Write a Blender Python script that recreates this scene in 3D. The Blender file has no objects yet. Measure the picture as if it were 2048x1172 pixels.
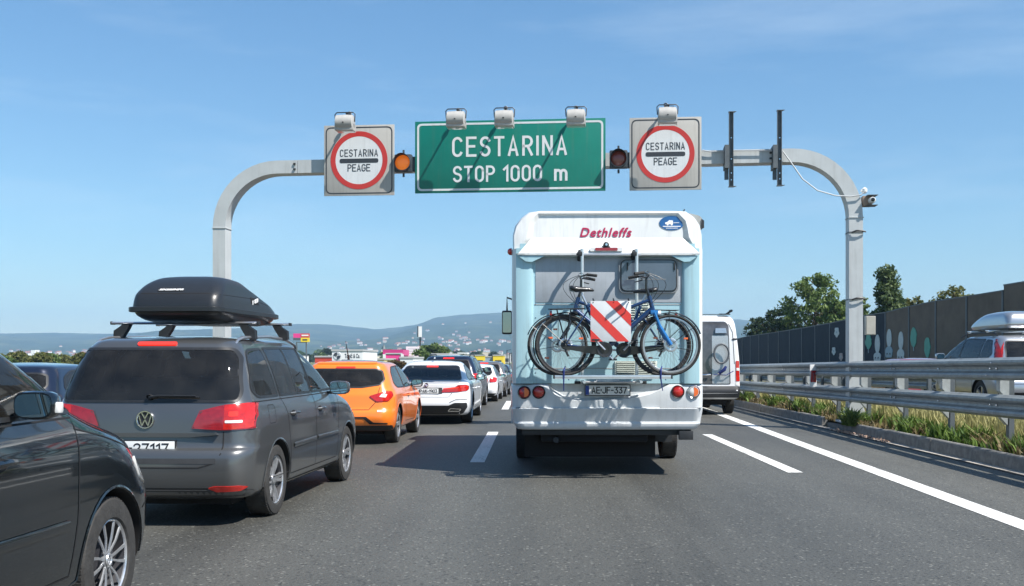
import bpy, bmesh, math, random
import numpy as np
from mathutils import Vector, Matrix
from mathutils.bvhtree import BVHTree
from mathutils.geometry import delaunay_2d_cdt
random.seed(7)
R = math.radians
S = bpy.context.scene
COL = S.collection

# ------------------------------------------------------------------ camera
# eye of a passenger 1.4 m above the road, looking straight down the carriageway (+Y)
F = 2080.0; VX = 1070.0; VY = 720.0; EYE = 1.4
cam = bpy.data.cameras.new('camera'); camo = bpy.data.objects.new('camera', cam); COL.objects.link(camo)
camo.location = (0, 0, EYE); camo.rotation_euler = (R(90), 0, 0)
cam.sensor_width = 36; cam.lens = 36*F/2048
cam.shift_x = -(VX-1024)/2048; cam.shift_y = (VY-586)/2048
cam.clip_start = 0.1; cam.clip_end = 20000
S.camera = camo

# ------------------------------------------------------------------ light
SUNV = Vector((0.63, -0.44, 1.0)).normalized()
sun = bpy.data.lights.new('sun', 'SUN'); suno = bpy.data.objects.new('sun', sun); COL.objects.link(suno)
sun.energy = 5.0; sun.angle = R(0.5); sun.color = (1.0, 0.95, 0.88)
suno.rotation_euler = SUNV.to_track_quat('Z', 'Y').to_euler()
W = bpy.data.worlds.new('World'); S.world = W; W.use_nodes = True
nt = W.node_tree; nt.nodes.clear()
sky = nt.nodes.new('ShaderNodeTexSky'); sky.sky_type = 'NISHITA'; sky.sun_disc = False
sky.sun_elevation = math.asin(SUNV.z); sky.sun_rotation = math.atan2(SUNV.x, SUNV.y)
sky.air_density = 1.0; sky.dust_density = 0.15; sky.ozone_density = 3.0; sky.altitude = 150
# faint streaks of high cirrus
tc = nt.nodes.new('ShaderNodeTexCoord')
mp = nt.nodes.new('ShaderNodeMapping'); mp.inputs['Rotation'].default_value = (0.1, 0.70, 0.1); mp.inputs['Scale'].default_value = (1.2, 1.0, 7.0)
nz = nt.nodes.new('ShaderNodeTexNoise'); nz.inputs['Scale'].default_value = 2.2; nz.inputs['Detail'].default_value = 7; nz.inputs['Roughness'].default_value = 0.62
rp = nt.nodes.new('ShaderNodeValToRGB'); rp.color_ramp.elements[0].position = 0.49; rp.color_ramp.elements[0].color = (0,0,0,1); rp.color_ramp.elements[1].position = 0.8; rp.color_ramp.elements[1].color = (1,1,1,1)
mul = nt.nodes.new('ShaderNodeMath'); mul.operation = 'MULTIPLY'; mul.inputs[1].default_value = 0.19
mx = nt.nodes.new('ShaderNodeMix'); mx.data_type = 'RGBA'; mx.inputs[7].default_value = (7.0, 7.8, 8.4, 1)
bg = nt.nodes.new('ShaderNodeBackground'); bg.inputs['Strength'].default_value = 0.085
wo = nt.nodes.new('ShaderNodeOutputWorld')
L_ = nt.links.new
L_(tc.outputs['Generated'], mp.inputs['Vector']); L_(mp.outputs[0], nz.inputs['Vector']); L_(nz.outputs[0], rp.inputs[0]); L_(rp.outputs[0], mul.inputs[0])
L_(mul.outputs[0], mx.inputs[0]); gr_ = nt.nodes.new('ShaderNodeVectorMath'); gr_.operation = 'MULTIPLY'; gr_.inputs[1].default_value = (.74, .97, 1.03); L_(sky.outputs[0], gr_.inputs[0])
# dusty summer air: the sky turns greyer towards the horizon all the way round
sz_ = nt.nodes.new('ShaderNodeSeparateXYZ'); L_(tc.outputs['Generated'], sz_.inputs[0])
hz_ = nt.nodes.new('ShaderNodeValToRGB'); he = hz_.color_ramp.elements; he[0].position = 0.0; he[0].color = (.74,.80,.77,1); he[1].position = .34; he[1].color = (.72,.98,1.06,1)
he2 = hz_.color_ramp.elements.new(.12); he2.color = (.74,.91,.93,1)
L_(sz_.outputs['Z'], hz_.inputs[0]); L_(hz_.outputs[0], gr_.inputs[1]); L_(gr_.outputs[0], mx.inputs[6]); L_(mx.outputs[2], bg.inputs['Color']); L_(bg.outputs[0], wo.inputs['Surface'])
S.view_settings.view_transform = 'Standard'; S.view_settings.look = 'None'; S.view_settings.exposure = 0.86; S.view_settings.gamma = 1.0
S.view_settings.use_curve_mapping = False
S.cycles.max_bounces = 6; S.cycles.volume_bounces = 0; S.cycles.transparent_max_bounces = 8
S.cycles.use_denoising = True

# ------------------------------------------------------------------ helpers
def at(px, py, Y):
    """world point at distance Y that the photograph shows at pixel (px, py)"""
    return Vector(((px-VX)*Y/F, Y, EYE-(py-VY)*Y/F))
def onroad(px, py, z=0.0):
    Y = F*(EYE-z)/(py-VY); return Vector(((px-VX)*Y/F, Y, z))

MATS = {}
def mat(name, col, rough=0.5, metal=0.0, coat=0.0, noise=None, bump=None, emit=None, spec=0.5, trans=0.0, streak=0.0):
    """noise=(scale, amount[, detail]) varies the colour; bump=(scale, strength)"""
    if name in MATS: return MATS[name]
    m = bpy.data.materials.new(name); m.use_nodes = True; t = m.node_tree; b = t.nodes['Principled BSDF']
    b.inputs['Base Color'].default_value = (*col, 1); b.inputs['Roughness'].default_value = rough; b.inputs['Metallic'].default_value = metal
    b.inputs['Coat Weight'].default_value = coat; b.inputs['Coat Roughness'].default_value = 0.04
    b.inputs['Specular IOR Level'].default_value = spec
    b.inputs['Transmission Weight'].default_value = trans
    if emit:
        b.inputs['Emission Color'].default_value = (*emit[0], 1); b.inputs['Emission Strength'].default_value = emit[1]
    co = t.nodes.new('ShaderNodeTexCoord')
    if noise:
        n = t.nodes.new('ShaderNodeTexNoise'); n.inputs['Scale'].default_value = noise[0]; n.inputs['Detail'].default_value = noise[2] if len(noise) > 2 else 6
        n.inputs['Roughness'].default_value = 0.6
        mr = t.nodes.new('ShaderNodeMapRange'); mr.inputs[1].default_value = 0.25; mr.inputs[2].default_value = 0.75
        mr.inputs[3].default_value = 1-noise[1]; mr.inputs[4].default_value = 1+noise[1]
        vm = t.nodes.new('ShaderNodeVectorMath'); vm.operation = 'SCALE'; vm.inputs[0].default_value = col
        t.links.new(co.outputs['Object'], n.inputs['Vector']); t.links.new(n.outputs[0], mr.inputs[0]); t.links.new(mr.outputs[0], vm.inputs['Scale'])
        t.links.new(vm.outputs[0], b.inputs['Base Color'])
    if streak:
        mp_ = t.nodes.new('ShaderNodeMapping'); mp_.inputs['Scale'].default_value = (9, 9, .55); ns = t.nodes.new('ShaderNodeTexNoise'); ns.inputs['Scale'].default_value = 1.6; ns.inputs['Detail'].default_value = 8; ns.inputs['Roughness'].default_value = .65
        rs = t.nodes.new('ShaderNodeMapRange'); rs.inputs[1].default_value = .50; rs.inputs[2].default_value = .72; rs.inputs[3].default_value = 0; rs.inputs[4].default_value = streak
        mq = t.nodes.new('ShaderNodeMix'); mq.data_type = 'RGBA'; mq.inputs[7].default_value = (.16,.145,.12,1); src = b.inputs['Base Color']
        t.links.new(co.outputs['Object'], mp_.inputs['Vector']); t.links.new(mp_.outputs[0], ns.inputs['Vector']); t.links.new(ns.outputs[0], rs.inputs[0]); t.links.new(rs.outputs[0], mq.inputs[0])
        if src.is_linked: t.links.new(src.links[0].from_socket, mq.inputs[6])
        else: mq.inputs[6].default_value = (*col, 1)
        t.links.new(mq.outputs[2], b.inputs['Base Color'])
    if bump:
        n2 = t.nodes.new('ShaderNodeTexNoise'); n2.inputs['Scale'].default_value = bump[0]; n2.inputs['Detail'].default_value = 4
        bp = t.nodes.new('ShaderNodeBump'); bp.inputs['Strength'].default_value = bump[1]; bp.inputs['Distance'].default_value = 0.01
        t.links.new(co.outputs['Object'], n2.inputs['Vector']); t.links.new(n2.outputs[0], bp.inputs['Height']); t.links.new(bp.outputs[0], b.inputs['Normal'])
    MATS[name] = m; return m

def paint(name, col, metal=0.0, rough=0.32, dirt=0.12):
    """car paint with road film: colour, clear coat, and a dusty veil that is thicker low on the body"""
    if name in MATS: return MATS[name]
    m = mat(name, col, rough, metal, 1.0)
    t = m.node_tree; b = t.nodes['Principled BSDF']
    b.inputs['Coat Roughness'].default_value = 0.03
    co = t.nodes.new('ShaderNodeTexCoord'); sp = t.nodes.new('ShaderNodeSeparateXYZ')
    n = t.nodes.new('ShaderNodeTexNoise'); n.inputs['Scale'].default_value = 5; n.inputs['Detail'].default_value = 8
    mr = t.nodes.new('ShaderNodeMapRange'); mr.inputs[1].default_value = 1.1; mr.inputs[2].default_value = 0.2; mr.inputs[3].default_value = 0.15; mr.inputs[4].default_value = 1.0
    mu = t.nodes.new('ShaderNodeMath'); mu.operation = 'MULTIPLY'; mu2 = t.nodes.new('ShaderNodeMath'); mu2.operation = 'MULTIPLY'; mu2.inputs[1].default_value = dirt*2
    mi = t.nodes.new('ShaderNodeMix'); mi.data_type = 'RGBA'; mi.inputs[6].default_value = (*col, 1); mi.inputs[7].default_value = (0.15, 0.14, 0.12, 1)
    t.links.new(co.outputs['Object'], sp.inputs[0]); t.links.new(sp.outputs['Z'], mr.inputs[0]); t.links.new(co.outputs['Object'], n.inputs['Vector'])
    t.links.new(mr.outputs[0], mu.inputs[0]); t.links.new(n.outputs[0], mu.inputs[1]); t.links.new(mu.outputs[0], mu2.inputs[0])
    t.links.new(mu2.outputs[0], mi.inputs[0]); t.links.new(mi.outputs[2], b.inputs['Base Color'])
    ma = t.nodes.new('ShaderNodeMath'); ma.operation = 'MULTIPLY_ADD'; ma.inputs[1].default_value = 0.6; ma.inputs[2].default_value = 0.03
    t.links.new(mu2.outputs[0], ma.inputs[0]); t.links.new(ma.outputs[0], b.inputs['Coat Roughness'])
    return m

def link(o, parent=None):
    COL.objects.link(o)
    if parent is not None: o.parent = parent
    return o
def tag(o, label=None, cat=None, group=None, kind=None):
    if label: o['label'] = label
    if cat: o['category'] = cat
    if group: o['group'] = group
    if kind: o['kind'] = kind
    return o
def thing(name, label, cat, loc=(0,0,0), rz=0.0, group=None):
    o = bpy.data.objects.new(name, None); COL.objects.link(o); o.location = loc; o.rotation_euler = (0,0,rz)
    o.empty_display_size = 0.1
    return tag(o, label, cat, group)
def copy_tree(o, parent=None):
    c = o.copy(); COL.objects.link(c); c.parent = parent
    for ch in o.children: copy_tree(ch, c)
    return c

class MB:
    """collects simple shapes and links them as one mesh object"""
    def __init__(s): s.v = []; s.f = []; s.m = []; s.mi = 0
    def add(s, vs, fs):
        b = len(s.v); s.v += [tuple(v) for v in vs]; s.f += [tuple(b+i for i in f) for f in fs]; s.m += [s.mi]*len(fs); return s
    def box(s, c, d, M=None, bev=0.0):
        x, y, z = d[0]/2, d[1]/2, d[2]/2
        if bev > 0:
            bm = bmesh.new(); bmesh.ops.create_cube(bm, size=1)
            for v in bm.verts: v.co = Vector((v.co.x*d[0], v.co.y*d[1], v.co.z*d[2]))
            bmesh.ops.bevel(bm, geom=list(bm.edges), offset=bev, segments=2, affect='EDGES', profile=0.6)
            vs = [v.co.copy() for v in bm.verts]; fs = [[v.index for v in f.verts] for f in bm.faces]; bm.free()
        else:
            vs = [Vector((a*x, b*y, g*z)) for g in (-1,1) for b in (-1,1) for a in (-1,1)]
            fs = [(0,2,3,1),(4,5,7,6),(0,1,5,4),(2,6,7,3),(0,4,6,2),(1,3,7,5)]
        if M is not None: vs = [M @ v for v in vs]
        return s.add([v+Vector(c) for v in vs], fs)
    def bb(s, x0, x1, y0, y1, z0, z1, bev=0.0):
        return s.box(((x0+x1)/2, (y0+y1)/2, (z0+z1)/2), (x1-x0, y1-y0, z1-z0), None, bev)
    def tube(s, pts, r, n=8, closed=False, cap=True, flat=1.0):
        pts = [Vector(p) for p in pts]; rs = r if isinstance(r, (list, tuple)) else [r]*len(pts)
        N = len(pts); vs = []; prev = None
        for i, p in enumerate(pts):
            if closed: t = (pts[(i+1) % N]-pts[i-1])
            else: t = pts[min(i+1, N-1)]-pts[max(i-1, 0)]
            t.normalize()
            if prev is None:
                a = Vector((0,0,1)) if abs(t.z) < 0.9 else Vector((1,0,0)); u = t.cross(a).normalized()
            else:
                u = prev-t*prev.dot(t); u = u.normalized() if u.length > 1e-6 else t.orthogonal().normalized()
            prev = u; w = t.cross(u)
            for k in range(n):
                a = 2*math.pi*k/n; vs.append(p+(u*math.cos(a)+w*math.sin(a)*flat)*rs[i])
        fs = []
        for i in range(N if closed else N-1):
            j = (i+1) % N
            for k in range(n): fs.append((i*n+k, i*n+(k+1) % n, j*n+(k+1) % n, j*n+k))
        if cap and not closed: fs.append(tuple(range(n))[::-1]); fs.append(tuple((N-1)*n+k for k in range(n)))
        return s.add(vs, fs)
    def lathe(s, prof, axis='x', c=(0,0,0), n=32, closed=False):
        """prof: list of (along, radius)"""
        vs = []; c = Vector(c)
        for (h, r) in prof:
            for k in range(n):
                a = 2*math.pi*k/n; u, w = r*math.cos(a), r*math.sin(a)
                vs.append(c+Vector({'x': (h,u,w), 'y': (u,h,w), 'z': (u,w,h)}[axis]))
        fs = []; P = len(prof)
        for i in range(P if closed else P-1):
            j = (i+1) % P
            for k in range(n): fs.append((i*n+k, i*n+(k+1) % n, j*n+(k+1) % n, j*n+k))
        return s.add(vs, fs)
    def prism(s, poly, y0, y1, plane='xz'):
        """extrude polygon: plane xz -> along y, yz -> along x, xy -> along z"""
        n = len(poly); f = {'xz': lambda a,b,h:(a,h,b), 'yz': lambda a,b,h:(h,a,b), 'xy': lambda a,b,h:(a,b,h)}[plane]
        vs = [f(a,b,y0) for a,b in poly]+[f(a,b,y1) for a,b in poly]
        fs = [tuple(range(n)), tuple(range(2*n-1, n-1, -1))]+[(i, (i+1) % n, n+(i+1) % n, n+i) for i in range(n)]
        return s.add(vs, fs)
    def mesh(s, name, mats, smooth=35, fix=True):
        me = bpy.data.meshes.new(name); me.from_pydata(s.v, [], s.f)
        mats = mats if isinstance(mats, (list, tuple)) else [mats]
        for m in mats: me.materials.append(m)
        if len(mats) > 1: me.polygons.foreach_set('material_index', s.m)
        if fix:
            bm = bmesh.new(); bm.from_mesh(me); bmesh.ops.recalc_face_normals(bm, faces=bm.faces); bm.to_mesh(me); bm.free()
        if smooth:
            me.polygons.foreach_set('use_smooth', [True]*len(me.polygons)); me.set_sharp_from_angle(angle=R(smooth))
        me.update(); return me
    def build(s, name, mats, parent=None, smooth=35, fix=True):
        o = bpy.data.objects.new(name, s.mesh(name, mats, smooth, fix)); return link(o, parent)

def obj(name, me, parent=None, loc=(0,0,0), rot=(0,0,0)):
    o = bpy.data.objects.new(name, me); link(o, parent); o.location = loc; o.rotation_euler = rot; return o

def rounded(poly, r, n=4):
    """round the corners of a polygon; r a number or one per corner"""
    P = [Vector(p) for p in poly]; out = []; N = len(P)
    for i in range(N):
        a, b, c = P[i-1], P[i], P[(i+1) % N]; rr = r[i] if isinstance(r, (list, tuple)) else r
        if rr <= 0: out.append(tuple(b)); continue
        u = (a-b); w = (c-b); d = min(rr, u.length*.48, w.length*.48); u.normalize(); w.normalize()
        p0, p2 = b+u*d, b+w*d
        for k in range(n+1):
            t = k/n; out.append(tuple(p0*(1-t)**2+b*2*t*(1-t)+p2*t*t))
    return out
def ell(cx, cy, rx, ry, n=24): return [(cx+rx*math.cos(2*math.pi*k/n), cy+ry*math.sin(2*math.pi*k/n)) for k in range(n)]

def text_mesh(txt, w, h, depth=0.004, bold=0.0, shear=0.0, space=1.0):
    """letters in the xz plane facing -y, centred, scaled to exactly w x h"""
    cu = bpy.data.curves.new('lettering', 'FONT'); cu.body = txt; cu.size = 1; cu.offset = bold; cu.shear = shear; cu.space_character = space
    cu.resolution_u = 3
    o = bpy.data.objects.new('lettering', cu); COL.objects.link(o); bpy.context.view_layer.update()
    me = bpy.data.meshes.new_from_object(o); bpy.data.objects.remove(o); bpy.data.curves.remove(cu)
    co = np.array([v.co[:] for v in me.vertices]); mn, mxx = co.min(0), co.max(0)
    fs = [tuple(p.vertices) for p in me.polygons]; bpy.data.meshes.remove(me)
    x = (co[:,0]-(mn[0]+mxx[0])/2)/(mxx[0]-mn[0])*w; z = (co[:,1]-(mn[1]+mxx[1])/2)/(mxx[1]-mn[1])*h
    mb = MB(); n = len(x)
    mb.add([(x[i], -depth, z[i]) for i in range(n)], fs)
    ed = {}
    for f in fs:
        for i in range(len(f)):
            e = (f[i], f[(i+1) % len(f)]); k = tuple(sorted(e)); ed[k] = None if k in ed else e
    be = [e for e in ed.values() if e]
    if len(be) < 3000:
        b = len(mb.v); mb.v += [(x[i], 0.0, z[i]) for i in range(n)]
        for a, c in be: mb.f.append((c, a, b+a, b+c)); mb.m.append(0)
    return mb
def _arc(cx, cy, rx, ry, a0, a1, n=8): return [(cx+rx*math.cos(R(a0+(a1-a0)*k/n)), cy+ry*math.sin(R(a0+(a1-a0)*k/n))) for k in range(n+1)]
def glyph(c, w=.56):
    """narrow road-sign letters as centre lines in a box w x 1"""
    r = w/2; q = r*.95
    top = lambda a0=0, a1=180: _arc(r, 1-q, r, q, a0, a1)
    bot = lambda a0=180, a1=360: _arc(r, q, r, q, a0, a1)
    G = {
     'C': [top(25,180)+bot(180,335)], 'O': [top(0,180)+bot(180,360)+[(w,1-q)]], '0': [top(0,180)+bot(180,360)+[(w,1-q)]],
     'E': [[(w,1),(0,1),(0,0),(w,0)], [(0,.52),(w*.85,.52)]], 'F': [[(w,1),(0,1),(0,0)], [(0,.52),(w*.85,.52)]],
     'S': [_arc(r,.75,r,.25,20,180)+_arc(r,.75,r,.23,180,250)+_arc(r,.25,r,.25,70,0)+_arc(r,.25,r,.25,0,-160)],
     'T': [[(0,1),(w,1)], [(r,1),(r,0)]], 'A': [[(0,0),(r,1),(w,0)], [(w*.17,.28),(w*.83,.28)]],
     'R': [[(0,0),(0,1)]+_arc(w*.5,.74,w*.5,.26,90,-90)+[(0,.48)], [(w*.5,.48),(w,0)]], 'P': [[(0,0),(0,1)]+_arc(w*.5,.74,w*.5,.26,90,-90)+[(0,.48)]],
     'I': [[(0,0),(0,1)]], 'N': [[(0,0),(0,1)],[(w,0),(w,1)],[(.02,.98),(w-.02,.02)]], 'G': [top(25,180)+bot(180,360)+[(w,.47),(w*.6,.47)]],
     '1': [[(0,.78),(w*.48,1),(w*.48,0)]], '2': [_arc(r,.74,r,.26,170,-10)+[(w*.85,.52),(0,0),(w,0)]], '7': [[(0,1),(w,1),(w*.32,0)]],
     '3': [[(0,1),(w,1),(w*.48,.60)]+_arc(r,.29,r,.29,80,-155)], '9': [_arc(r,.72,r,.28,0,360,14)+_arc(r,.45,r,.45,0,-70,5)],
     'J': [[(w,1),(w,.26)]+_arc(r,.26,r,.26,0,-160)], 'H': [[(0,0),(0,1)],[(w,0),(w,1)],[(0,.5),(w,.5)]], 'K': [[(0,0),(0,1)],[(w,1),(0,.42)],[(w*.35,.62),(w,0)]],
     'm': [[(0,0),(0,.68)], [(0,.45)]+_arc(w*.35,.45,w*.35,.22,180,0)+[(w*.7,0)], [(w*.7,.45)]+_arc(w*1.05,.45,w*.35,.22,180,0)+[(w*1.4,0)]],
     '-': [[(0,.48),(w*.6,.48)]], '.': [[(0,.40),(0,.62)]],
    }
    return G[c], {'I': 0, '1': w*.5, 'm': w*1.4, '-': w*.6, '.': .02, 'T': w, 'A': w*1.05}.get(c, w)
def sign_text(txt, w, h, m, parent, loc, stroke=.14, gap=.24, depth=.003, rot=(0,0,0)):
    """stroke lettering scaled to w x h, facing -y, one prism strip per stroke"""
    x = 0; L = []
    for c in txt:
        if c == ' ': x += .5; continue
        g, a = glyph(c); L += [[(px+x, pz) for px, pz in l] for l in g]; x += a+gap
    W0 = x-gap; sx = (w-stroke*h)/W0; sz = h*(1-stroke); mb = MB(); t = stroke*h/2; lay = 0
    for l in L:
        P = [Vector((a*sx-(W0*sx)/2, b*sz-sz/2)) for a, b in l]
        Q = [P[0]]
        for p in P[1:]:
            if (p-Q[-1]).length > 1e-5: Q.append(p)
        n = len(Q); A = []; B = []
        for i in range(n):
            d0 = (Q[i]-Q[i-1]).normalized() if i else None; d1 = (Q[i+1]-Q[i]).normalized() if i < n-1 else None
            if d0 is None: d = d1; k = 1
            elif d1 is None: d = d0; k = 1
            else: d = (d0+d1).normalized() if (d0+d1).length > 1e-3 else d0; k = min(1/max(.35, d.dot(d0)), 2.2)
            e = Q[i]-(d*t*.0); nn = Vector((-d.y, d.x)); A.append(e+nn*t*k); B.append(e-nn*t*k)
        e0 = (Q[1]-Q[0]).normalized()*t*.9; e1 = (Q[-1]-Q[-2]).normalized()*t*.9; A[0] -= e0; B[0] -= e0; A[-1] += e1; B[-1] += e1
        y = -depth-lay*.0003; lay = (lay+1) % 3
        V = [(p.x, y, p.y) for p in A]+[(p.x, y, p.y) for p in B]+[(p.x, 0, p.y) for p in A]+[(p.x, 0, p.y) for p in B]
        fs = []
        for i in range(n-1): fs += [(i, i+1, n+i+1, n+i), (i, 2*n+i, 2*n+i+1, i+1), (n+i, n+i+1, 3*n+i+1, 3*n+i)]
        fs += [(0, n, 3*n, 2*n), (n-1, 3*n-1, 4*n-1, 2*n-1)]
        mb.add(V, fs)
    o = mb.build('lettering', m, parent, 0, False); o.location = loc; o.rotation_euler = rot; o['kind'] = 'stuff'; return o
def text(txt, w, h, m, parent, loc, rot=(0,0,0), **k):
    o = text_mesh(txt, w, h, **k).build('lettering', m, parent, smooth=0, fix=False); o.location = loc; o.rotation_euler = rot; return o

# ------------------------------------------------------------------ shared materials
M_black = mat('black_plastic', (0.015,0.016,0.018), 0.45, noise=(30,.3))
M_rubber = mat('tyre_rubber', (0.028,0.027,0.026), 0.8, noise=(18,.35), bump=(60,.4))
M_under = mat('underbody', (0.006,0.006,0.007), 0.9)
def glassmat(name, tint, dust=.04):
    m = bpy.data.materials.new(name); m.use_nodes = True; t = m.node_tree; t.nodes.clear(); N = t.nodes.new
    tr = N('ShaderNodeBsdfTransparent'); tr.inputs[0].default_value = (*tint, 1); gl = N('ShaderNodeBsdfGlossy'); gl.inputs['Roughness'].default_value = .02
    fr = N('ShaderNodeFresnel'); fr.inputs[0].default_value = 1.55; mx_ = N('ShaderNodeMixShader'); df = N('ShaderNodeBsdfDiffuse'); df.inputs[0].default_value = (.32,.30,.27,1)
    co = N('ShaderNodeTexCoord'); n = N('ShaderNodeTexNoise'); n.inputs['Scale'].default_value = 6; n.inputs['Detail'].default_value = 8
    k = N('ShaderNodeMath'); k.operation = 'MULTIPLY'; k.inputs[1].default_value = dust*2; m2 = N('ShaderNodeMixShader'); o = N('ShaderNodeOutputMaterial')
    t.links.new(co.outputs['Object'], n.inputs['Vector']); t.links.new(n.outputs[0], k.inputs[0]); t.links.new(k.outputs[0], m2.inputs[0])
    t.links.new(fr.outputs[0], mx_.inputs[0]); t.links.new(tr.outputs[0], mx_.inputs[1]); t.links.new(gl.outputs[0], mx_.inputs[2])
    t.links.new(mx_.outputs[0], m2.inputs[1]); t.links.new(df.outputs[0], m2.inputs[2]); t.links.new(m2.outputs[0], o.inputs[0]); return m
M_see = glassmat('privacy_glass', (.24,.28,.29)); M_seeclear = glassmat('clear_glass', (.55,.66,.64), .03)
M_glass = mat('tinted_glass', (0.008,0.010,0.012), 0.03, spec=0.75, noise=(3,.5))
M_glass_pale = mat('clear_car_glass', (0.05,0.075,0.085), 0.03, spec=0.9, noise=(2.5,.6))
M_chrome = mat('chrome', (0.75,0.76,0.78), 0.12, 1.0)
M_alu = mat('brushed_aluminium', (0.62,0.63,0.65), 0.32, 0.9, noise=(20,.1))
M_rim = mat('alloy_rim', (0.55,0.56,0.58), 0.3, 0.8, noise=(20,.2))
M_rimdark = mat('rim_dark', (0.03,0.03,0.035), 0.5)
M_red = mat('red_lamp_lens', (0.46,0.014,0.008), 0.12, coat=1.0, noise=(25,.25))
M_redlit = mat('lit_brake_lamp', (0.7,0.02,0.02), 0.2, emit=((1.0,0.04,0.02), .7))
M_reddark = mat('dark_red_lens', (0.28,0.01,0.015), 0.15, coat=1.0)
M_amber = mat('amber_lens', (0.75,0.14,0.03), 0.15, coat=1.0)
M_clear = mat('clear_lamp_lens', (0.7,0.7,0.68), 0.1, coat=1.0)
M_seam = mat('panel_gap', (0.004,0.004,0.005), 0.8)
M_plate = mat('plate_white', (0.72,0.73,0.72), 0.4)
M_ink = mat('plate_ink', (0.012,0.014,0.02), 0.5)
M_blueband = mat('plate_blue', (0.01,0.05,0.3), 0.4)
M_mirror = mat('mirror_glass', (0.55,0.72,0.75), 0.03, 1.0)
# ------------------------------------------------------------------ vehicles
def pchip(K, sub):
    """smooth monotone interpolation of key rows"""
    K = np.array(K, float); n = len(K); d = np.diff(K, axis=0); m = np.zeros_like(K)
    for i in range(1, n-1):
        a, b = d[i-1], d[i]; s = (a*b) > 0
        m[i] = np.where(s, 2*a*b/np.where(s, a+b, 1), 0)
    m[0] = d[0]; m[-1] = d[-1]; out = []
    for i in range(n-1):
        for k in range(sub):
            t = k/sub; h00 = 2*t**3-3*t**2+1; h10 = t**3-2*t**2+t; h01 = -2*t**3+3*t**2; h11 = t**3-t**2
            out.append(h00*K[i]+h10*m[i]+h01*K[i+1]+h11*m[i+1])
    out.append(K[-1]); return out

# ring row: z, y_rear, y_front, half width, rear corner (rx, ry), front corner (rx, ry), bow rear, bow front, z drop at front
def ring_pts(r, ns=22):
    z, yr, yf, w, rxr, ryr, rxf, ryf, br, bf, dz = r
    P = []
    for k in range(6): x = (w-rxr)*k/6; P.append((x, yr+br*(x/w)**2))
    xc = w-rxr; y0 = yr+br*(xc/w)**2
    for k in range(8):
        a = k/8*math.pi/2; P.append((xc+rxr*math.sin(a), y0+ryr*(1-math.cos(a))))
    ya = y0+ryr; xf = w-rxf; y1 = yf-bf*(xf/w)**2; yb = y1-ryf
    for k in range(ns):
        t = k/(ns-1); P.append((w*(1+0.012*(1-(2*t-1)**2)), ya+(yb-ya)*t))
    for k in range(1, 9):
        a = k/8*math.pi/2; P.append((xf+rxf*math.cos(a), yb+ryf*math.sin(a)))
    for k in range(1, 7): x = xf*(1-k/6); P.append((x, yf-bf*(x/w)**2))
    out = []
    for x, y in P:
        t = (y-yr)/max(yf-yr, 1e-3); out.append((x, y, z-dz*max(0, t)**2))
    return out
def body_mesh(rows, sub=3, crown=0.03, arches=(), aw=0.3, mats=None):
    R_ = pchip(rows, sub); V = []; Fc = []; last = R_[-1]
    rings = [ring_pts(r) for r in R_]
    H = len(rings[0]); N = 2*H-2
    full = []
    for P in rings: full.append(P+[(-x, y, z) for (x, y, z) in P[-2:0:-1]])
    top = full[-1]; yc = (last[1]+last[2])/2
    for s in (0.93, 0.8, 0.62, 0.42, 0.22, 0.08):
        full.append([(x*s, yc+(y-yc)*s, z+crown*(1-s*s)) for (x, y, z) in top])
    for P in full: V += P
    n = len(full)
    for i in range(n-1):
        for k in range(N): Fc.append((i*N+k, i*N+(k+1) % N, (i+1)*N+(k+1) % N, (i+1)*N+k))
    c0 = len(V); b0 = full[0]; V.append((0, (rows[0][1]+rows[0][2])/2, rows[0][0])); c1 = len(V); V.append((0, yc, top[0][2]+crown))
    # keep the crown level with the last ring
    V[c1] = (0, yc, np.mean([p[2] for p in full[-1]])+crown*0.01)
    for k in range(N): Fc.append((c0, (k+1) % N, k)); Fc.append((c1, (n-1)*N+k, (n-1)*N+(k+1) % N))
    mb = MB(); mb.add(V, Fc); me = mb.mesh('body', mats or [M_black], smooth=0)
    if arches:
        o = bpy.data.objects.new('tmp', me); COL.objects.link(o)
        me.materials.clear()
        for m_ in mats: me.materials.append(m_)
        cb = MB(); cb.mi = 1
        W_ = max(r[3] for r in rows)
        for (y, z, rr) in arches:
            for sx in (-1, 1):
                x0, x1 = sx*(W_-aw), sx*(W_+0.3)
                pr = [(y+rr*math.cos(2*math.pi*k/40), z+rr*math.sin(2*math.pi*k/40)) for k in range(40)]
                cb.prism(pr, x0, x1, 'yz')
        cm = cb.mesh('cut', [mats[0], mats[1]], smooth=0); co = bpy.data.objects.new('cut', cm); COL.objects.link(co)
        md = o.modifiers.new('b', 'BOOLEAN'); md.operation = 'DIFFERENCE'; md.object = co; md.solver = 'EXACT'
        bpy.context.view_layer.update(); dg = bpy.context.evaluated_depsgraph_get()
        me2 = bpy.data.meshes.new_from_object(o.evaluated_get(dg))
        bpy.data.objects.remove(o); bpy.data.objects.remove(co); me = me2; me.name = 'body'
    me.polygons.foreach_set('use_smooth', [True]*len(me.polygons)); me.set_sharp_from_angle(angle=R(38))
    return me

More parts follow.
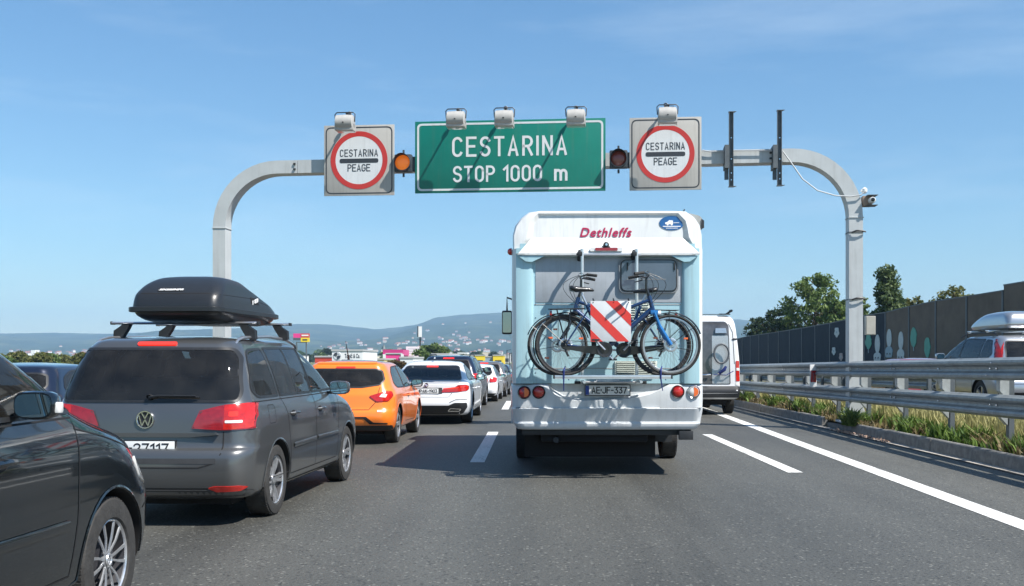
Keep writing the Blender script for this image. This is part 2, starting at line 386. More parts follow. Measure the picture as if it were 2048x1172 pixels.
class Shell:
    """panels, glass, lamps and trim laid onto a body surface"""
    def __init__(s, me):
        s.bvh = BVHTree.FromPolygons([v.co.copy() for v in me.vertices], [tuple(p.vertices) for p in me.polygons])
    def cast(s, a, b, side):
        if side == 'R': o, d = Vector((3, a, b)), Vector((-1,0,0))
        elif side == 'L': o, d = Vector((-3, a, b)), Vector((1,0,0))
        elif side == 'B': o, d = Vector((a, -3, b)), Vector((0,1,0))
        elif side == 'F': o, d = Vector((a, 12, b)), Vector((0,-1,0))
        else: o, d = Vector((a, b, 5)), Vector((0,0,-1))
        h = s.bvh.ray_cast(o, d)
        if side in 'BF':                       # do not let the outline run away along the flank
            k = 0
            while k < 14 and (h[0] is None or abs(h[1].y)+abs(h[1].z)*.6 < .30):
                o = Vector((o.x*.985, o.y, o.z)); h = s.bvh.ray_cast(o, d); k += 1
        if side in 'RL':
            k = 0
            while k < 30 and (h[0] is None or abs(h[1].x) < .35) and b < 1.6:
                o = Vector((o.x, o.y+(.012 if o.y < 2 else -.012), o.z)); h = s.bvh.ray_cast(o, d); k += 1
        if h[0] is None: h = s.bvh.find_nearest(Vector((a if side not in 'RL' else (0.9 if side == 'R' else -0.9), 0 if side == 'B' else (a if side in 'RL' else 4), b)))
        return h[0], h[1]
    def pts(s, poly, side, off):
        out = []
        for p in poly:
            q, n = s.cast(p[0], p[1], side)
            if n.dot({'R': Vector((1,0,0)), 'L': Vector((-1,0,0)), 'B': Vector((0,-1,0)), 'F': Vector((0,1,0)), 'T': Vector((0,0,1))}[side]) < 0: n = -n
            out.append(q+n*off)
        return out
    def panel(s, name, poly, side, m, parent, off=0.004, step=0.05, thick=0.012, smooth=50):
        P = [Vector(p) for p in poly]; Q = []
        for i in range(len(P)):
            a, b = P[i], P[(i+1) % len(P)]; n = max(1, int((b-a).length/step))
            for k in range(n): Q.append(a+(b-a)*k/n)
        nb = len(Q); x0 = min(p.x for p in Q); x1 = max(p.x for p in Q); y0 = min(p.y for p in Q); y1 = max(p.y for p in Q)
        def inside(x, y):
            c = False; j = nb-1
            for i in range(nb):
                if (Q[i].y > y) != (Q[j].y > y) and x < (Q[j].x-Q[i].x)*(y-Q[i].y)/(Q[j].y-Q[i].y)+Q[i].x: c = not c
                j = i
            return c
        G = list(Q); y = y0+step/2
        while y < y1:
            x = x0+step/2
            while x < x1:
                if inside(x, y) and min((q-Vector((x, y))).length for q in Q) > step*0.45: G.append(Vector((x, y)))
                x += step
            y += step
        r = delaunay_2d_cdt(G, [], [list(range(nb))], 1, 1e-6)
        vo, fo = r[0], r[2]
        p3 = s.pts(vo, side, off); p2 = s.pts(vo, side, off-thick)
        mb = MB(); n = len(vo); mb.add(p3, fo)
        ed = {}
        for f in fo:
            for i in range(len(f)):
                e = (f[i], f[(i+1) % len(f)]); k = tuple(sorted(e)); ed[k] = None if k in ed else e
        mb.v += [tuple(v) for v in p2]
        for e in ed.values():
            if e: mb.f.append((e[1], e[0], n+e[0], n+e[1])); mb.m.append(0)
        return mb.build(name, m, parent, smooth=smooth)
    def strip(s, name, pts, side, w, m, parent, off=0.0022, closed=False, step=0.05, mb=None, prof=False):
        P = [Vector(p) for p in pts]; Q = []; N = len(P)
        for i in range(N if closed else N-1):
            a, b = P[i], P[(i+1) % N]; n = max(1, int((b-a).length/step))
            for k in range(n): Q.append(a+(b-a)*k/n)
        if not closed: Q.append(P[-1])
        n = len(Q); A = []; B = []
        for i in range(n):
            t = (Q[(i+1) % n]-Q[i-1]) if closed else (Q[min(i+1, n-1)]-Q[max(i-1, 0)])
            t.normalize(); nn = Vector((-t.y, t.x)); A.append(Q[i]+nn*w/2); B.append(Q[i]-nn*w/2)
        pa, pb = s.pts(A, side, off), s.pts(B, side, off); pc = s.pts(Q, side, off+(w*0.18 if prof else 0))
        own = mb is None; mb = mb or MB()
        fs = []
        for i in range(n if closed else n-1):
            j = (i+1) % n; fs += [(i, j, 2*n+j, 2*n+i), (2*n+i, 2*n+j, n+j, n+i)]
        mb.add(pa+pb+pc, fs)
        return mb.build(name, m, parent, smooth=60) if own else mb

WHEELS = {}
def wheel_meshes(style, r, w, rr):
    """style -> (tyre mesh, rim mesh); axis x, outer face at +x"""
    key = (style, r, w)
    if key in WHEELS: return WHEELS[key]
    t = MB(); h = w/2
    prof = [(-h*.8, rr*.98), (-h*.98, rr*1.05), (-h, (r+rr)/2), (-h*.93, r*.955), (-h*.75, r*.992), (-h*.3, r), (h*.3, r), (h*.75, r*.992), (h*.93, r*.955), (h, (r+rr)/2), (h*.98, rr*1.05), (h*.8, rr*.98)]
    t.lathe(prof, 'x', n=48)
    for k in range(64):                                    # tread blocks
        a = 2*math.pi*k/64
        for off in (-0.62, 0.62):
            M = Matrix.Rotation(a, 3, 'X'); t.box(M @ Vector((off*h, 0, r*0.985)), (h*.42, r*.06, r*.03), M)
    tm = t.mesh('tyre', M_rubber, 30)
    g = MB(); g.mi = 1
    g.lathe([(h*.8, rr), (h*.78, rr*.96), (h*.5, rr*.93), (-h*.6, rr*.9), (-h*.6, 0.001)], 'x', n=40)
    g.lathe([(-h*.1, 0.001), (-h*.1, rr*.62), (-h*.3, rr*.62)], 'x', n=30)   # brake disc
    g.mi = 0
    g.lathe([(h*.86, rr*1.02), (h*.9, rr*.985), (h*.84, rr*.955), (h*.78, rr*.95)], 'x', n=48)
    def spoke(a, w0, w1, r0, r1, x0=.62, x1=.84, skew=0.0, dp=.25):
        ca, sa = math.cos(a), math.sin(a); vs = []
        for (rad, ww, xx, sk) in ((r0, w0, x0, 0), ((r0+r1)/2, (w0+w1)/2, (x0+x1)/2+.05, skew*.7), (r1, w1, x1, skew)):
            for dx, s in ((0, -1), (0, 1), (-dp, 1), (-dp, -1)):
                u = rad*rr; v = (s*ww/2*(1 if dx == 0 else 1.25)+sk)*rr
                vs.append(((xx+dx)*h, u*ca-v*sa, u*sa+v*ca))
        fs = []
        for q in range(2):
            for k in range(4): fs.append((q*4+k, q*4+(k+1) % 4, q*4+4+(k+1) % 4, q*4+4+k))
        g.add(vs, fs)
    if style == 'twin10':
        for k in range(5):
            a = 2*math.pi*k/5
            spoke(a-.13, .10, .15, .18, .95); spoke(a+.13, .10, .15, .18, .95)
    elif style == 'cover':
        for k in range(6):
            a = 2*math.pi*k/6
            for s in (-1, 1):
                spoke(a+s*.12, .045, .075, .17, .97, .74, .84, skew=s*.09, dp=.07)
                g.mi = 0
    elif style == 'five':
        for k in range(5): spoke(2*math.pi*k/5, .2, .3, .1, .95)
    else:
        for k in range(9): spoke(2*math.pi*k/9, .09, .14, .15, .95)
    g.lathe([(h*.55, rr*.22), (h*.74, rr*.21), (h*.78, rr*.14), (h*.78, rr*.001)], 'x', n=20)
    if style == 'cover':
        g.lathe([(h*.8, rr*.17), (h*.86, rr*.15), (h*.86, rr*.12), (h*.8, rr*.11)], 'x', n=24)
        for k in range(7):
            a = 2*math.pi*(k+.5)/7; g.mi = 1; g.lathe([(h*.66, .001), (h*.7, rr*.06)], 'x', c=(0, rr*.33*math.cos(a), rr*.33*math.sin(a)), n=8)
    rm = g.mesh('rim', [M_rim, M_rimdark], 30)
    WHEELS[key] = (tm, rm); return WHEELS[key]

def plate(parent, txt, loc, w=.52, h=.11, rot=(0,0,0), blue=True, tw=.82, dot=None):
    p = MB().box((0,0,0), (w+.02, .012, h+.02), bev=.003).build('number_plate', M_black, parent); p.location = loc; p.rotation_euler = rot
    MB().box((0,-.008,0), (w, .006, h), bev=.002).build('plate_face', M_plate, p)
    if blue: MB().box((-w/2+.022,-.0125,0), (.042, .003, h-.006)).build('plate_band', M_blueband, p)
    ox = .02 if blue else 0
    sign_text(txt, w*tw, h*.72, M_ink, p, (ox, -.0112, 0), stroke=.15, gap=.26, depth=.002)
    return p

def place_wheels(root, ya, x, zr, style, r, w, rr):
    tm, rm = wheel_meshes(style, r, w, rr)
    for y in ya:
        for s in (1, -1):
            e = obj('wheel', tm, root, (s*(x-w/2), y, zr), (0, 0, 0 if s > 0 else math.pi))
            obj('rim', rm, e)
def mirrors(root, x, y, z, m, sc=1.0, glass=None):
    for s in (1, -1):
        mb = MB(); P = []
        rows = [(-.07, .9), (-.05, 1.0), (.02, .95), (.08, .7), (.11, .35)]
        vs = []; n = 16
        for (yy, k) in rows:
            for q in range(n):
                a = 2*math.pi*q/n; ca, sa = math.cos(a), math.sin(a)
                px = .11*k*math.copysign(abs(ca)**.6, ca); pz = .075*k*math.copysign(abs(sa)**.6, sa)
                vs.append((s*(x+(.13+px)*sc), y+yy*sc, z+pz*sc))
        fs = [(i*n+q, i*n+(q+1) % n, (i+1)*n+(q+1) % n, (i+1)*n+q) for i in range(4) for q in range(n)]+[tuple(range(n)), tuple(range(4*n, 5*n))]
        mb.add(vs, fs); o = mb.build('door_mirror', m, root)
        MB().box((s*(x+.0*sc), y+.02*sc, z-.055*sc), (.12*sc, .05*sc, .03*sc), bev=.008).build('mirror_arm', M_black, o)
        g = MB(); g.prism([(s*(x+(.13+.092*math.copysign(abs(math.cos(2*math.pi*q/20))**.6, math.cos(2*math.pi*q/20)))*sc), z+.06*sc*math.copysign(abs(math.sin(2*math.pi*q/20))**.6, math.sin(2*math.pi*q/20))) for q in range(20)], y-.076*sc, y-.068*sc)
        g.build('mirror_glass', M_mirror, o)

def mir(poly): return [(-a, b) for a, b in poly][::-1]

KINDS = {
 # z, yr, yf, w, rxr, ryr, rxf, ryf, br, bf, dz   (unit: metres for the stated length/height, rescaled below)
 'mpv': (4.40, 1.63, .90, [
  (.22,.30,4.10,.74,.16,.16,.30,.30,.03,.10,0), (.24,.12,4.28,.83,.18,.20,.35,.35,.04,.12,0), (.30,.045,4.35,.870,.20,.24,.42,.42,.05,.14,0),
  (.48,.0,4.40,.893,.20,.26,.46,.48,.05,.15,0), (.60,.01,4.39,.897,.20,.26,.46,.48,.05,.15,0), (.645,.035,4.37,.897,.20,.26,.46,.50,.05,.15,0), (.67,.075,4.35,.896,.20,.25,.46,.50,.05,.15,0),
  (.80,.09,4.27,.893,.20,.25,.46,.55,.05,.16,0), (.90,.10,4.12,.888,.20,.25,.44,.60,.05,.17,0), (.98,.115,3.85,.872,.20,.25,.40,.60,.05,.17,0),
  (1.03,.13,3.55,.852,.20,.25,.36,.50,.05,.16,0), (1.07,.14,3.40,.835,.20,.25,.34,.42,.05,.15,0), (1.25,.19,3.05,.782,.19,.25,.30,.36,.05,.14,0), (1.42,.27,2.68,.718,.17,.24,.28,.32,.05,.12,.0),
  (1.51,.32,2.45,.672,.16,.22,.26,.30,.05,.10,0), (1.565,.38,2.28,.62,.16,.20,.26,.28,.05,.09,0), (1.59,.48,2.14,.56,.16,.18,.24,.26,.05,.08,0)]),
 'tall_mpv': (4.40, 1.72, .90, None),
 'hatch': (4.05, 1.44, .85, [
  (.22,.35,3.75,.70,.18,.18,.30,.30,.04,.10,0), (.24,.14,3.93,.79,.20,.24,.35,.35,.05,.12,0), (.32,.05,4.00,.825,.24,.28,.42,.42,.07,.15,0),
  (.46,.0,4.05,.846,.26,.32,.46,.48,.08,.17,0), (.56,.02,4.04,.85,.26,.32,.46,.48,.08,.17,0), (.62,.06,4.00,.85,.26,.32,.46,.48,.08,.17,0),
  (.74,.09,3.90,.848,.26,.32,.46,.50,.08,.17,0), (.84,.11,3.72,.84,.26,.32,.44,.55,.08,.17,0), (.90,.14,3.45,.825,.24,.32,.40,.55,.08,.17,0),
  (.94,.16,3.18,.805,.22,.30,.36,.45,.08,.16,0), (.98,.18,3.05,.78,.20,.30,.34,.40,.08,.15,0), (1.14,.28,2.68,.725,.18,.28,.30,.34,.08,.13,0), (1.28,.38,2.32,.665,.17,.26,.28,.30,.07,.11,0),
  (1.355,.42,2.08,.62,.16,.24,.26,.28,.06,.10,0), (1.385,.46,1.95,.58,.16,.20,.26,.26,.06,.09,0), (1.405,.55,1.8,.52,.16,.18,.24,.24,.05,.08,0)]),
 'sedan': (4.94, 1.47, .93, [
  (.20,.35,4.60,.76,.18,.18,.30,.30,.04,.10,0), (.23,.15,4.80,.86,.20,.24,.35,.35,.05,.12,0), (.32,.06,4.90,.90,.24,.28,.42,.42,.07,.15,0),
  (.46,.0,4.94,.926,.26,.34,.46,.48,.08,.17,0), (.58,.02,4.93,.93,.26,.34,.46,.48,.08,.17,0), (.68,.05,4.90,.93,.26,.34,.46,.48,.08,.17,0),
  (.80,.07,4.78,.925,.26,.34,.46,.55,.08,.17,0), (.90,.07,4.50,.915,.26,.34,.44,.60,.08,.17,0), (.945,.08,4.15,.90,.24,.32,.40,.60,.08,.17,0),
  (.965,.16,3.85,.88,.24,.30,.36,.50,.08,.16,0), (.985,.46,3.55,.85,.24,.26,.34,.45,.08,.15,0), (1.02,.62,3.42,.82,.22,.22,.32,.40,.08,.15,0), (1.16,.92,3.05,.76,.18,.22,.30,.34,.08,.13,0), (1.31,1.26,2.65,.68,.17,.22,.28,.30,.07,.11,0),
  (1.385,1.48,2.38,.63,.16,.2,.26,.28,.06,.09,0), (1.42,1.62,2.2,.57,.16,.18,.24,.2,.05,.08,0)]),
 'suv': (4.90, 1.74, .96, [
  (.30,.30,4.55,.80,.16,.16,.30,.30,.03,.10,0), (.32,.12,4.76,.90,.18,.20,.35,.35,.04,.12,0), (.40,.045,4.85,.935,.20,.24,.42,.42,.05,.14,0),
  (.56,.0,4.90,.955,.20,.26,.46,.48,.05,.15,0), (.72,.03,4.89,.96,.20,.26,.46,.48,.05,.15,0), (.78,.08,4.86,.96,.20,.26,.46,.50,.05,.15,0),
  (.95,.10,4.78,.955,.20,.25,.46,.55,.05,.16,0), (1.06,.11,4.45,.945,.20,.25,.44,.60,.05,.17,0), (1.10,.13,4.05,.93,.20,.25,.40,.60,.05,.17,0),
  (1.13,.14,3.75,.905,.20,.25,.36,.50,.05,.16,0), (1.18,.16,3.60,.885,.20,.25,.34,.42,.05,.15,0), (1.38,.25,3.20,.82,.18,.25,.30,.36,.05,.14,0), (1.56,.38,2.82,.74,.17,.24,.28,.32,.05,.12,0),
  (1.65,.46,2.6,.69,.16,.2,.26,.30,.05,.10,0), (1.70,.55,2.4,.62,.16,.18,.24,.26,.05,.08,0)]),
}
KINDS['tall_mpv'] = (4.40, 1.72, .90, [(r[0]*1.055, r[1], r[2]+(.13 if r[0] > 1.0 else .05 if r[0] > .85 else 0), *r[3:]) for r in KINDS['mpv'][3]])
BODY = {}
M_cabin = mat('cabin_trim', (.035,.034,.034), .8, noise=(8,.2))
def hollow(me, rows, g, roof_y):
    """cut a cabin and window openings out of the solid body"""
    zt = rows[-1][0]; cab = []
    for r in rows:
        z, yr, yf, w, rxr, ryr, rxf, ryf, br, bf, dz = r
        if z < zt*.60: continue
        cab.append((z-.045 if z > zt*.9 else z, yr+.10, yf-.10, w-.065, min(rxr,.15), min(ryr,.18), min(rxf,.25), min(ryf,.25), br, bf, dz))
    z0 = zt*.50; c0 = cab[0]; cab = [(z0-.01, c0[1]+.10, c0[2]-.5, c0[3]-.10, *c0[4:]), (z0, c0[1]+.05, c0[2]-.45, c0[3]-.06, *c0[4:])]+[(c[0], c[1], min(c[2], c0[2]-.35, max(x[2] for x in cab)), *c[3:]) for c in cab]
    cm = body_mesh(cab, 2, .02, mats=[M_cabin]); cuts = [cm]
    def shrink(P, d=.010):
        cx = sum(p[0] for p in P)/len(P); cy = sum(p[1] for p in P)/len(P)
        return [(cx+(a-cx)*max(.5, 1-d/max(.05, math.hypot(a-cx, b-cy))), cy+(b-cy)*max(.5, 1-d/max(.05, math.hypot(a-cx, b-cy)))) for a, b in P]
    for nm, P in g['side']: cuts.append(MB().prism(shrink(P), -1.6, 1.6, 'yz').mesh('cut', [M_cabin], 0))
    cuts.append(MB().prism(shrink(g['rear'], .014), -.6, roof_y, 'xz').mesh('cut', [M_cabin], 0))
    cuts.append(MB().prism(shrink(g['wind'], .03), rows[0][2]*.45, 9, 'xz').mesh('cut', [M_cabin], 0))
    o = bpy.data.objects.new('tmp', me); COL.objects.link(o); tmp = []
    if 'cabin_trim' not in [m_.name for m_ in me.materials]: me.materials.append(M_cabin)
    for cme in cuts:
        c = bpy.data.objects.new('cut', cme); COL.objects.link(c); tmp.append(c)
        md = o.modifiers.new('b', 'BOOLEAN'); md.operation = 'DIFFERENCE'; md.object = c; md.solver = 'EXACT'; md.material_mode = 'TRANSFER'
    bpy.context.view_layer.update(); me2 = bpy.data.meshes.new_from_object(o.evaluated_get(bpy.context.evaluated_depsgraph_get()))
    for c in tmp+[o]: bpy.data.objects.remove(c)
    if len(me2.polygons) < 500: print('HOLLOW FAILED'); return me
    me2.name = 'body'; me2.polygons.foreach_set('use_smooth', [True]*len(me2.polygons)); me2.set_sharp_from_angle(angle=R(38)); return me2
def seats(root, rows, zb, n=2, w=.44):
    seat = None
    for (y, back, xs) in rows:
        for x in xs:
            m_ = MB().box((0,-.10,.32), (w,.13,.58), Matrix.Rotation(R(12), 3, 'X'), bev=.05).box((0,.16,.02), (w,.46,.14), bev=.04)
            s_ = m_.build('seat', M_cabin, root) if seat is None else obj('seat', seat, root); seat = s_.data; s_.location = (x, y, zb)
            h = MB().box((0,-.19,.70), (.25,.10,.17), bev=.04).tube([(-.06,-.17,.55), (-.06,-.18,.64)], .008, 5).tube([(.06,-.17,.55), (.06,-.18,.64)], .008, 5).build('headrest', M_cabin, s_)
def get_body(kind, sx, sy, sz, arches, m, tag_, g=None):
    key = (kind, sx, sy, sz, tag_)
    if key not in BODY:
        rows = [(r[0]*sz, r[1]*sy, r[2]*sy, r[3]*sx, r[4]*sx, r[5]*sy, r[6]*sx, r[7]*sy, r[8], r[9], r[10]) for r in KINDS[kind][3]]
        me = body_mesh(rows, 3, .035, arches, .26, [m, M_under]); shl = Shell(me)
        if g: me = hollow(me, rows, g, {'sedan': 2.0}.get(kind, 1.0))
        BODY[key] = (me, shl)
    return BODY[key]
def vehicle(name, label, cat, kind, pm, X, Y, rz, sc, axles, wheel, g, group=None, z=0.0):
    """X: centre line, Y: rear bumper. g: dressing in the body's own metres"""
    root = thing(name, label, cat, (X, Y, z), rz, group)
    arches = [(a, wheel[1]-.01, wheel[1]+.055) for a in axles]
    me, sh = get_body(kind, *sc, arches, pm, pm.name+kind+str(sc)+str(axles), g)
    zb = KINDS[kind][1]*sc[2]-1.0; yy_ = KINDS[kind][0]*sc[1]
    seats(root, [(yy_*.52, 0, (-.36,.36)), (yy_*(.36 if kind == 'sedan' else .31), 0, (-.42,0,.42))], zb)
    body = obj('body', me, root)
    W_ = KINDS[kind][2]*sc[0]
    place_wheels(root, axles, W_-.012, wheel[1], *wheel)
    glass = g.get('glass', M_see)
    for nm, poly in g['side']:
        for s in 'RL':
            w = sh.panel('side_window', poly, s, glass if nm != 'front' else g.get('frontglass', M_seeclear), root, .003)
            sh.strip('window_seal', poly, s, .022, M_black, w, .0045, closed=True)
    if 'chromeline' in g:
        for s in 'RL': sh.strip('trim_strip', g['chromeline'], s, .012, M_alu, root, .008)
    rw = sh.panel('rear_window', g['rear'], 'B', glass, root, .004)
    sh.strip('window_seal', g['rear'], 'B', .022, M_black, rw, .0055, closed=True)
    ws = sh.panel('windscreen', g['wind'], 'F', M_seeclear, root, .004)
    for poly, m, nm in g['lamps']:
        for P in (poly, mir(poly)):
            o = sh.panel(nm, P, 'B', m, root, .012, .03)
            sh.strip('lamp_rim', P, 'B', .01, M_reddark, o, .0125, closed=True)
    for poly in g.get('headlamps', [[(.45,.62*sc[2]), (W_-.02,.64*sc[2]), (W_-.02,.78*sc[2]), (.52,.72*sc[2])]]):
        for P in (poly, mir(poly)): sh.panel('headlamp', P, 'F', M_clear, root, .008, .04)
    sh.panel('grille', [(-.5,.36*sc[2]), (.5,.36*sc[2]), (.42,.58*sc[2]), (-.42,.58*sc[2])], 'F', M_black, root, .006, .06)
    if 'brake' in g:
        x, zz, w, h, on = g['brake']
        sh.panel('brake_light', rounded([(x-w,zz-h), (x+w,zz-h), (x+w,zz+h), (x-w,zz+h)], .01), 'B', M_redlit if on else M_red, root, .014, .03)
    for pts in g.get('seams_side', []):
        for s in 'RL': sh.strip('door_gap', pts, s, .009, M_seam, root)
    for pts in g.get('seams_rear', []): sh.strip('tailgate_gap', pts, 'B', .010, M_seam, root)
    for poly, m, nm in g.get('rear_panels', []): sh.panel(nm, poly, 'B', m, root, .006, .05)
    for poly, m, nm in g.get('side_panels', []):
        for s in 'RL': sh.panel(nm, poly, s, m, root, .008, .06)
    for poly, m, nm in g.get('top_panels', []): sh.panel(nm, poly, 'T', m, root, .004, .08)
    for (hy, hz) in g.get('handles', []):
        for s in (1, -1):
            q, n = sh.cast(hy, hz, 'R' if s > 0 else 'L')
            h = MB().tube([(q.x, hy-.1, hz), (q.x+s*.035, hy-.075, hz+.003), (q.x+s*.04, hy, hz+.006), (q.x+s*.035, hy+.075, hz+.003), (q.x, hy+.1, hz)], [.008,.013,.014,.013,.008], 8).build('door_handle', pm, root)
            sh.panel('handle_recess', ell(hy, hz-.006, .075, .032, 14), 'R' if s > 0 else 'L', M_seam, h, .0015, .04, .003)
    for y in axles:                                          # arch lips
        for s in 'RL':
            rr = wheel[1]+.062; c = wheel[1]-.01
            pts = [(y+rr*math.cos(a), c+rr*math.sin(a)) for a in [math.pi*(k/22*1.12-.06) for k in range(23)]]
            sh.strip('arch_lip', pts, s, .022, g.get('lip', pm), root, .004, prof=True)
    if 'mirror' in g: mirrors(root, *g['mirror'], g.get('mirror_mat', pm), g.get('mirror_sc', 1.0))
    # underbody, so that the road does not show light under the floor
    L = KINDS[kind][0]*sc[1]
    MB().bb(-W_*.72, W_*.72, .35, L-.4, .16, .4).build('floor_pan', M_under, root)
    return root, sh

P_grey = paint('grey_brown_metallic', (0.095,0.10,0.105), .55, .34, .16)
P_black = paint('black_metallic', (0.004,0.007,0.010), .2, .2, .02)
P_orange = paint('orange_paint', (0.86,0.20,0.015), 0.0, .3, .05)
P_white = paint('white_paint', (0.72,0.73,0.74), 0.0, .3, .07)
P_navy = paint('dark_blue_metallic', (0.008,0.014,0.035), .4, .3, .10)
P_silver = paint('silver_metallic', (0.42,0.44,0.47), .7, .3, .05)
P_taupe = paint('taupe_metallic', (0.20,0.185,0.175), .6, .32, .08)
P_redcar = paint('dark_red_paint', (0.22,0.012,0.014), 0.1, .3, .08)

mpv_side = [('quarter', rounded([(.36,1.13), (.50,1.075), (1.02,1.075), (.98,1.50), (.56,1.485)], [.06,.05,.02,.03,.10])),
            ('rear', rounded([(1.09,1.075), (1.62,1.075), (1.60,1.515), (1.05,1.505)], .02)),
            ('rear', rounded([(1.64,1.075), (2.10,1.075), (2.10,1.515), (1.62,1.515)], .02)),
            ('front', rounded([(2.16,1.075), (3.08,1.085), (2.95,1.20), (2.60,1.43), (2.44,1.495), (2.16,1.515)], [.02,.03,.05,.06,.05,.02])),
            ('front', rounded([(3.13,1.085), (3.42,1.10), (3.02,1.23)], .02))]
mpv_g = dict(side=mpv_side, glass=M_see,
    rear=rounded([(-.75,1.05), (.75,1.05), (.765,1.12), (.70,1.42), (.645,1.495), (-.645,1.495), (-.70,1.42), (-.765,1.12)], .035),
    wind=rounded([(-.70,1.12), (.70,1.12), (.56,1.50), (-.56,1.50)], .06),
    lamps=[],
    brake=(.0,1.535,.17,.012,True),
    seams_side=[[(1.06,1.51), (1.06,1.05), (1.16,.90), (1.22,.62), (1.28,.33), (2.10,.33)], [(2.13,1.51), (2.13,.33)], [(2.10,.33), (3.02,.33), (3.06,.60), (3.10,.95), (3.12,1.06)], [(.32,1.04), (2.2,1.045), (3.12,1.055)]],
    seams_rear=[[(-.66,.80), (-.66,.62), (-.60,.54), (-.48,.505), (.48,.505), (.60,.54), (.66,.62), (.66,.80)]],
    handles=[(1.34,.90), (2.30,.90)], mirror=(.86,2.80,1.10))

def mpv_lamps(root, sh):
    for s in (1, -1):
        f = (lambda p: p) if s > 0 else mir
        a = sh.panel('tail_lamp', f(rounded([(.40,.83), (.64,.815), (.648,.815), (.648,1.015), (.60,1.005), (.46,.965)], [.04,.01,.0,.0,.02,.06])), 'B', mat('red_lens_deep', (.25,.010,.014), .15, coat=1.0, noise=(20,.3)), root, .014, .03)
        b = sh.panel('tail_lamp', f(rounded([(.656,.815), (.872,.83), (.884,1.00), (.84,1.035), (.656,1.017)], [0,.03,.03,.03,0])), 'B', M_red, root, .014, .03)
        sh.panel('lit_lamp', f(rounded([(.70,.925), (.765,.925), (.765,.965), (.70,.965)], .01)), 'B', M_redlit, b, .017, .03)
        sh.panel('reversing_lens', f(rounded([(.67,.87), (.80,.872), (.80,.895), (.67,.893)], .008)), 'B', M_clear, b, .0165, .03)
        for (A, P) in ((a, [(.40,.83), (.648,.815), (.648,1.015), (.46,.968)]), (b, [(.656,.815), (.875,.825), (.882,1.03), (.656,1.017)])):
            sh.strip('lamp_rim', f(P), 'B', .008, M_reddark, A, .0145, closed=True)
        for h in (.86, .90, .98):
            sh.strip('lens_rib', f([(.47,h-.012), (.64,h)]), 'B', .004, M_reddark, a, .0150)

# ---- grey people carrier with the roof box
car, sh = vehicle('people_carrier', 'dark grey people carrier with a black roof box on top', 'car', 'mpv', P_grey, -3.27, 8.62, R(-3.2), (1,1,1), (.86,3.54), ('twin10',.318,.215,.215), mpv_g)
mpv_lamps(car, sh)
for s in (1, -1): sh.panel('reflector', (lambda p: p if s > 0 else mir(p))(rounded([(.55,.335), (.62,.302), (.80,.308), (.85,.34), (.80,.352), (.60,.35)], .01)), 'B', M_red, car, .008, .03)
sh.panel('bumper_skirt', rounded([(-.86,.235), (.86,.235), (.87,.315), (-.87,.315)], .03), 'B', mat('skirt_grey', (.035,.036,.038), .55, noise=(12,.2)), car, .004, .05)
sh.strip('bumper_gap', [(-.88,.33), (.55,.328)], 'B', .008, M_seam, car)
sh.strip('bumper_gap', [(.84,.345), (.885,.35)], 'B', .006, M_seam, car)
# plate recess: shadowed ledge with the plate under it
led = MB().prism([(-.48,.79), (.48,.79), (.60,.795), (.62,.775), (.40,.755), (-.40,.755), (-.62,.775), (-.60,.795)], -.012, .10).build('tailgate_ledge', P_grey, car); led.location = (0,.085,0)
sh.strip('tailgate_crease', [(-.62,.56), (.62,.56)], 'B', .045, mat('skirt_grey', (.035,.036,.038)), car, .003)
plate(car, 'F-27117', (0.0,.075,.665), .52, .112, blue=False)
lg = MB().lathe([(-.012,.062), (-.018,.066), (-.018,.074), (0,.078), (.02,.078)], 'y', n=36).build('badge', M_chrome, car); lg.location = (0,.098,.90)
MB().lathe([(-.008,.001), (-.008,.064), (.0,.064)], 'y', n=36).build('badge_field', M_black, lg)
vw = MB()
def bar2(mb, a, b, w=.009, y=-.014):
    a, b = Vector(a), Vector(b); d = (b-a).normalized(); n = Vector((-d.y, d.x))*w/2
    mb.prism([(a+n)[:], (b+n)[:], (b-n)[:], (a-n)[:]], y, y+.008)
bar2(vw, (-.028,.058), (0,.008)); bar2(vw, (.028,.058), (0,.008))
bar2(vw, (-.052,.036), (-.027,-.052)); bar2(vw, (.052,.036), (.027,-.052)); bar2(vw, (-.027,-.052), (0,.0)); bar2(vw, (.027,-.052), (0,.0))
vw.build('badge_letters', M_chrome, lg)
# wiper
q, n = sh.cast(0, 1.09, 'B')
wp = MB().tube([(.02,q.y-.02,1.085), (.10,q.y-.035,1.10), (.42,q.y-.025,1.098)], [.013,.009,.006], 8).tube([(.10,q.y-.02,1.088), (.44,q.y-.012,1.088)], .007, 6).build('rear_wiper', M_black, car)
MB().lathe([(-.03,.022), (0,.026)], 'y', c=(.02,q.y-.005,1.088), n=16).build('wiper_hub', M_black, wp)
for s in 'RL':
    sh.strip('side_moulding', [(1.32,.595), (2.10,.605)], s, .045, P_grey, car, .008, prof=True); sh.strip('side_moulding', [(2.16,.607), (3.02,.60)], s, .045, P_grey, car, .008, prof=True)
    sh.strip('sill_gap', [(1.2,.27), (3.1,.27)], s, .014, M_seam, car)
    sh.strip('fuel_flap' if s == 'R' else 'panel_gap', rounded([(.62,.84), (.80,.84), (.80,1.0), (.62,1.0)], .03), s, .005, M_seam, car, closed=True)
# roof rails
for s in (1, -1):
    rl = MB().tube([(s*.62,.50,1.535), (s*.62,.58,1.578), (s*.615,.72,1.60), (s*.605,1.5,1.625), (s*.595,2.1,1.605), (s*.585,2.42,1.56), (s*.58,2.50,1.52)], [.012,.016,.018,.018,.018,.016,.012], 10, flat=.8).build('roof_rail', M_alu, car)

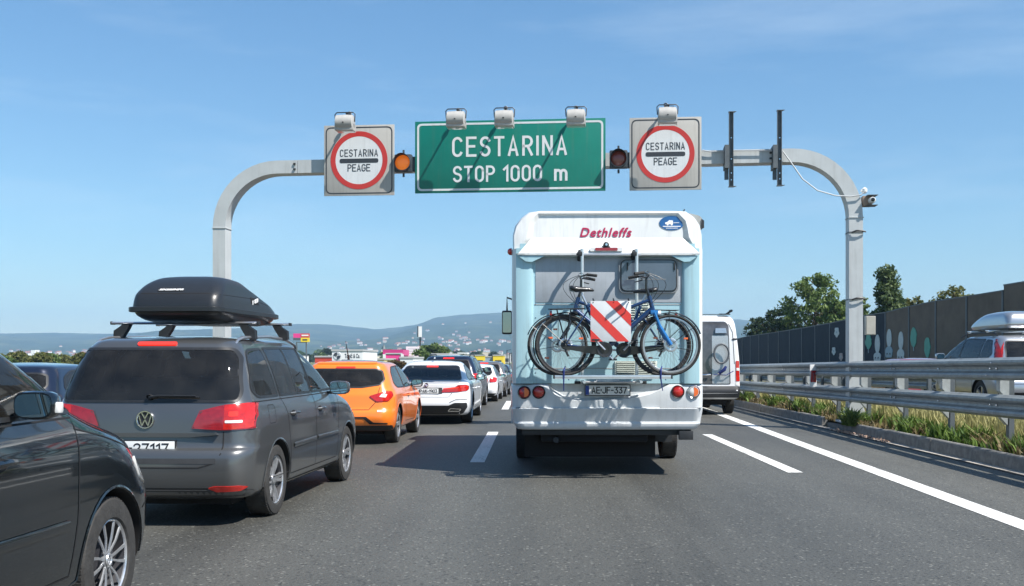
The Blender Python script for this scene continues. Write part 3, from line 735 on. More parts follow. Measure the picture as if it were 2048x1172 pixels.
# ---- roof bars and box (carried by the car, things of their own)
def roof_bars(name, label, px0, px1, y, z, dz=0.09):
    root = thing(name, label, 'roof bar', (-3.27+math.sin(R(3.2))*y, 8.62+math.cos(R(3.2))*y, z-.025), R(-3.2), 'roof bars on the grey people carrier')
    b = MB(); n = 14; L = px1-px0
    vs = []
    for x in (px0, px1):
        for k in range(n): a = 2*math.pi*k/n; vs.append((x, .042*math.cos(a), .013*math.sin(a)))
    b.add(vs, [(k, (k+1) % n, n+(k+1) % n, n+k) for k in range(n)]+[tuple(range(n)), tuple(range(n, 2*n))])
    b.build('bar', M_alu, root)
    for s in (1, -1):
        x = s*.60
        f = MB().prism([(x-s*.02,-.01), (x-s*.09,-.012), (x-s*.065,-.06), (x-s*.02,-.13), (x+s*.03,-.165), (x+s*.065,-.15), (x+s*.06,-.07), (x+s*.0,-.03)], -.035, .035).build('foot', M_black, root)
        MB().box((px1+.004 if s > 0 else px0-.004, 0, 0), (.012,.084,.03), bev=.004).build('end_cap', M_black, root)
    return root
roof_bars('roof_bar', 'silver cross bar under the tail of the black roof box', -.68, .68, .95, 1.765)
roof_bars('roof_bar', 'silver cross bar under the nose of the black roof box', -.68, .68, 1.95, 1.785)
bx = thing('roof_box', 'black wedge shaped cargo box with white lettering on the grey people carrier', 'roof box', (-3.27+math.sin(R(3.2))*.42+.10, 8.62+.42, 1.775), R(-3.4))
M_box = mat('roof_box_black', (0.016,0.018,0.021), 0.36, noise=(30,.15), bump=(220,.10))
lidrows = [(.075,.00,2.06,.405,.10,.12,.26,.46,.02,.04,0), (.10,.0,2.05,.402,.10,.12,.26,.46,.02,.04,0), (.19,.03,1.93,.395,.09,.12,.26,.46,.02,.04,.04),
           (.27,.12,1.66,.375,.09,.12,.24,.50,.02,.05,.05), (.34,.24,1.36,.34,.10,.14,.22,.42,.02,.05,.05), (.385,.36,1.16,.29,.12,.16,.2,.34,.02,.04,.02), (.40,.46,1.0,.22,.12,.14,.16,.24,.01,.02,.01)]
me = body_mesh(lidrows, 3, .015, mats=[M_box]); obj('lid', me, bx)
bsh = Shell(me)
base = body_mesh([(-.035,.22,1.72,.30,.10,.12,.16,.26,.02,.03,0), (-.02,.12,1.86,.34,.10,.12,.2,.34,.02,.03,0), (.03,.02,2.02,.385,.10,.12,.26,.44,.02,.04,0), (.05,.015,2.04,.39,.10,.12,.26,.44,.02,.04,0)], 3, .0, mats=[M_box]); obj('base_tray', base, bx)
rim = body_mesh([(.048,-.02,2.09,.42,.10,.12,.26,.48,.02,.04,0), (.052,-.03,2.10,.428,.10,.12,.26,.48,.02,.04,0), (.088,-.03,2.10,.428,.10,.12,.26,.48,.02,.04,0), (.094,-.02,2.09,.42,.10,.12,.26,.48,.02,.04,0)], 1, .0, mats=[M_box]); obj('closing_rim', rim, bx)
M_label = mat('label_white', (.8,.8,.8), .4)
lab = bsh.panel('name_label', rounded([(-.17,.235), (.065,.235), (.045,.268), (-.17,.268)], .008), 'B', M_seam, bx, .003, .04)
bx.scale = (1, .94, .96); t_ = text_mesh('SIX/////MPR', .22, .026, bold=.02, shear=.3).build('lettering', M_label, lab, smooth=0, fix=False)
q1, _ = bsh.cast(-.05, .2515, 'B'); q2, _ = bsh.cast(-.05, .262, 'B'); t_.location = q1+Vector((0,-.004,0)); t_.rotation_euler = (-math.atan2(q2.y-q1.y, .0105), 0, 0)
lab = bsh.panel('side_label', rounded([(.92,.165), (1.16,.160), (1.13,.225), (.92,.228)], .008), 'R', M_seam, bx, .003, .04)
t_ = text_mesh('I 83', .18, .04, bold=.03, shear=.1).build('lettering', M_label, lab, smooth=0, fix=False)
q1, _ = bsh.cast(1.035, .195, 'R'); t_.location = q1+Vector((.006,0,0)); t_.rotation_euler = (0, R(-12), math.pi/2)
for s in 'RL': bsh.strip('lid_crease', [(.06,.205), (.9,.215), (1.5,.17)], s, .006, M_seam, bx, .0015)
bsh.strip('lid_crease', [(-.36,.215), (.36,.215)], 'B', .006, M_seam, bx, .0015)

# ---- black people carrier in the left foreground
g2 = dict(mpv_g); zs = 1.055; fw = lambda P: [(a+(.13 if a > 2.3 else .08 if a > 1.5 else 0), b*zs) for a, b in P]
g2['side'] = [(n_, fw(P)) for n_, P in mpv_side]; g2['rear'] = [(a, b*zs) for a, b in mpv_g['rear']]; g2['brake'] = (0, 1.535*zs, .17, .012, False)
g2['seams_side'] = [[(1.06,1.58), (1.06,1.1), (1.16,.95), (1.28,.35), (2.18,.35)], [(2.2,1.58), (2.2,.35)], [(2.2,.35), (3.04,.35), (3.10,.62), (3.14,1.0), (3.16,1.13)], [(.32,1.10), (3.16,1.115)]]; g2['handles'] = [(1.4,.96), (2.38,.96)];  g2['mirror'] = (.84,2.62,1.20); g2['mirror_sc'] = .86; g2['lip'] = P_black
g2['headlamps'] = [rounded([(.50,.64), (.80,.66), (.885,.72), (.86,.86), (.76,.82), (.56,.72)], .03)]
car2, sh2 = vehicle('people_carrier', 'glossy black people carrier cut off by the left edge, front wheel in view', 'car', 'tall_mpv', P_black, -3.20, 2.02, R(-1.0), (1,1,1), (.86,3.54), ('cover',.335,.215,.215), g2)
mpv_lamps(car2, sh2)
for s in 'RL':
    sh2.strip('side_moulding', [(1.32,.60), (2.10,.61)], s, .05, P_black, car2, .007, prof=True); sh2.strip('side_moulding', [(2.16,.612), (3.0,.605)], s, .05, P_black, car2, .007, prof=True)
    sh2.panel('headlamp', rounded([(4.02,.70), (4.22,.68), (4.20,.76), (3.88,.86)], .02), s, M_clear, car2, .006, .04)
    sh2.strip('bonnet_gap', [(3.14,1.06), (3.45,1.0), (3.85,.90)], s, .007, M_seam, car2)
    sh2.strip('bumper_gap', [(3.93,.56), (4.15,.66)], s, .008, M_seam, car2)
MB().box((1.045,2.60,1.19), (.03,.05,.05), bev=.01).build('indicator_repeater', M_clear, car2)

# ---- orange hatchback
hatch_side = [('rear', rounded([(.62,1.06), (.80,.965), (1.52,.955), (1.42,1.33), (.98,1.315), (.72,1.22)], [.05,.08,.03,.05,.08,.06])),
              ('front', rounded([(1.58,.955), (2.72,.965), (2.62,1.05), (2.24,1.27), (2.08,1.325), (1.48,1.335)], [.02,.03,.04,.05,.05,.03]))]
og = dict(side=hatch_side, glass=M_see,
    rear=rounded([(-.60,1.02), (-.30,.975), (.30,.975), (.60,1.02), (.655,1.10), (.60,1.255), (.5,1.285), (-.5,1.285), (-.60,1.255), (-.655,1.10)], .03),
    wind=rounded([(-.66,1.0), (.66,1.0), (.52,1.33), (-.52,1.33)], .05),
    lamps=[(rounded([(.44,.825), (.56,.735), (.74,.745), (.80,.83), (.775,.905), (.68,.895)], [.02,.03,.03,.03,.03,.03]), M_red, 'tail_lamp')],
    brake=(.0,1.315,.16,.010,True), seams_side=[[(1.55,1.33), (1.52,.95), (1.46,.75), (1.48,.34), (2.72,.32), (2.80,.62), (2.84,.93)]],
    seams_rear=[[(-.60,.98), (-.54,.72), (-.44,.60), (.44,.60), (.54,.72), (.60,.98)]],
    handles=[(1.72,.80)], mirror=(.78,2.52,1.0), mirror_mat=M_black,
    top_panels=[(rounded([(-.53,.80), (.53,.80), (.53,1.95), (-.53,1.95)], .06), mat('black_roof_foil', (.012,.015,.025), .12, coat=1), 'roof_panel')],
    rear_panels=[(rounded([(-.80,.245), (.80,.245), (.805,.335), (-.805,.335)], .02), M_black, 'bumper_skirt')])
def zscale(g, k):
    g = dict(g); f = lambda P: [(a, b*k) for a, b in P]
    g['side'] = [(n_, f(P)) for n_, P in g['side']]; g['rear'] = f(g['rear']); g['wind'] = f(g['wind']); g['lamps'] = [(f(P), m, n_) for P, m, n_ in g['lamps']]
    b = g['brake']; g['brake'] = (b[0], b[1]*k, *b[2:]); g['seams_side'] = [f(P) for P in g['seams_side']]; g['seams_rear'] = [f(P) for P in g['seams_rear']]
    g['rear_panels'] = [(f(P), m, n_) for P, m, n_ in g['rear_panels']]; g['handles'] = [(a, b*k) for a, b in g['handles']]; m = g['mirror']; g['mirror'] = (m[0], m[1], m[2]*k); return g
og = zscale(og, .97); car3, sh3 = vehicle('hatchback', 'bright orange three door hatchback with a black roof', 'car', 'hatch', P_orange, -3.17, 17.0, R(-1.2), (1,1,.97), (.72,3.19), ('five',.31,.215,.215), og)
sh3.panel('bumper_vent', rounded([(.02,.47), (.40,.47), (.52,.375), (.74,.365), (.74,.345), (.46,.345), (.36,.44), (.02,.45)], .01), 'B', M_seam, car3, .006, .03)
sh3.panel('bumper_vent', rounded(mir([(.02,.47), (.40,.47), (.52,.375), (.74,.365), (.74,.345), (.46,.345), (.36,.44), (.02,.45)]), .01), 'B', M_seam, car3, .006, .03)
for s in (1, -1):
    f = (lambda p: p) if s > 0 else mir
    sh3.panel('lamp_lens', f(rounded([(.60,.79), (.70,.78), (.72,.83), (.64,.84)], .01)), 'B', M_clear, car3, .0155, .03)
    sh3.panel('lamp_lens', f(rounded([(.66,.86), (.74,.85), (.75,.875), (.69,.885)], .01)), 'B', M_redlit, car3, .0155, .03)
    sh3.panel('rear_reflector', f(rounded([(.58,.545), (.66,.545), (.66,.575), (.58,.575)], .01)), 'B', M_clear, car3, .008, .03)
MB().tube([(0,.62,1.41), (0,.60,1.45), (-.02,.46,1.72)], [.022,.012,.004], 8).build('aerial', M_black, car3)
sh3.strip('spoiler_edge', [(-.5,1.345), (.5,1.345)], 'B', .03, P_orange, car3, .012, prof=True)

# ---- white saloon
sed_side = [('rear', rounded([(1.02,1.06), (1.22,1.0), (1.95,.995), (1.92,1.345), (1.62,1.325), (1.30,1.20)], [.04,.06,.02,.03,.06,.05])),
            ('front', rounded([(2.0,.995), (3.08,.995), (2.98,1.07), (2.66,1.27), (2.48,1.34), (1.98,1.355)], [.02,.03,.04,.05,.05,.03]))]
sg = dict(side=sed_side, glass=M_see,
    rear=rounded([(-.70,1.012), (.70,1.012), (.60,1.30), (.54,1.325), (-.54,1.325), (-.60,1.30)], .03),
    wind=rounded([(-.70,1.05), (.70,1.05), (.56,1.36), (-.56,1.36)], .05),
    lamps=[(rounded([(.33,.735), (.62,.745), (.84,.765), (.885,.80), (.89,.875), (.82,.905), (.68,.895), (.62,.85), (.36,.815)], .02), M_red, 'tail_lamp')],
    brake=(.0,1.305,.13,.010,True), seams_side=[[(2.0,1.34), (1.98,.32)], [(1.1,1.0), (1.05,.85), (1.3,.6), (1.35,.33), (3.1,.33), (3.2,.7), (3.2,.95)]],
    seams_rear=[[(-.72,.93), (-.66,.86)], [(-.55,.72), (-.48,.63), (.48,.63), (.55,.72)], [(.72,.93), (.66,.86)], [(-.70,.945), (.70,.945)]],
    handles=[(1.62,.80), (2.6,.79)], mirror=(.85,2.9,1.04), mirror_mat=M_black,
    rear_panels=[(rounded([(-.34,.70), (.34,.70), (.34,.84), (-.34,.84)], .02), mat('plate_recess', (.05,.052,.055), .5), 'plate_recess'),
                 (rounded([(-.86,.50), (-.60,.50), (-.48,.44), (.48,.44), (.60,.50), (.86,.50), (.87,.40), (.78,.26), (.70,.235), (-.70,.235), (-.78,.26), (-.87,.40)], .02), M_black, 'diffuser')])
sg = zscale(sg, .955); car4, sh4 = vehicle('saloon_car', 'white saloon car with red L shaped tail lamps ahead of the orange hatchback', 'car', 'sedan', P_white, -2.34, 22.35, R(-.8), (1,1,.955), (1.02,3.98), ('five',.335,.245,.235), sg)
plate(car4, 'HP.AK-1903', (0,.055,.73), .52, .11)
bd = MB().lathe([(-.012,.001), (-.012,.036), (0,.042)], 'y', n=28).build('badge', M_chrome, car4); bd.location = (0,.06,.857)
for k, m in ((0, M_blueband), (1, M_plate), (2, M_blueband), (3, M_plate)):
    MB().prism([(0,0)]+[(.028*math.cos(math.pi/2*(k+j/6)), .028*math.sin(math.pi/2*(k+j/6))) for j in range(7)], -.015, -.011).build('badge_quarter', m, bd)
MB().lathe([(-.018,.031), (-.018,.042), (-.01,.042)], 'y', n=28).build('badge_ring', M_black, bd)
for s in (1, -1):
    sh4.strip('light_bar', [(s*.36,.785), (s*.62,.80), (s*.86,.83)], 'B', .012, M_redlit, car4, .0135)
    sh4.strip('exhaust_trim', rounded([(s*.46,.30), (s*.70,.30), (s*.74,.345), (s*.52,.36)], .02), 'B', .018, M_chrome, car4, .012, closed=True)
    sh4.strip('bumper_crease', [(s*.50,.485), (s*.63,.545), (s*.86,.55)], 'B', .012, mat('plate_recess', (.05,.052,.055)), car4, .008)
MB().prism([(1.55,1.43), (1.75,1.47), (1.78,1.43)], -.01, .01, 'yz').build('aerial_fin', P_white, car4)
sh4.panel('roof_panel', rounded([(-.52,1.75), (.52,1.75), (.50,2.2), (-.50,2.2)], .05), 'T', M_glass, car4, .004, .1)

# ---- sports utility cars further up the queue
suv_side = [('rear', rounded([(.55,1.30), (.70,1.21), (1.12,1.21), (1.08,1.62), (.80,1.60)], .05)), ('rear', rounded([(1.18,1.21), (2.18,1.21), (2.18,1.65), (1.14,1.63)], .03)),
            ('front', rounded([(2.24,1.21), (3.28,1.215), (3.12,1.34), (2.72,1.60), (2.6,1.64), (2.24,1.65)], .04))]
ug = dict(side=suv_side, glass=M_see, rear=rounded([(-.70,1.20), (.70,1.20), (.66,1.45), (.60,1.58), (-.60,1.58), (-.66,1.45)], .05),
    wind=rounded([(-.72,1.22), (.72,1.22), (.58,1.6), (-.58,1.6)], .05),
    lamps=[(rounded([(.60,.93), (.86,.95), (.92,1.16), (.74,1.13), (.60,1.02)], .03), M_red, 'tail_lamp')],
    brake=(0,1.63,.17,.011,True), seams_side=[[(2.21,1.65), (2.2,.42)], [(1.15,1.6), (1.15,1.2), (1.3,.9), (1.35,.45), (3.3,.45), (3.35,1.1)]],
    seams_rear=[[(-.62,1.0), (-.62,.66), (.62,.66), (.62,1.0)]], handles=[(1.4,1.05), (2.5,1.05)], mirror=(.90,3.0,1.26),
    rear_panels=[(rounded([(-.88,.34), (.88,.34), (.90,.48), (-.90,.48)], .03), M_black, 'bumper_skirt')])
def suv(name, label, pm, X, Y, rz, sc, tw='nine', z=0, g=ug, group=None):
    gg = dict(g)
    def s2(P): return [(a*sc[0], b*sc[2]) for a, b in P]
    def s1(P): return [(a*sc[1], b*sc[2]) for a, b in P]
    gg['side'] = [(n, s1(P)) for n, P in g['side']]; gg['rear'] = s2(g['rear']); gg['wind'] = s2(g['wind'])
    gg['lamps'] = [(s2(P), m, n) for P, m, n in g['lamps']]; gg['rear_panels'] = [(s2(P), m, n) for P, m, n in g.get('rear_panels', [])]
    b = g['brake']; gg['brake'] = (b[0], b[1]*sc[2], b[2]*sc[0], b[3], b[4])
    gg['seams_side'] = [s1(P) for P in g['seams_side']]; gg['seams_rear'] = [s2(P) for P in g['seams_rear']]
    gg['handles'] = [(a*sc[1], c*sc[2]) for a, c in g['handles']]; m = g['mirror']; gg['mirror'] = (m[0]*sc[0], m[1]*sc[1], m[2]*sc[2])
    return vehicle(name, label, 'car', g.get('kind', 'suv'), pm, X, Y, rz, sc, (.95*sc[1], 3.83*sc[1]), (tw,.36*sc[2],.235,.24), gg, group, z)
c5, s5 = suv('sports_utility_car', 'dark blue sports utility car with roof rails ahead of the white saloon', P_navy, -2.44, 28.9, R(-1.5), (.90,.90,.885))
for s in (1, -1): MB().tube([(s*.57,.68,1.51), (s*.575,.8,1.555), (s*.57,2.1,1.565), (s*.55,2.35,1.50)], .016, 8).build('roof_rail', M_black, c5)
hg = dict(kind='hatch', side=hatch_side, glass=M_see, rear=[(a, b/.97) for a, b in og['rear']], wind=[(a, b/.97) for a, b in og['wind']], lamps=[(rounded([(.58,.74), (.80,.75), (.82,.90), (.70,.94), (.60,.90)], .05), M_red, 'tail_lamp')],
    brake=og['brake'], seams_side=og['seams_side'], seams_rear=og['seams_rear'], handles=og['handles'], mirror=og['mirror'], rear_panels=og['rear_panels'])
def hatchb(name, label, pm, X, Y, rz, sc, tw='nine', z=0):
    g = hg; gg = dict(hg)
    def s2(P): return [(a*sc[0], b*sc[2]) for a, b in P]
    def s1(P): return [(a*sc[1], b*sc[2]) for a, b in P]
    gg['side'] = [(n, s1(P)) for n, P in g['side']]; gg['rear'] = s2(g['rear']); gg['wind'] = s2(g['wind']); gg['lamps'] = [(s2(P), m, n) for P, m, n in g['lamps']]
    gg['rear_panels'] = [(s2(P), m, n) for P, m, n in g['rear_panels']]; b = g['brake']; gg['brake'] = (0, b[1]*sc[2], b[2]*sc[0], b[3], True)
    gg['seams_side'] = [s1(P) for P in g['seams_side']]; gg['seams_rear'] = [s2(P) for P in g['seams_rear']]
    gg['handles'] = [(a*sc[1], c*sc[2]) for a, c in g['handles']]; m = g['mirror']; gg['mirror'] = (m[0]*sc[0], m[1]*sc[1], m[2]*sc[2])
    return vehicle(name, label, 'car', 'hatch', pm, X, Y, rz, sc, (.72*sc[1], 3.19*sc[1]), (tw,.31,.21,.21), gg, None, z)
hatchb('hatchback', 'white hatchback partly hidden by the dark blue sports utility car', P_white, -2.08, 34.6, R(-2), (.96,.93,.88))
suv('sports_utility_car', 'light brown sports utility car in the queue beside the motorhome', P_taupe, -1.93, 38.9, R(-2), (.88,.85,.78))
hatchb('hatchback', 'dark hatchback at the far end of the queue, almost hidden by the motorhome', P_navy, -1.80, 44.0, R(-3), (.96,.95,.86))
hatchb('hatchback', 'dark blue car in the far left lane, seen between the two people carriers', P_navy, -7.35, 13.9, R(0), (1.0,1.1,.945))

# ---- silver estate on the slip road with a roof box
vg = dict(ug); vg['lamps'] = [(rounded([(.70,1.02), (.93,1.00), (.94,1.16), (.86,1.25), (.80,1.62), (.72,1.62), (.78,1.22), (.72,1.14)], .02), M_red, 'tail_lamp')]
c9, s9 = suv('sports_utility_car', 'silver sports utility car with a silver roof box behind the guardrail', P_silver, 10.72, 21.95, R(0), (.98,1.0,1.0), 'five', .23, vg)
for s in 'RL': s9.panel('tail_lamp', rounded([(.03,1.02), (.34,1.02), (.20,1.12), (.27,1.25), (.42,1.55), (.34,1.56), (.2,1.3), (.1,1.15)], .03), s, M_red, c9, .012, .04)
for s in (1, -1): MB().tube([(s*.63,.75,1.71), (s*.64,.9,1.77), (s*.63,2.3,1.78), (s*.61,2.7,1.70)], .018, 8).build('roof_rail', M_black, c9)
for yy, lb in ((1.15, 'short silver bar under the tail of the silver roof box'), (2.1, 'short silver bar under the nose of the silver roof box')):
    rb = thing('roof_bar', lb, 'roof bar', (10.72, 21.95+yy, .23+1.80), 0, 'roof bars on the silver car')
    MB().box((0,0,.02), (1.42,.08,.03), bev=.01).build('bar', M_alu, rb)
    for s in (1, -1): MB().box((s*.62,0,0), (.12,.11,.05), bev=.015).build('foot', M_alu, rb)
b9 = thing('roof_box', 'rounded silver cargo box on the silver sports utility car', 'roof box', (10.66, 22.55, 2.10), 0)
obj('lid', body_mesh([(.0,.06,2.15,.40,.10,.12,.28,.5,.02,.05,0), (.07,.0,2.24,.42,.10,.12,.28,.55,.02,.05,0), (.11,.0,2.2,.418,.10,.12,.28,.6,.02,.05,0), (.25,.04,1.85,.40,.12,.16,.26,.6,.02,.05,.0), (.34,.14,1.5,.34,.14,.2,.22,.5,.02,.05,0), (.37,.3,1.2,.26,.14,.2,.2,.4,.02,.05,0)], 3, .02, mats=[P_silver]), b9)
MB().bb(-.36,.36,.1,1.95,-.05,.01,.02).build('base_tray', M_black, b9)
hatchb('hatchback', 'low dark red hatchback on the slip road, glimpsed through the guardrail', P_redcar, 10.6, 27.9, R(0), (1,1,.93), 'five', .12)
# ------------------------------------------------------------------ motorhome
CY = 12.46; CX = 0.873
def K(px, py, y=0.0):
    """motorhome metres (x, z) of a spot seen at (px, py) on a surface y behind its rear face"""
    p = at(px, py, CY+y); return (p.x-CX, p.z)
M_cw = mat('motorhome_white', (0.70,0.71,0.70), 0.3, coat=.4, noise=(1.6,.09,9), streak=.22, bump=(3,.02))
M_cb = mat('motorhome_pale_blue', (0.34,0.53,0.59), 0.35, coat=.4, noise=(1.8,.09,9), streak=.28)
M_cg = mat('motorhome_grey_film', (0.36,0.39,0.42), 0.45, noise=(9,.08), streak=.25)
M_bump = mat('motorhome_bumper', (0.54,0.57,0.59), 0.4, coat=.2, noise=(2.5,.07,9), streak=.22)
M_dk = mat('dark_steel', (0.018,0.02,0.023), 0.5, noise=(20,.3))
rv = thing('motorhome', 'white and pale blue motorhome with two bicycles on its rear rack', 'motorhome', (CX, CY, 0))
W2 = 1.15
def outline(w=W2, zb=.62, zt=3.20, ch=.235):
    return rounded([(-w,zb), (w,zb), (w,zt-.32), (w-ch,zt), (-w+ch,zt), (-w,zt-.32)], [.02,.02,.22,.16,.16,.22], 6)
b = MB().prism(outline(), .34, 4.45); b.build('shell', M_cw, rv, 40)
# alcove over the cab
MB().prism([(4.44,2.15), (5.15,2.12), (5.62,2.42), (5.66,2.72), (5.35,3.08), (4.44,3.19)], -W2+.03, W2-.03, 'yz').build('alcove', M_cw, rv, 35)
cab = MB().prism([(4.44,.45), (5.75,.42), (6.22,.5), (6.28,.85), (6.1,1.12), (5.55,1.30), (4.95,2.15), (4.44,2.16)], -.98, .98, 'yz').build('cab', M_cw, rv, 35)
for s in (1, -1):
    MB().prism(rounded([(4.52,1.28), (5.36,1.28), (4.90,2.0), (4.52,2.0)], .05), s*.981, s*.99, 'yz').build('cab_window', M_glass, cab)
    MB().prism(rounded([(1.5,1.6), (2.7,1.6), (2.7,2.25), (1.5,2.25)], .08), s*(W2+.001), s*(W2+.03), 'yz').build('side_window', M_glass, rv)
    MB().prism([(.34,.63), (4.44,.63), (4.44,1.12), (.34,1.12)], s*(W2+.001), s*(W2+.015), 'yz').build('side_skirt', M_bump, rv)
ws_ = MB().box((0,5.78,1.74), (1.7,.012,.95), Matrix.Rotation(R(35),3,'X')).build('windscreen', M_glass, cab)
# rear wall, set slightly back under the cap
RW = .045
MB().bb(-W2+.10, W2-.10, RW, RW+.02, 1.118, 2.80).build('rear_wall', M_cb, rv)
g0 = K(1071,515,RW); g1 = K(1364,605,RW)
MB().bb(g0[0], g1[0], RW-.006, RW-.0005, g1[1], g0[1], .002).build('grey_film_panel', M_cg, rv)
# corner pillars
for s in (1, -1):
    pl = [(s*(W2+.003),.50), (s*(W2+.003),.12), (s*(W2-.015),.05), (s*(W2-.05),.012), (s*(W2-.09),.004), (s*(W2-.17),.003), (s*(W2-.225),.006), (s*(W2-.25),.02), (s*(W2-.262),RW+.004), (s*(W2-.10),.5)]
    pc = MB().prism(pl[3:], 1.118, 2.74, 'xy').build('corner_pillar', M_cb, rv, 60); MB().prism(pl[:4]+[(s*(W2-.05),.5)], 1.118, 2.735, 'xy').build('corner_trim', M_cw, pc, 60)
# overhanging top cap, lofted rows from the lip up to the roof
zl = K(0,511,-.05)[1]
def caprow(z, y, w, r, yb=.36):
    P = [(-w, yb), (-w, y+r)]+[(-w+r*(1-math.cos(a)), y+r*(1-math.sin(a))) for a in [math.pi/2*k/5 for k in range(1, 6)]]
    P += [(x, y, ) for x in (-w*.5, 0, w*.5)]
    P += [(w-r*(1-math.cos(a)), y+r*(1-math.sin(a))) for a in [math.pi/2*k/5 for k in range(5, 0, -1)]]+[(w, y+r), (w, yb)]
    return [(px, py, z) for px, py in P]
rows = [caprow(zl-.004, .05, W2-.12, .02, .06), caprow(zl-.004, -.03, W2-.07, .10), caprow(zl+.012, -.05, W2-.045, .12), caprow(zl+.03, -.045, W2-.03, .12)]
cap = MB(); n = len(rows[0]); cap.add([p for r_ in rows for p in r_], [(i*n+k, i*n+k+1, (i+1)*n+k+1, (i+1)*n+k) for i in range(len(rows)-1) for k in range(n-1)])
def oy(x, z):      # outer frame surface of the cap: pushed forward towards the roof
    return 0.045+max(0, z-2.86)*.08
A = [K(*p) for p in ((1026,508),(1025,470),(1030,450),(1042,434),(1058,422),(1080,419),(1350,419),(1374,420),(1391,432),(1402,448),(1406,468),(1407,508))]
A = [(max(-W2, min(W2, a)), c) for a, c in A]
I1 = [K(*p) for p in ((1041,500),(1048,484),(1052,474),(1056,462),(1060,440),(1076,425),(1358,424),(1373,440),(1377,458),(1379,473),(1385,484),(1396,500))]
I2 = [K(*p) for p in ((1043,499),(1056,484),(1064,474),(1066,464),(1069,446),(1082,429),(1352,428),(1365,444),(1368,461),(1368,473),(1376,484),(1393,499))]
nA = len(A)
L0 = [(a, .36, c) for a, c in A]; L1 = [(a, oy(a,c)+.05, c) for a, c in A]; L1b = [(a*.985, oy(a,c)+.012, c-(.01 if c > 3 else 0)) for a, c in A]
L2 = [(a, oy(a,c), c) for a, c in I1]; L3 = [(a, .085+max(0, c-2.87)*.04, c) for a, c in I2]
cap.add(L0+L1+L1b+L2+L3, [(r_*nA+k, r_*nA+k+1, (r_+1)*nA+k+1, (r_+1)*nA+k) for r_ in range(4) for k in range(nA-1)])
# flat upper face and the sloping, sunlit lip below it
zi = K(0,474)[1]; xa = K(1064,474)[0]; xb = K(1368,473)[0]
def capf(c): return .085+max(0, c-2.87)*.04
cap.add([(xa, capf(zi), zi), (xb, capf(zi), zi)]+[(a, capf(c), c) for a, c in I2[9:1:-1]], [tuple(range(10))])
la = K(1035,509); lb = K(1400,508)
xs = [0, .03, .1, .25, .5, .75, .9, .97, 1]; pr = [(0.0, 1.0), (.25,.72), (.55,.38), (.8,.10), (.92,0), (1,.02)]
V = []; Fq = []
for (t, yy) in pr:
    for u in xs:
        x0 = xa+(la[0]-xa)*t; x1 = xb+(lb[0]-xb)*t
        V.append((x0+(x1-x0)*u, -.05+(capf(zi)+.05)*yy, zi+(zl+.012-zi)*t))
for i in range(len(pr)-1):
    for k in range(len(xs)-1): Fq.append((i*9+k, i*9+k+1, (i+1)*9+k+1, (i+1)*9+k))
cap.add(V, Fq)
cap.build('top_cap', M_cw, rv, 28)
# under-cap corner gussets
for s in (1, -1):
    MB().prism([(s*(W2-.07),zl), (s*(W2-.40),zl), (s*(W2-.24),zl-.075), (s*(W2-.17),zl-.07)], -.035, RW-.002).build('corner_gusset', M_cb, rv)
# bumper with the scooped recess
brow = [(.56,.09,.6,W2-.10,.10,.10,.05,.05,0,0,0), (.565,.06,.6,W2-.07,.11,.11,.05,.05,0,0,0), (.60,.035,.6,W2-.045,.12,.12,.05,.05,0,0,0), (.635,.03,.6,W2-.02,.12,.12,.05,.05,0,0,0), (.66,.042,.6,W2-.015,.12,.12,.05,.05,0,0,0),
        (.79,-.004,.6,W2,.12,.12,.05,.05,0,0,0), (.818,-.014,.6,W2,.12,.12,.05,.05,0,0,0), (.826,.005,.6,W2,.12,.12,.05,.05,0,0,0), (.832,.02,.6,W2+.004,.12,.12,.05,.05,0,0,0), (.98,.012,.6,W2+.006,.12,.12,.05,.05,0,0,0), (1.07,.02,.6,W2+.006,.12,.12,.05,.05,0,0,0), (1.10,.035,.6,W2+.002,.12,.12,.05,.05,0,0,0), (1.115,.07,.6,W2-.01,.1,.1,.05,.05,0,0,0)]
bm_me = body_mesh(brow, 2, 0.0, mats=[M_bump, M_bump])
o = bpy.data.objects.new('tmp', bm_me); COL.objects.link(o)
nz_ = [K(*p) for p in ((1092,750),(1346,750),(1346,768),(1325,780),(1300,790),(1272,797),(1240,801),(1155,803),(1120,798),(1100,785),(1092,768))]
cut = MB(); m_ = len(nz_); zc = sum(c for a, c in nz_)/m_
cut.add([(a*1.0, -.2, c-(.02 if c < zc else 0)) for a, c in nz_]+[(a*1.0, .0, c) for a, c in nz_]+[(a*.93, .09, c+(.04 if c < zc else 0)) for a, c in nz_],
        [tuple(range(m_))[::-1], tuple(range(2*m_, 3*m_))]+[(r_*m_+k, r_*m_+(k+1) % m_, (r_+1)*m_+(k+1) % m_, (r_+1)*m_+k) for r_ in range(2) for k in range(m_)])
cm = cut.mesh('cut', [M_bump], smooth=0); co_ = bpy.data.objects.new('cut', cm); COL.objects.link(co_)
md = o.modifiers.new('b', 'BOOLEAN'); md.operation = 'DIFFERENCE'; md.object = co_; md.solver = 'EXACT'
bpy.context.view_layer.update(); me = bpy.data.meshes.new_from_object(o.evaluated_get(bpy.context.evaluated_depsgraph_get()))
bpy.data.objects.remove(o); bpy.data.objects.remove(co_); me.name = 'rear_bumper'
me.polygons.foreach_set('use_smooth', [True]*len(me.polygons)); me.set_sharp_from_angle(angle=R(32)); obj('rear_bumper', me, rv)
for s, x0, x1 in ((-1, 1029, 1077), (1, 1316, 1404)):
    a = K(x0,0)[0]; c = K(x1,0)[0]
    MB().bb(a+.02, c, .0, .02, .823, .83).build('bumper_groove', M_dk, rv)
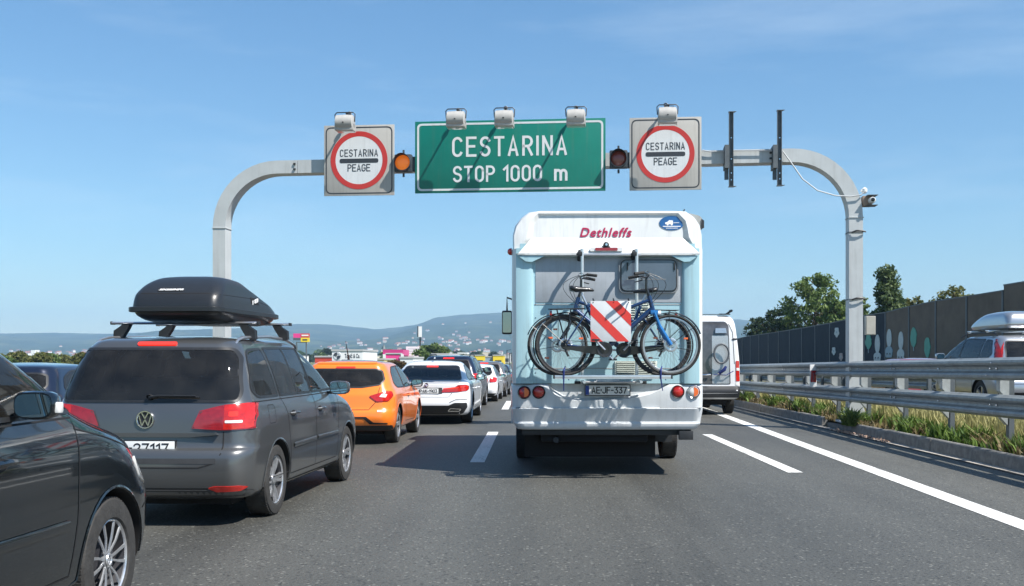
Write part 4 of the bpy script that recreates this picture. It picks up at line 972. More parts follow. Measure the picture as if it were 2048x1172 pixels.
# round lamps
for px, py, m in ((1048.5,785,M_reddark), (1077.5,784.5,M_red), (1356,783.5,M_red), (1387.5,783.5,M_clear)):
    x, z = K(px, py)
    e = MB().lathe([(.03,.079), (-.012,.079), (-.016,.074), (-.012,.068), (.0,.066)], 'y', n=36).build('round_lamp', M_black if m is not M_clear else M_chrome, rv); e.location = (x, .012, z)
    lz = MB().lathe([(.0,.067), (-.012,.062), (-.022,.045), (-.027,.02), (-.028,.001)], 'y', n=36).build('lamp_lens', m, e)
    for k in range(3): MB().lathe([(-.020+.003*(k-2),.02+.017*k), (-.026+.004*k,.023+.017*k), (-.020+.004*k,.026+.017*k)], 'y', n=30).build('lens_ring', M_reddark if m is not M_clear else M_chrome, lz)
    if m is M_clear or m is M_reddark:
        MB().prism([(.0,-.05)]+[(.055*math.sin(a), -.055*math.cos(a)) for a in [math.pi*k/10 for k in range(11)]]+[(.0,.05)], -.0285, -.026).build('amber_segment', M_amber, lz)
# plate
x, z = K(1215.5,780.5)
pl_ = plate(rv, 'AE.JF-337', (x,.035,z), .53, .115, blue=True, tw=.80)
MB().tube([(x-.14,.02,z+.115), (x+.14,.02,z+.115)], .012, 8).build('plate_lamp', M_cw, rv)
# window with double frame
w0 = K(1238,516,0); w1 = K(1357,586,0)
wp_ = [(w0[0],w0[1]), (w1[0],w0[1]), (w1[0],w1[1]), (w0[0],w1[1])]
wf = MB(); wf.prism(rounded(wp_, .085, 6), RW-.04, RW-.002); wfo = wf.build('rear_window', mat('window_frame_grey', (.20,.21,.22), .4), rv)
def inset(P, d): return [(P[0][0]+d,P[0][1]-d), (P[1][0]-d,P[1][1]-d), (P[2][0]-d,P[2][1]+d), (P[3][0]+d,P[3][1]+d)]
MB().prism(rounded(inset(wp_, .018), .075, 6), RW-.046, RW-.039).build('window_seal', M_black, wfo)
MB().prism(rounded(inset(wp_, .030), .068, 6), RW-.051, RW-.045).build('window_pane', mat('acrylic_glass', (.085,.11,.145), .06, spec=.8, noise=(2,.3)), wfo)
MB().bb(w0[0]+.09, w1[0]-.15, RW-.053, RW-.0515, w1[1]+.16, w1[1]+.17).build('blind_edge', mat('window_frame_grey', (.20,.21,.22)), wfo)
for dx in (.10, w1[0]-w0[0]-.05):
    MB().box((w0[0]+dx, RW-.056, w0[1]-.10), (.018,.012,.09), bev=.004).build('window_catch', M_black, wfo)
# joints, sealant and screws on the rear wall
for zz in (K(0,609,RW)[1], 1.30):
    MB().bb(-W2+.27, W2-.27, RW-.004, RW-.0005, zz-.006, zz+.006).build('sealant_joint', mat('sealant_grey', (.30,.33,.34), .7), rv)
scr = MB().lathe([(-.006,.001), (-.005,.007), (0,.009)], 'y', n=8).mesh('screw', M_chrome)
for k in range(9):
    for s in (1, -1): obj('screw', scr, rv, (s*(W2-.285), RW-.0005, 1.25+k*.165))
# louvred vents
M_vent = mat('vent_cream', (.55,.60,.55), .5)
def vent(px0, px1, py0, py1):
    a = K(px0,py0,0); c = K(px1,py1,0)
    v = MB().bb(a[0], c[0], RW-.022, RW-.001, c[1], a[1], .004).build('air_vent', M_vent, rv)
    nl = 7 if py1-py0 < 40 else 9; cols = [(a[0]+.02, (a[0]+c[0])/2-.01), ((a[0]+c[0])/2+.01, c[0]-.02)] if px1-px0 > 60 else [(a[0]+.02, c[0]-.02)]
    for u0, u1 in cols:
        for k in range(nl):
            z = c[1]+(a[1]-c[1])*(k+.5)/nl
            MB().prism([(RW-.0225,z-.008), (RW-.036,z-.004), (RW-.0225,z+.004)], u0, u1, 'yz').build('louvre', M_vent, v)
            MB().bb(u0, u1, RW-.0235, RW-.0225, z+.004, z+.011).build('slot', M_seam, v)
vent(1230,1315,722,750); vent(1256,1300,606,650)
# lettering and stickers on the cap
M_mag = mat('magenta_letters', (.40,.012,.07), .4)
x, z = K(1211,466,.15)
t_ = text('Dethleffs', .625, .115, M_mag, rv, (x, capf(z)-.006, z), rot=(-math.atan(.04),0,0), bold=.018, space=1.12, shear=.28, depth=.003)
x, z = K(1342,447.5,.15)
st = MB().prism(ell(0,0,.150,.086,32), -.004, 0).build('oval_sticker', mat('sticker_blue', (.02,.11,.30), .35, noise=(6,.3)), rv); st.location = (x, capf(z)-.003, z); st.rotation_euler = (-math.atan(.04),0,0)
sd = MB().prism(rounded([(-.08,-.015), (.015,-.015), (.015,.03), (-.03,.035), (-.055,.012), (-.08,.008)], .006), -.007, -.004)
sd.prism([(.02,.0), (.09,.0), (.09,.006), (.02,.006)], -.007, -.004); sd.prism(ell(-.05,-.018,.012,.012,12), -.008, -.004); sd.prism(ell(0,-.018,.012,.012,12), -.008, -.004)
sd.prism([(-.11,-.036), (.11,-.036), (.105,-.046), (-.105,-.046)], -.007, -.004)
for k in range(9): sd.box((-.064+k*.016, -.0055, -.062), (.010,.003,.010))
sd.build('sticker_print', M_label, st)
x, z = K(1045,711)
st = MB().prism(ell(0,0,.042,.042,24), -.004, 0).build('round_sticker', M_label, rv); st.location = (x,.037,z)
MB().prism(rounded([(-.036,-.012), (.036,-.012), (.036,.014), (-.036,.014)], .004), -.007, -.004).prism([(-.02,.018), (.02,.018), (.012,.034), (-.012,.034)], -.007, -.004).prism([(-.024,-.017), (.024,-.017), (.012,-.034), (-.012,-.034)], -.007, -.004).build('sticker_print', M_reddark, st)
# third brake light and reversing camera
x, z = K(1212,499.5)
tb = MB().prism(rounded([(-.20,-.024), (.20,-.024), (.19,.024), (-.19,.024)], .02), -.02, .03).build('third_brake_light', M_cw, rv); tb.location = (x,-.04,z)
MB().prism(rounded([(-.135,-.017), (.135,-.017), (.135,.017), (-.135,.017)], .015), -.028, -.018).build('brake_lens', M_reddark, tb)
rc = MB().lathe([(-.035,.001), (-.03,.03), (.02,.038), (.05,.03)], 'y', n=20).box((-.0,0,-.03), (.09,.05,.025), bev=.006).build('reversing_camera', M_dk, rv); rc.location = (x-.0,-.04,z+.055)
MB().lathe([(-.04,.001), (-.04,.014), (-.03,.018)], 'y', n=16).build('camera_lens', M_chrome, rc)
# side marker lamps, roof vent, rolled awning, tank sensor details
for z_, s in ((K(0,501)[1], -1),):
    MB().lathe([(0,.045), (-.03,.04), (-.05,.02), (-.052,.001)], 'x', c=(-W2-.005,.14,z_), n=20).build('marker_lamp', M_red, rv)
rh = MB().prism(rounded([(-.26,0), (.26,0), (.22,.055), (-.22,.055)], .03), 1.0, 1.5).build('roof_vent', mat('vent_smoke', (.16,.16,.16), .3), rv); rh.location = (K(1130,0,1.1)[0], 0, 3.195)
aw = MB().prism(rounded([(.93,3.02), (1.17,2.98), (1.19,3.12), (1.15,3.17), (.98,3.21)], .03), .30, 4.3).build('rolled_awning', mat('awning_grey', (.30,.31,.30), .5, noise=(20,.15)), rv)
MB().prism([(.90,3.14), (.955,3.25), (.965,3.245), (.915,3.13)], .28, .32).prism([(1.16,3.0), (1.20,3.02), (1.20,3.11), (1.17,3.13)], .285, .30).build('awning_end', M_dk, aw)
# chassis below
MB().bb(-1.03, 1.02, .14, .24, .49, .556, .008).build('rear_chassis_beam', M_dk, rv)
MB().bb(.86, 1.03, .04, .12, .44, .545, .006).build('step_bracket', M_dk, rv)
MB().bb(-1.0, .62, .45, 2.0, .20, .62).bb(-.80, .5, .2, .5, .40, .55, .03).build('tank_shade_fill', M_under, rv)  # black tank block, widened to stand in for shade around the left wheel
MB().bb(-1.05, 1.05, .6, 5.4, .50, .63).build('floor_pan', M_under, rv)
MB().tube([(-.62,.15,.43), (-.55,.5,.42), (-.5,1.2,.45)], .035, 10).build('exhaust_pipe', M_dk, rv)
for y_ in (2.50, 5.35):
    tm, rm = wheel_meshes('nine', .335, .225, .21)
    for s in (1, -1):
        xx = s*(K(1350,0,2.5)[0]-.1125) if y_ < 3 else s*.86
        e = obj('wheel', tm, rv, (xx, y_, .335), (0,0,0 if s > 0 else math.pi)); obj('rim', rm, e)
        MB().prism([(y_-.42,.63), (y_+.42,.63), (y_+.36,.90), (y_-.36,.90)], s*(W2+.016), s*(W2+.018), 'yz').build('wheel_arch', M_under, rv)
for s in (1,): MB().bb(s*.80, s*1.04, 2.05, 2.065, .26, .56).build('mud_flap', M_dk, rv)
# left door mirror standing out past the wall
a = at(1014,645,CY+5.0); b_ = at(1018,600,CY+5.0)
mr = MB().box((a.x-CX, 5.0, a.z), (.17,.08,.40), bev=.03).build('door_mirror', M_black, rv)
MB().tube([(-1.0,5.05,a.z+.3), (a.x-CX,5.02,a.z+.42), (a.x-CX,5.02,a.z+.18)], .016, 8).tube([(-1.0,5.05,a.z-.1), (a.x-CX,5.02,a.z-.1)], .016, 8).build('mirror_arm', M_black, mr)
MB().prism(rounded([(a.x-CX-.07,a.z-.17), (a.x-CX+.07,a.z-.17), (a.x-CX+.07,a.z+.17), (a.x-CX-.07,a.z+.17)], .02), 4.955, 4.96).build('mirror_glass', mat('mirror_dim', (.25,.3,.33), .05, 1.0), mr)
mr = MB().box((1.28, 5.0, a.z), (.17,.08,.40), bev=.03).build('door_mirror', M_black, rv)
MB().tube([(1.0,5.05,a.z+.3), (1.28,5.02,a.z+.42), (1.28,5.02,a.z+.18)], .016, 8).build('mirror_arm', M_black, mr)

# ---- bicycle rack (bolted to the motorhome)
rk = thing('bicycle_rack', 'aluminium bicycle rack bolted to the back of the motorhome', 'bicycle rack', (CX, CY, 0))
M_tube = mat('rack_silver', (.70,.71,.72), .3, .75, noise=(15,.08))
for px in (1164.5, 1273.5):
    x = K(px,0,-.225)[0]; zt = K(0,501,-.225)[1]; zb2 = K(0,752,-.225)[1]
    MB().tube([(x,-.225,zt+.02), (x,-.225,zb2-.02)], .019, 12).build('upright', M_tube, rk)
    br = MB().tube([(x-.02,-.225,zt-.05), (x-.02,-.17,zt-.0), (x-.02,-.07,zt-.02), (x-.02,RW-.002,zt-.09)], [.026,.03,.03,.03], 8, flat=.6).box((x-.03,-.235,zt-.04), (.06,.05,.05), bev=.01).build('bracket', M_dk, rk)
    MB().tube([(x-.07,-.24,zt-.045), (x-.03,-.24,zt-.045)], .013, 8).build('clamp_bolt', M_dk, br)
xa_, zt = K(1157,509,-.225); xb_ = K(1282,509,-.225)[0]
MB().tube([(xa_,-.225,zt), (xb_,-.225,zt)], .011, 10).build('cross_tube', M_tube, rk)
zc_ = K(0,700,-.225)[1]; MB().tube([(K(1164,0,-.225)[0],-.225,zc_), (K(1273,0,-.225)[0],-.225,zc_)], .013, 10).build('cross_tube', M_tube, rk)
xa_ = K(1118,0,0)[0]; xb_ = K(1330,0,0)[0]
for yy, a_, b__, py, hh in ((-.60, 1108, 1343, 751.5, .030), (-.36, 1116, 1330, 752, .028)):
    p0 = K(a_,py,yy); p1 = K(b__,py,yy)
    r_ = MB().bb(p0[0], p1[0], yy-.035, yy-.022, p0[1]-hh, p0[1]+.006, .003).bb(p0[0], p1[0], yy+.022, yy+.035, p0[1]-hh, p0[1]+.006, .003).bb(p0[0], p1[0], yy-.035, yy+.035, p0[1]-hh-.006, p0[1]-hh+.004).build('wheel_channel', M_tube, rk)
    for xx in (p0[0], p1[0]): MB().box((xx, yy, p0[1]-.012), (.02,.075,.045), bev=.004).build('end_cap', M_black, r_)
zr_ = K(0,757,-.4)[1]
for px in (1164.5, 1273.5):
    x = K(px,0,-.1)[0]; MB().tube([(x,.02,1.12), (x,-.12,zr_-.035), (x,-.64,zr_-.035)], .017, 10).build('arm', M_tube, rk)
MB().tube([(K(1160,0)[0],.0,1.135), (K(1280,0)[0],.0,1.135)], .014, 8).build('lower_tube', M_tube, rk)
for px in (1155, 1287):
    x = K(px,764)[0]; MB().box((x,-.02,K(0,765)[1]), (.07,.05,.035), bev=.006).build('bracket', M_dk, rk)
M_strap = mat('blue_strap', (.015,.03,.16), .7)
for px, dx in ((1127.5,.0), (1322,.02)):
    x, z = K(px,750,-.66)
    MB().tube([(x+.02,-.58,z+.10), (x,-.64,z+.05), (x,-.645,z-.04), (x+dx,-.65,z-.18)], [.006,.012,.009,.005], 6, flat=.4).tube([(x+.03,-.60,z+.02), (x+.06,-.63,z-.06)], .005, 6).build('tie_strap', M_strap, rk)

# ---- bicycles
M_bblk = mat('bicycle_black', (.012,.013,.015), .35, coat=.4, noise=(30,.2))
M_bblue = mat('bicycle_blue', (.02,.16,.42), .28, .2, coat=.9)
M_bnavy = mat('bicycle_navy', (.008,.035,.11), .3, .2, coat=.9)
M_spoke = mat('spoke_steel', (.45,.46,.48), .3, 1.0)
def bike(name, label, Y, hubL, hubR, hz, facing, front_fork, seed):
    """side-on bicycle; facing=+1 points right"""
    cx = (hubL+hubR)/2; root = thing(name, label, 'bicycle', (cx, Y, hz), 0)
    root.rotation_euler = (0, 0, R(1.2)*facing)
    f = facing; wb = (hubR-hubL)/2; r = .352
    P = lambda x, z, y=0: Vector((f*x, -y*1.0, z))
    for nm, hx in (('rear_wheel', -wb), ('front_wheel', wb)):
        t = MB(); t.lathe([(-.022, r-.034), (-.029, r-.018), (-.020, r-.003), (0, r), (.020, r-.003), (.029, r-.018), (.022, r-.034)], 'y', n=56)
        w = t.build(nm, M_rubber, root); w.location = P(hx, 0)
        rm = MB().lathe([(-.012, r-.032), (-.013, r-.050), (-.006, r-.056), (.006, r-.056), (.013, r-.050), (.012, r-.032)], 'y', n=56, closed=True).build('rim', M_alu if nm == 'front_wheel' else M_rimdark, w)
        MB().lathe([(-.035, .012), (-.035, .026), (-.028, .028), (-.02, .016), (.02, .016), (.028, .028), (.035, .026), (.035, .012)], 'y', n=16).build('hub', M_alu if nm == 'front_wheel' else M_bblk, w)
        s = MB()
        for k in range(32):
            a = 2*math.pi*k/32; b2 = a+(.38 if k % 4 < 2 else -.38); sd_ = -.028 if k % 2 else .028
            s.tube([(.025*math.cos(b2), sd_, .025*math.sin(b2)), ((r-.052)*math.cos(a), 0, (r-.052)*math.sin(a))], .0013, 3, cap=False)
        s.build('spokes', M_spoke, w, 0)
        d = MB().lathe([(-.03,.045), (-.032,.05), (-.032,.075), (-.03,.08)], 'y', n=24).build('brake_disc', M_alu, w)
        for k in range(2):
            a = seed+k*2.3; MB().box((.19*math.cos(a), -.012, .19*math.sin(a)), (.05,.006,.022), bev=.004).build('spoke_reflector', M_amber, w)
        # mudguard
        m_ = MB(); a0, a1 = ((-.2, 3.3) if nm == 'rear_wheel' else (.35, 2.9)); n_ = 22; vs = []
        if nm == 'rear_wheel': a0, a1 = .9, 3.75
        for k in range(n_+1):
            a = a0+(a1-a0)*k/n_
            for (yy, dr) in ((-.030, .010), (-.018, .022), (.018, .022), (.030, .010)): vs.append(P((r+dr)*math.cos(a), (r+dr)*math.sin(a), yy))
        m_.add(vs, [(k*4+j, k*4+j+1, k*4+5+j, k*4+4+j) for k in range(n_) for j in range(3)])
        for yy in (-.035, .035):
            for a in ((a0+.3, (a0+a1)/2) if nm == 'front_wheel' else (2.4, 3.3)): m_.tube([P((r+.012)*math.cos(a), (r+.012)*math.sin(a), yy), P(0, 0, yy*1.6)], .0028, 5)
        mg = m_.build('mudguard', M_bblk, root, 50); mg.location = P(hx, 0)
    bb = P(-wb+.44, -.055); st = P(-wb+.24, .46); hdT = P(wb-.245, .56); hdB = P(wb-.20, .40); rh_ = P(-wb, 0)
    fr = MB()
    fr.tube([bb, st], .019, 10); fr.tube([hdB+P(0,.02), bb], [.030,.030], 12); fr.tube([hdT-P(0,.05), bb*.25+st*.75+P(0,-.06)], .020, 10)
    fr.tube([hdT, hdB], .026, 12)
    for yy in (-.05, .05):
        fr.tube([bb+P(0,0,yy*.7), rh_+P(.02,0,yy)], .011, 8); fr.tube([st+P(.02,-.06,yy*.4), rh_+P(.01,.02,yy)], .009, 8)
    fr.build('frame', front_fork[1], root)
    fk = MB(); c = hdB+P(.01,-.03)
    fk.tube([hdB, c], .022, 10); fk.box(c, (.09,.13,.05), bev=.012)
    for yy in (-.055, .055):
        fk.tube([c+P(0,0,yy), c+P(.075,-.19,yy)], .018, 10); fk.tube([c+P(.06,-.16,yy), P(wb,0,yy)], .024, 10)
    fk.build('fork', front_fork[0], root)
    motor = MB().lathe([(-.06,.001), (-.06,.06), (-.05,.082), (.05,.082), (.06,.06), (.06,.001)], 'y', c=bb, n=24).build('motor_housing', M_bblk, root)
    cg = MB().prism([(f*a, c_) for a, c_ in rounded([(bb.x*f-.50,-.02), (bb.x*f+.02,-.005), (bb.x*f+.10,-.06), (bb.x*f+.02,-.13), (bb.x*f-.46,-.045)], .03)], -.075, -.06).build('chain_guard', M_bblk, root)
    MB().lathe([(-.084,.050), (-.088,.085), (-.084,.088), (-.080,.085), (-.080,.050)], 'y', c=bb, n=32, closed=True).build('chainring', M_dk, root)
    for s_, yy in ((1,.095), (-1,-.095)):
        e_ = bb+P(-.11*s_, .11*s_, yy)
        k = MB().tube([bb+P(0,0,yy*.8), bb+P(0,0,yy), e_], [.014,.013,.010], 8).build('crank', M_alu, root)
        MB().box(e_+P(0,0,.045*s_), (.09,.08,.02), bev=.005).build('pedal', M_bblk, k)
    dr_ = MB().lathe([(-.05,.001), (-.05,.03), (-.044,.045), (-.036,.055)], 'y', c=rh_, n=20).tube([rh_+P(.01,-.02,.06), rh_+P(.0,-.07,.065), rh_+P(.03,-.13,.06)], .012, 8).lathe([(-.068,.022), (-.058,.022)], 'y', c=rh_+P(0,-.07), n=14).lathe([(-.066,.02), (-.056,.02)], 'y', c=rh_+P(.03,-.13), n=14).build('derailleur', M_dk, root)
    MB().tube([rh_+P(0,.05,.055), bb+P(0,.08,.08)], .003, 4).tube([rh_+P(.03,-.15,.055), bb+P(0,-.085,.08)], .003, 4).build('chain', M_dk, root)
    sp = st+P(-.06,.13); MB().tube([st, sp], .014, 10).build('seat_post', M_alu, root)
    sv = []; ns = 14
    for k, (xx, w_, h_, zz) in enumerate([(-.14,.05,.02,.025), (-.12,.085,.035,.02), (-.06,.085,.035,.01), (.0,.05,.03,.008), (.08,.026,.024,.006), (.13,.018,.018,.0), (.145,.006,.008,-.005)]):
        for q in range(ns): a = 2*math.pi*q/ns; sv.append(sp+P(xx, zz+.035+h_*math.sin(a), w_*math.cos(a)))
    MB().add(sv, [(i*ns+q, i*ns+(q+1) % ns, (i+1)*ns+(q+1) % ns, (i+1)*ns+q) for i in range(6) for q in range(ns)]+[tuple(range(ns)), tuple(range(6*ns, 7*ns))]).build('saddle', M_bblk, root, 60)
    # swept handlebar, turned parallel to the motorhome for parking
    stem = hdT+P(-.03,.20); grip = stem+P(-.10,.06)
    MB().tube([hdT, hdT+P(-.03,.09), stem], [.018,.016,.015], 10).build('stem', M_bblk, root)
    hb = MB()
    for s_ in (1, -1): hb.tube([stem, stem+P(.05*s_*.3,.03,.12*s_), stem+P(-.06,.045,.24*s_), stem+P(-.16,.03,.29*s_)], .011, 8)
    h_ = hb.build('handlebar', M_bblk, root)
    for s_ in (1, -1):
        MB().tube([stem+P(-.06,.045,.24*s_), stem+P(-.17,.028,.293*s_)], .018, 10).build('grip', M_rubber, h_)
        MB().tube([stem+P(-.03,.02,.22*s_), stem+P(-.01,.0,.26*s_), stem+P(-.10,-.02,.30*s_)], .007, 6).build('brake_lever', M_bblk, h_)
    MB().lathe([(-.02,.035), (.0,.038), (.02,.03)], 'y', c=stem+P(.0,.05), n=16).build('bell', M_chrome, h_)
    cb = MB()
    for k, (ox, rr) in enumerate(((.16,.20), (.10,.15), (.06,.12))):
        cb.tube([stem+P(.02,.03,.1-k*.1)+P(ox*math.sin(t)*1.2, .02-.36*(t/3.14)+.05*math.sin(t), 0) for t in [3.14*q/12 for q in range(13)]], .0035, 5)
    cb.build('brake_cable', M_bblk, root)
    # luggage rack, lamp
    rr_ = MB(); 
    for yy in (-.06, 0, .06): rr_.tube([P(-wb-.18,.405,yy), P(-wb+.22,.415,yy)], .006, 6)
    rr_.box(P(-wb+.0,.408), (.40,.12,.008)); 
    for yy in (-.065, .065): rr_.tube([P(-wb-.10,.405,yy), P(-wb,.02,yy)], .005, 6); rr_.tube([P(-wb+.06,.405,yy), P(-wb,.02,yy)], .005, 6)
    rr_.build('luggage_rack', M_bblk, root)
    MB().box(P(-wb-.17,.36), (.03,.09,.05), bev=.008).build('rear_lamp', M_reddark, root)
    MB().lathe([(-.02,.03), (.03,.034)], 'x', c=P(wb-.20+.06,.36), n=14).build('front_lamp', M_clear, root)
    return root
yN_ = CY-.60
z_h = at(0,690,yN_).z
yN = CY-.60; yFr = CY-.36
bike('bicycle', 'black and blue bicycle nearest the camera on the rack, front wheel on the right', yN, at(1131,0,yN).x, at(1341,0,yN).x, z_h, 1, (M_bblue, M_bnavy), .4)
bike('bicycle', 'black bicycle next to the motorhome wall on the rack, front wheel on the left', yFr, at(1115,0,yFr).x, at(1322,0,yFr).x, at(0,691,yFr).z, -1, (M_bblk, M_bnavy), 1.7)
# warning board tied behind the bicycles
bdY = CY-.675; p0 = at(1181,602,bdY); p1 = at(1262,683,bdY); bw = p1.x-p0.x; bh = p0.z-p1.z
wb_ = thing('warning_board', 'square board with red and white diagonal stripes tied to the bicycles', 'warning board', ((p0.x+p1.x)/2, bdY, (p0.z+p1.z)/2))
MB().box((0,0,0), (bw,.004,bh), bev=.0015).build('board', mat('board_white', (.62,.63,.64), .35, noise=(12,.06)), wb_)
M_str = mat('board_red', (.62,.045,.035), .35, noise=(12,.08))
def clipb(lo, hi):
    """stripe between x+z=lo and x+z=hi (normalised board, top-left to bottom-right)"""
    sq = [(0,0),(1,0),(1,1),(0,1)]
    def clip(P, fn):
        o_ = []
        for i in range(len(P)):
            a, b_ = P[i-1], P[i]; fa, fb = fn(a), fn(b_)
            if (fa >= 0) != (fb >= 0): t = fa/(fa-fb); o_.append((a[0]+(b_[0]-a[0])*t, a[1]+(b_[1]-a[1])*t))
            if fb >= 0: o_.append(b_)
        return o_
    P = clip(sq, lambda p: p[0]+p[1]-lo); P = clip(P, lambda p: hi-p[0]-p[1]) if P else P
    return [((a-.5)*bw, (c-.5)*bh) for a, c in P]
for lo, hi in ((-.1,.30), (.66,.95), (1.37,1.67)):
    P = clipb(lo, hi)
    if len(P) > 2: MB().prism(P, -.0035, -.0022).build('red_stripe', M_str, wb_)
for dx in (-.2, .03, .2): MB().tube([(dx,-.004,bh/2-.02), (dx,.03,bh/2+.03), (dx+.02,.05,bh/2-.01)], .006, 6).build('tie', M_bblk, wb_)

# ------------------------------------------------------------------ white van on the right
vX = 4.22; vY = 26.3
van = thing('delivery_van', 'white high roofed van with dark rear doors, half hidden by the motorhome', 'van', (vX, vY, 0))
vrow = [(.40,.12,5.2,.86,.10,.10,.30,.30,.02,.10,0), (.44,.04,5.5,.95,.10,.10,.35,.35,.02,.12,0), (.62,.0,5.6,.985,.10,.12,.42,.42,.02,.14,0), (.66,.02,5.6,.99,.10,.12,.42,.42,.02,.14,0), (.70,.06,5.6,.99,.08,.10,.42,.42,.01,.14,0),
        (1.10,.07,5.4,.99,.08,.10,.42,.42,.01,.14,0), (1.30,.075,4.9,.985,.08,.10,.42,.5,.01,.14,0), (1.45,.08,4.75,.975,.08,.10,.42,.5,.01,.14,0), (2.10,.12,4.1,.91,.08,.10,.40,.45,.01,.14,0), (2.35,.16,3.8,.87,.10,.10,.38,.4,.01,.12,0), (2.48,.22,3.6,.81,.12,.12,.36,.4,.01,.1,0), (2.54,.32,3.4,.72,.12,.12,.3,.3,.01,.08,0)]
vm = body_mesh(vrow, 3, .03, [(1.1,.34,.40), (4.6,.34,.40)], .28, [P_white, M_under]); obj('body', vm, van); vs_ = Shell(vm)
place_wheels(van, (1.1,4.6), .975, .345, 'nine', .345, .23, .21)
M_vd = mat('van_dark_film', (.075,.075,.08), .15, coat=.8, noise=(4,.5))
for s in (1, -1):
    f = (lambda p: p) if s > 0 else mir
    dp = vs_.panel('rear_door', f(rounded([(.02,.78), (.74,.78), (.70,2.28), (.62,2.38), (.02,2.38)], .05)), 'B', M_vd if s > 0 else M_vd, van, .006, .08)
    vs_.strip('door_gap', f([(.005,.74), (.005,2.4)]), 'B', .012, M_seam, van, .008)
    vs_.panel('tail_lamp', f(rounded([(.875,.86), (.965,.86), (.95,1.38), (.87,1.38)], .02)), 'B', M_red, van, .012, .04)
    vs_.panel('lamp_lens', f(rounded([(.885,1.13), (.955,1.13), (.955,1.20), (.885,1.20)], .01)), 'B', M_clear, van, .0155, .03)
    vs_.panel('reflector', f(rounded([(.86,.76), (.95,.76), (.95,.83), (.86,.83)], .01)), 'B', M_clear, van, .008, .03)
    vs_.strip('door_hinge', f([(.79,1.93), (.90,1.93)]), 'B', .05, M_dk, van, .012, prof=True)
    vs_.strip('door_edge', f([(.70,2.32), (.80,2.1), (.84,1.3)]), 'B', .012, M_seam, van, .006)
cp = vs_.panel('chequer_panel', rounded([(.27,.80), (.71,.80), (.68,2.02), (.27,2.02)], .03), 'B', mat('chequer_plate', (.50,.52,.52), .35, .6, noise=(60,.25)), van, .012, .06)
vs_.panel('panel_bracket', rounded([(.35,2.08), (.64,2.08), (.62,2.20), (.36,2.20)], .01), 'B', M_alu, van, .05, .05, .04)
hp = [(.49+.185*math.cos(2*math.pi*k/28), .13*0-.055, 1.56+.24*math.sin(2*math.pi*k/28)) for k in range(28)]
MB().tube([(x, y+.10-.09, z) for x, y, z in hp], .026, 8, closed=True).build('hose_ring', mat('hose_grey', (.10,.11,.12), .5), van)
hb_ = MB().tube([(.30,.0,1.03), (.62,-.01,1.02), (.80,.02,1.12)], .012, 6).tube([(.44,.0,1.06), (.56,-.06,1.16), (.60,-.06,1.24)], [.035,.045,.03], 8).build('door_latch', M_strap, van)
MB().tube([(-.2,.0,1.06), (.05,.0,1.02), (.22,.0,1.04)], .02, 8).build('door_handle', M_chrome, van)
vs_.panel('bumper', rounded([(-.96,.45), (.96,.45), (.97,.74), (-.97,.74)], .04), 'B', M_dk, van, .012, .06)
for zz in (.56, .70): vs_.strip('bumper_edge', [(-.9,zz), (.9,zz)], 'B', .012, M_alu, van, .015)
MB().bb(-.7, .7, .4, 4.9, .25, .45).build('floor_pan', M_under, van)
MB().tube([(.66,.30,2.57), (.80,.24,2.66), (.80,.5,2.66)], [.02,.03,.03], 8).box((.62,.26,2.57), (.28,.06,.03)).build('roof_rack_foot', M_dk, van)
MB().bb(-.9, .75, .30, .38, 2.56, 2.575).build('roof_lip', M_dk, van)
for s in 'RL': vs_.panel('side_window', rounded([(3.4,1.35), (4.5,1.35), (4.1,2.0), (3.4,2.0)], .05), s, M_glass, van, .004)
vs_.panel('windscreen', rounded([(-.8,1.5), (.8,1.5), (.7,2.2), (-.7,2.2)], .08), 'F', M_glass, van, .004)
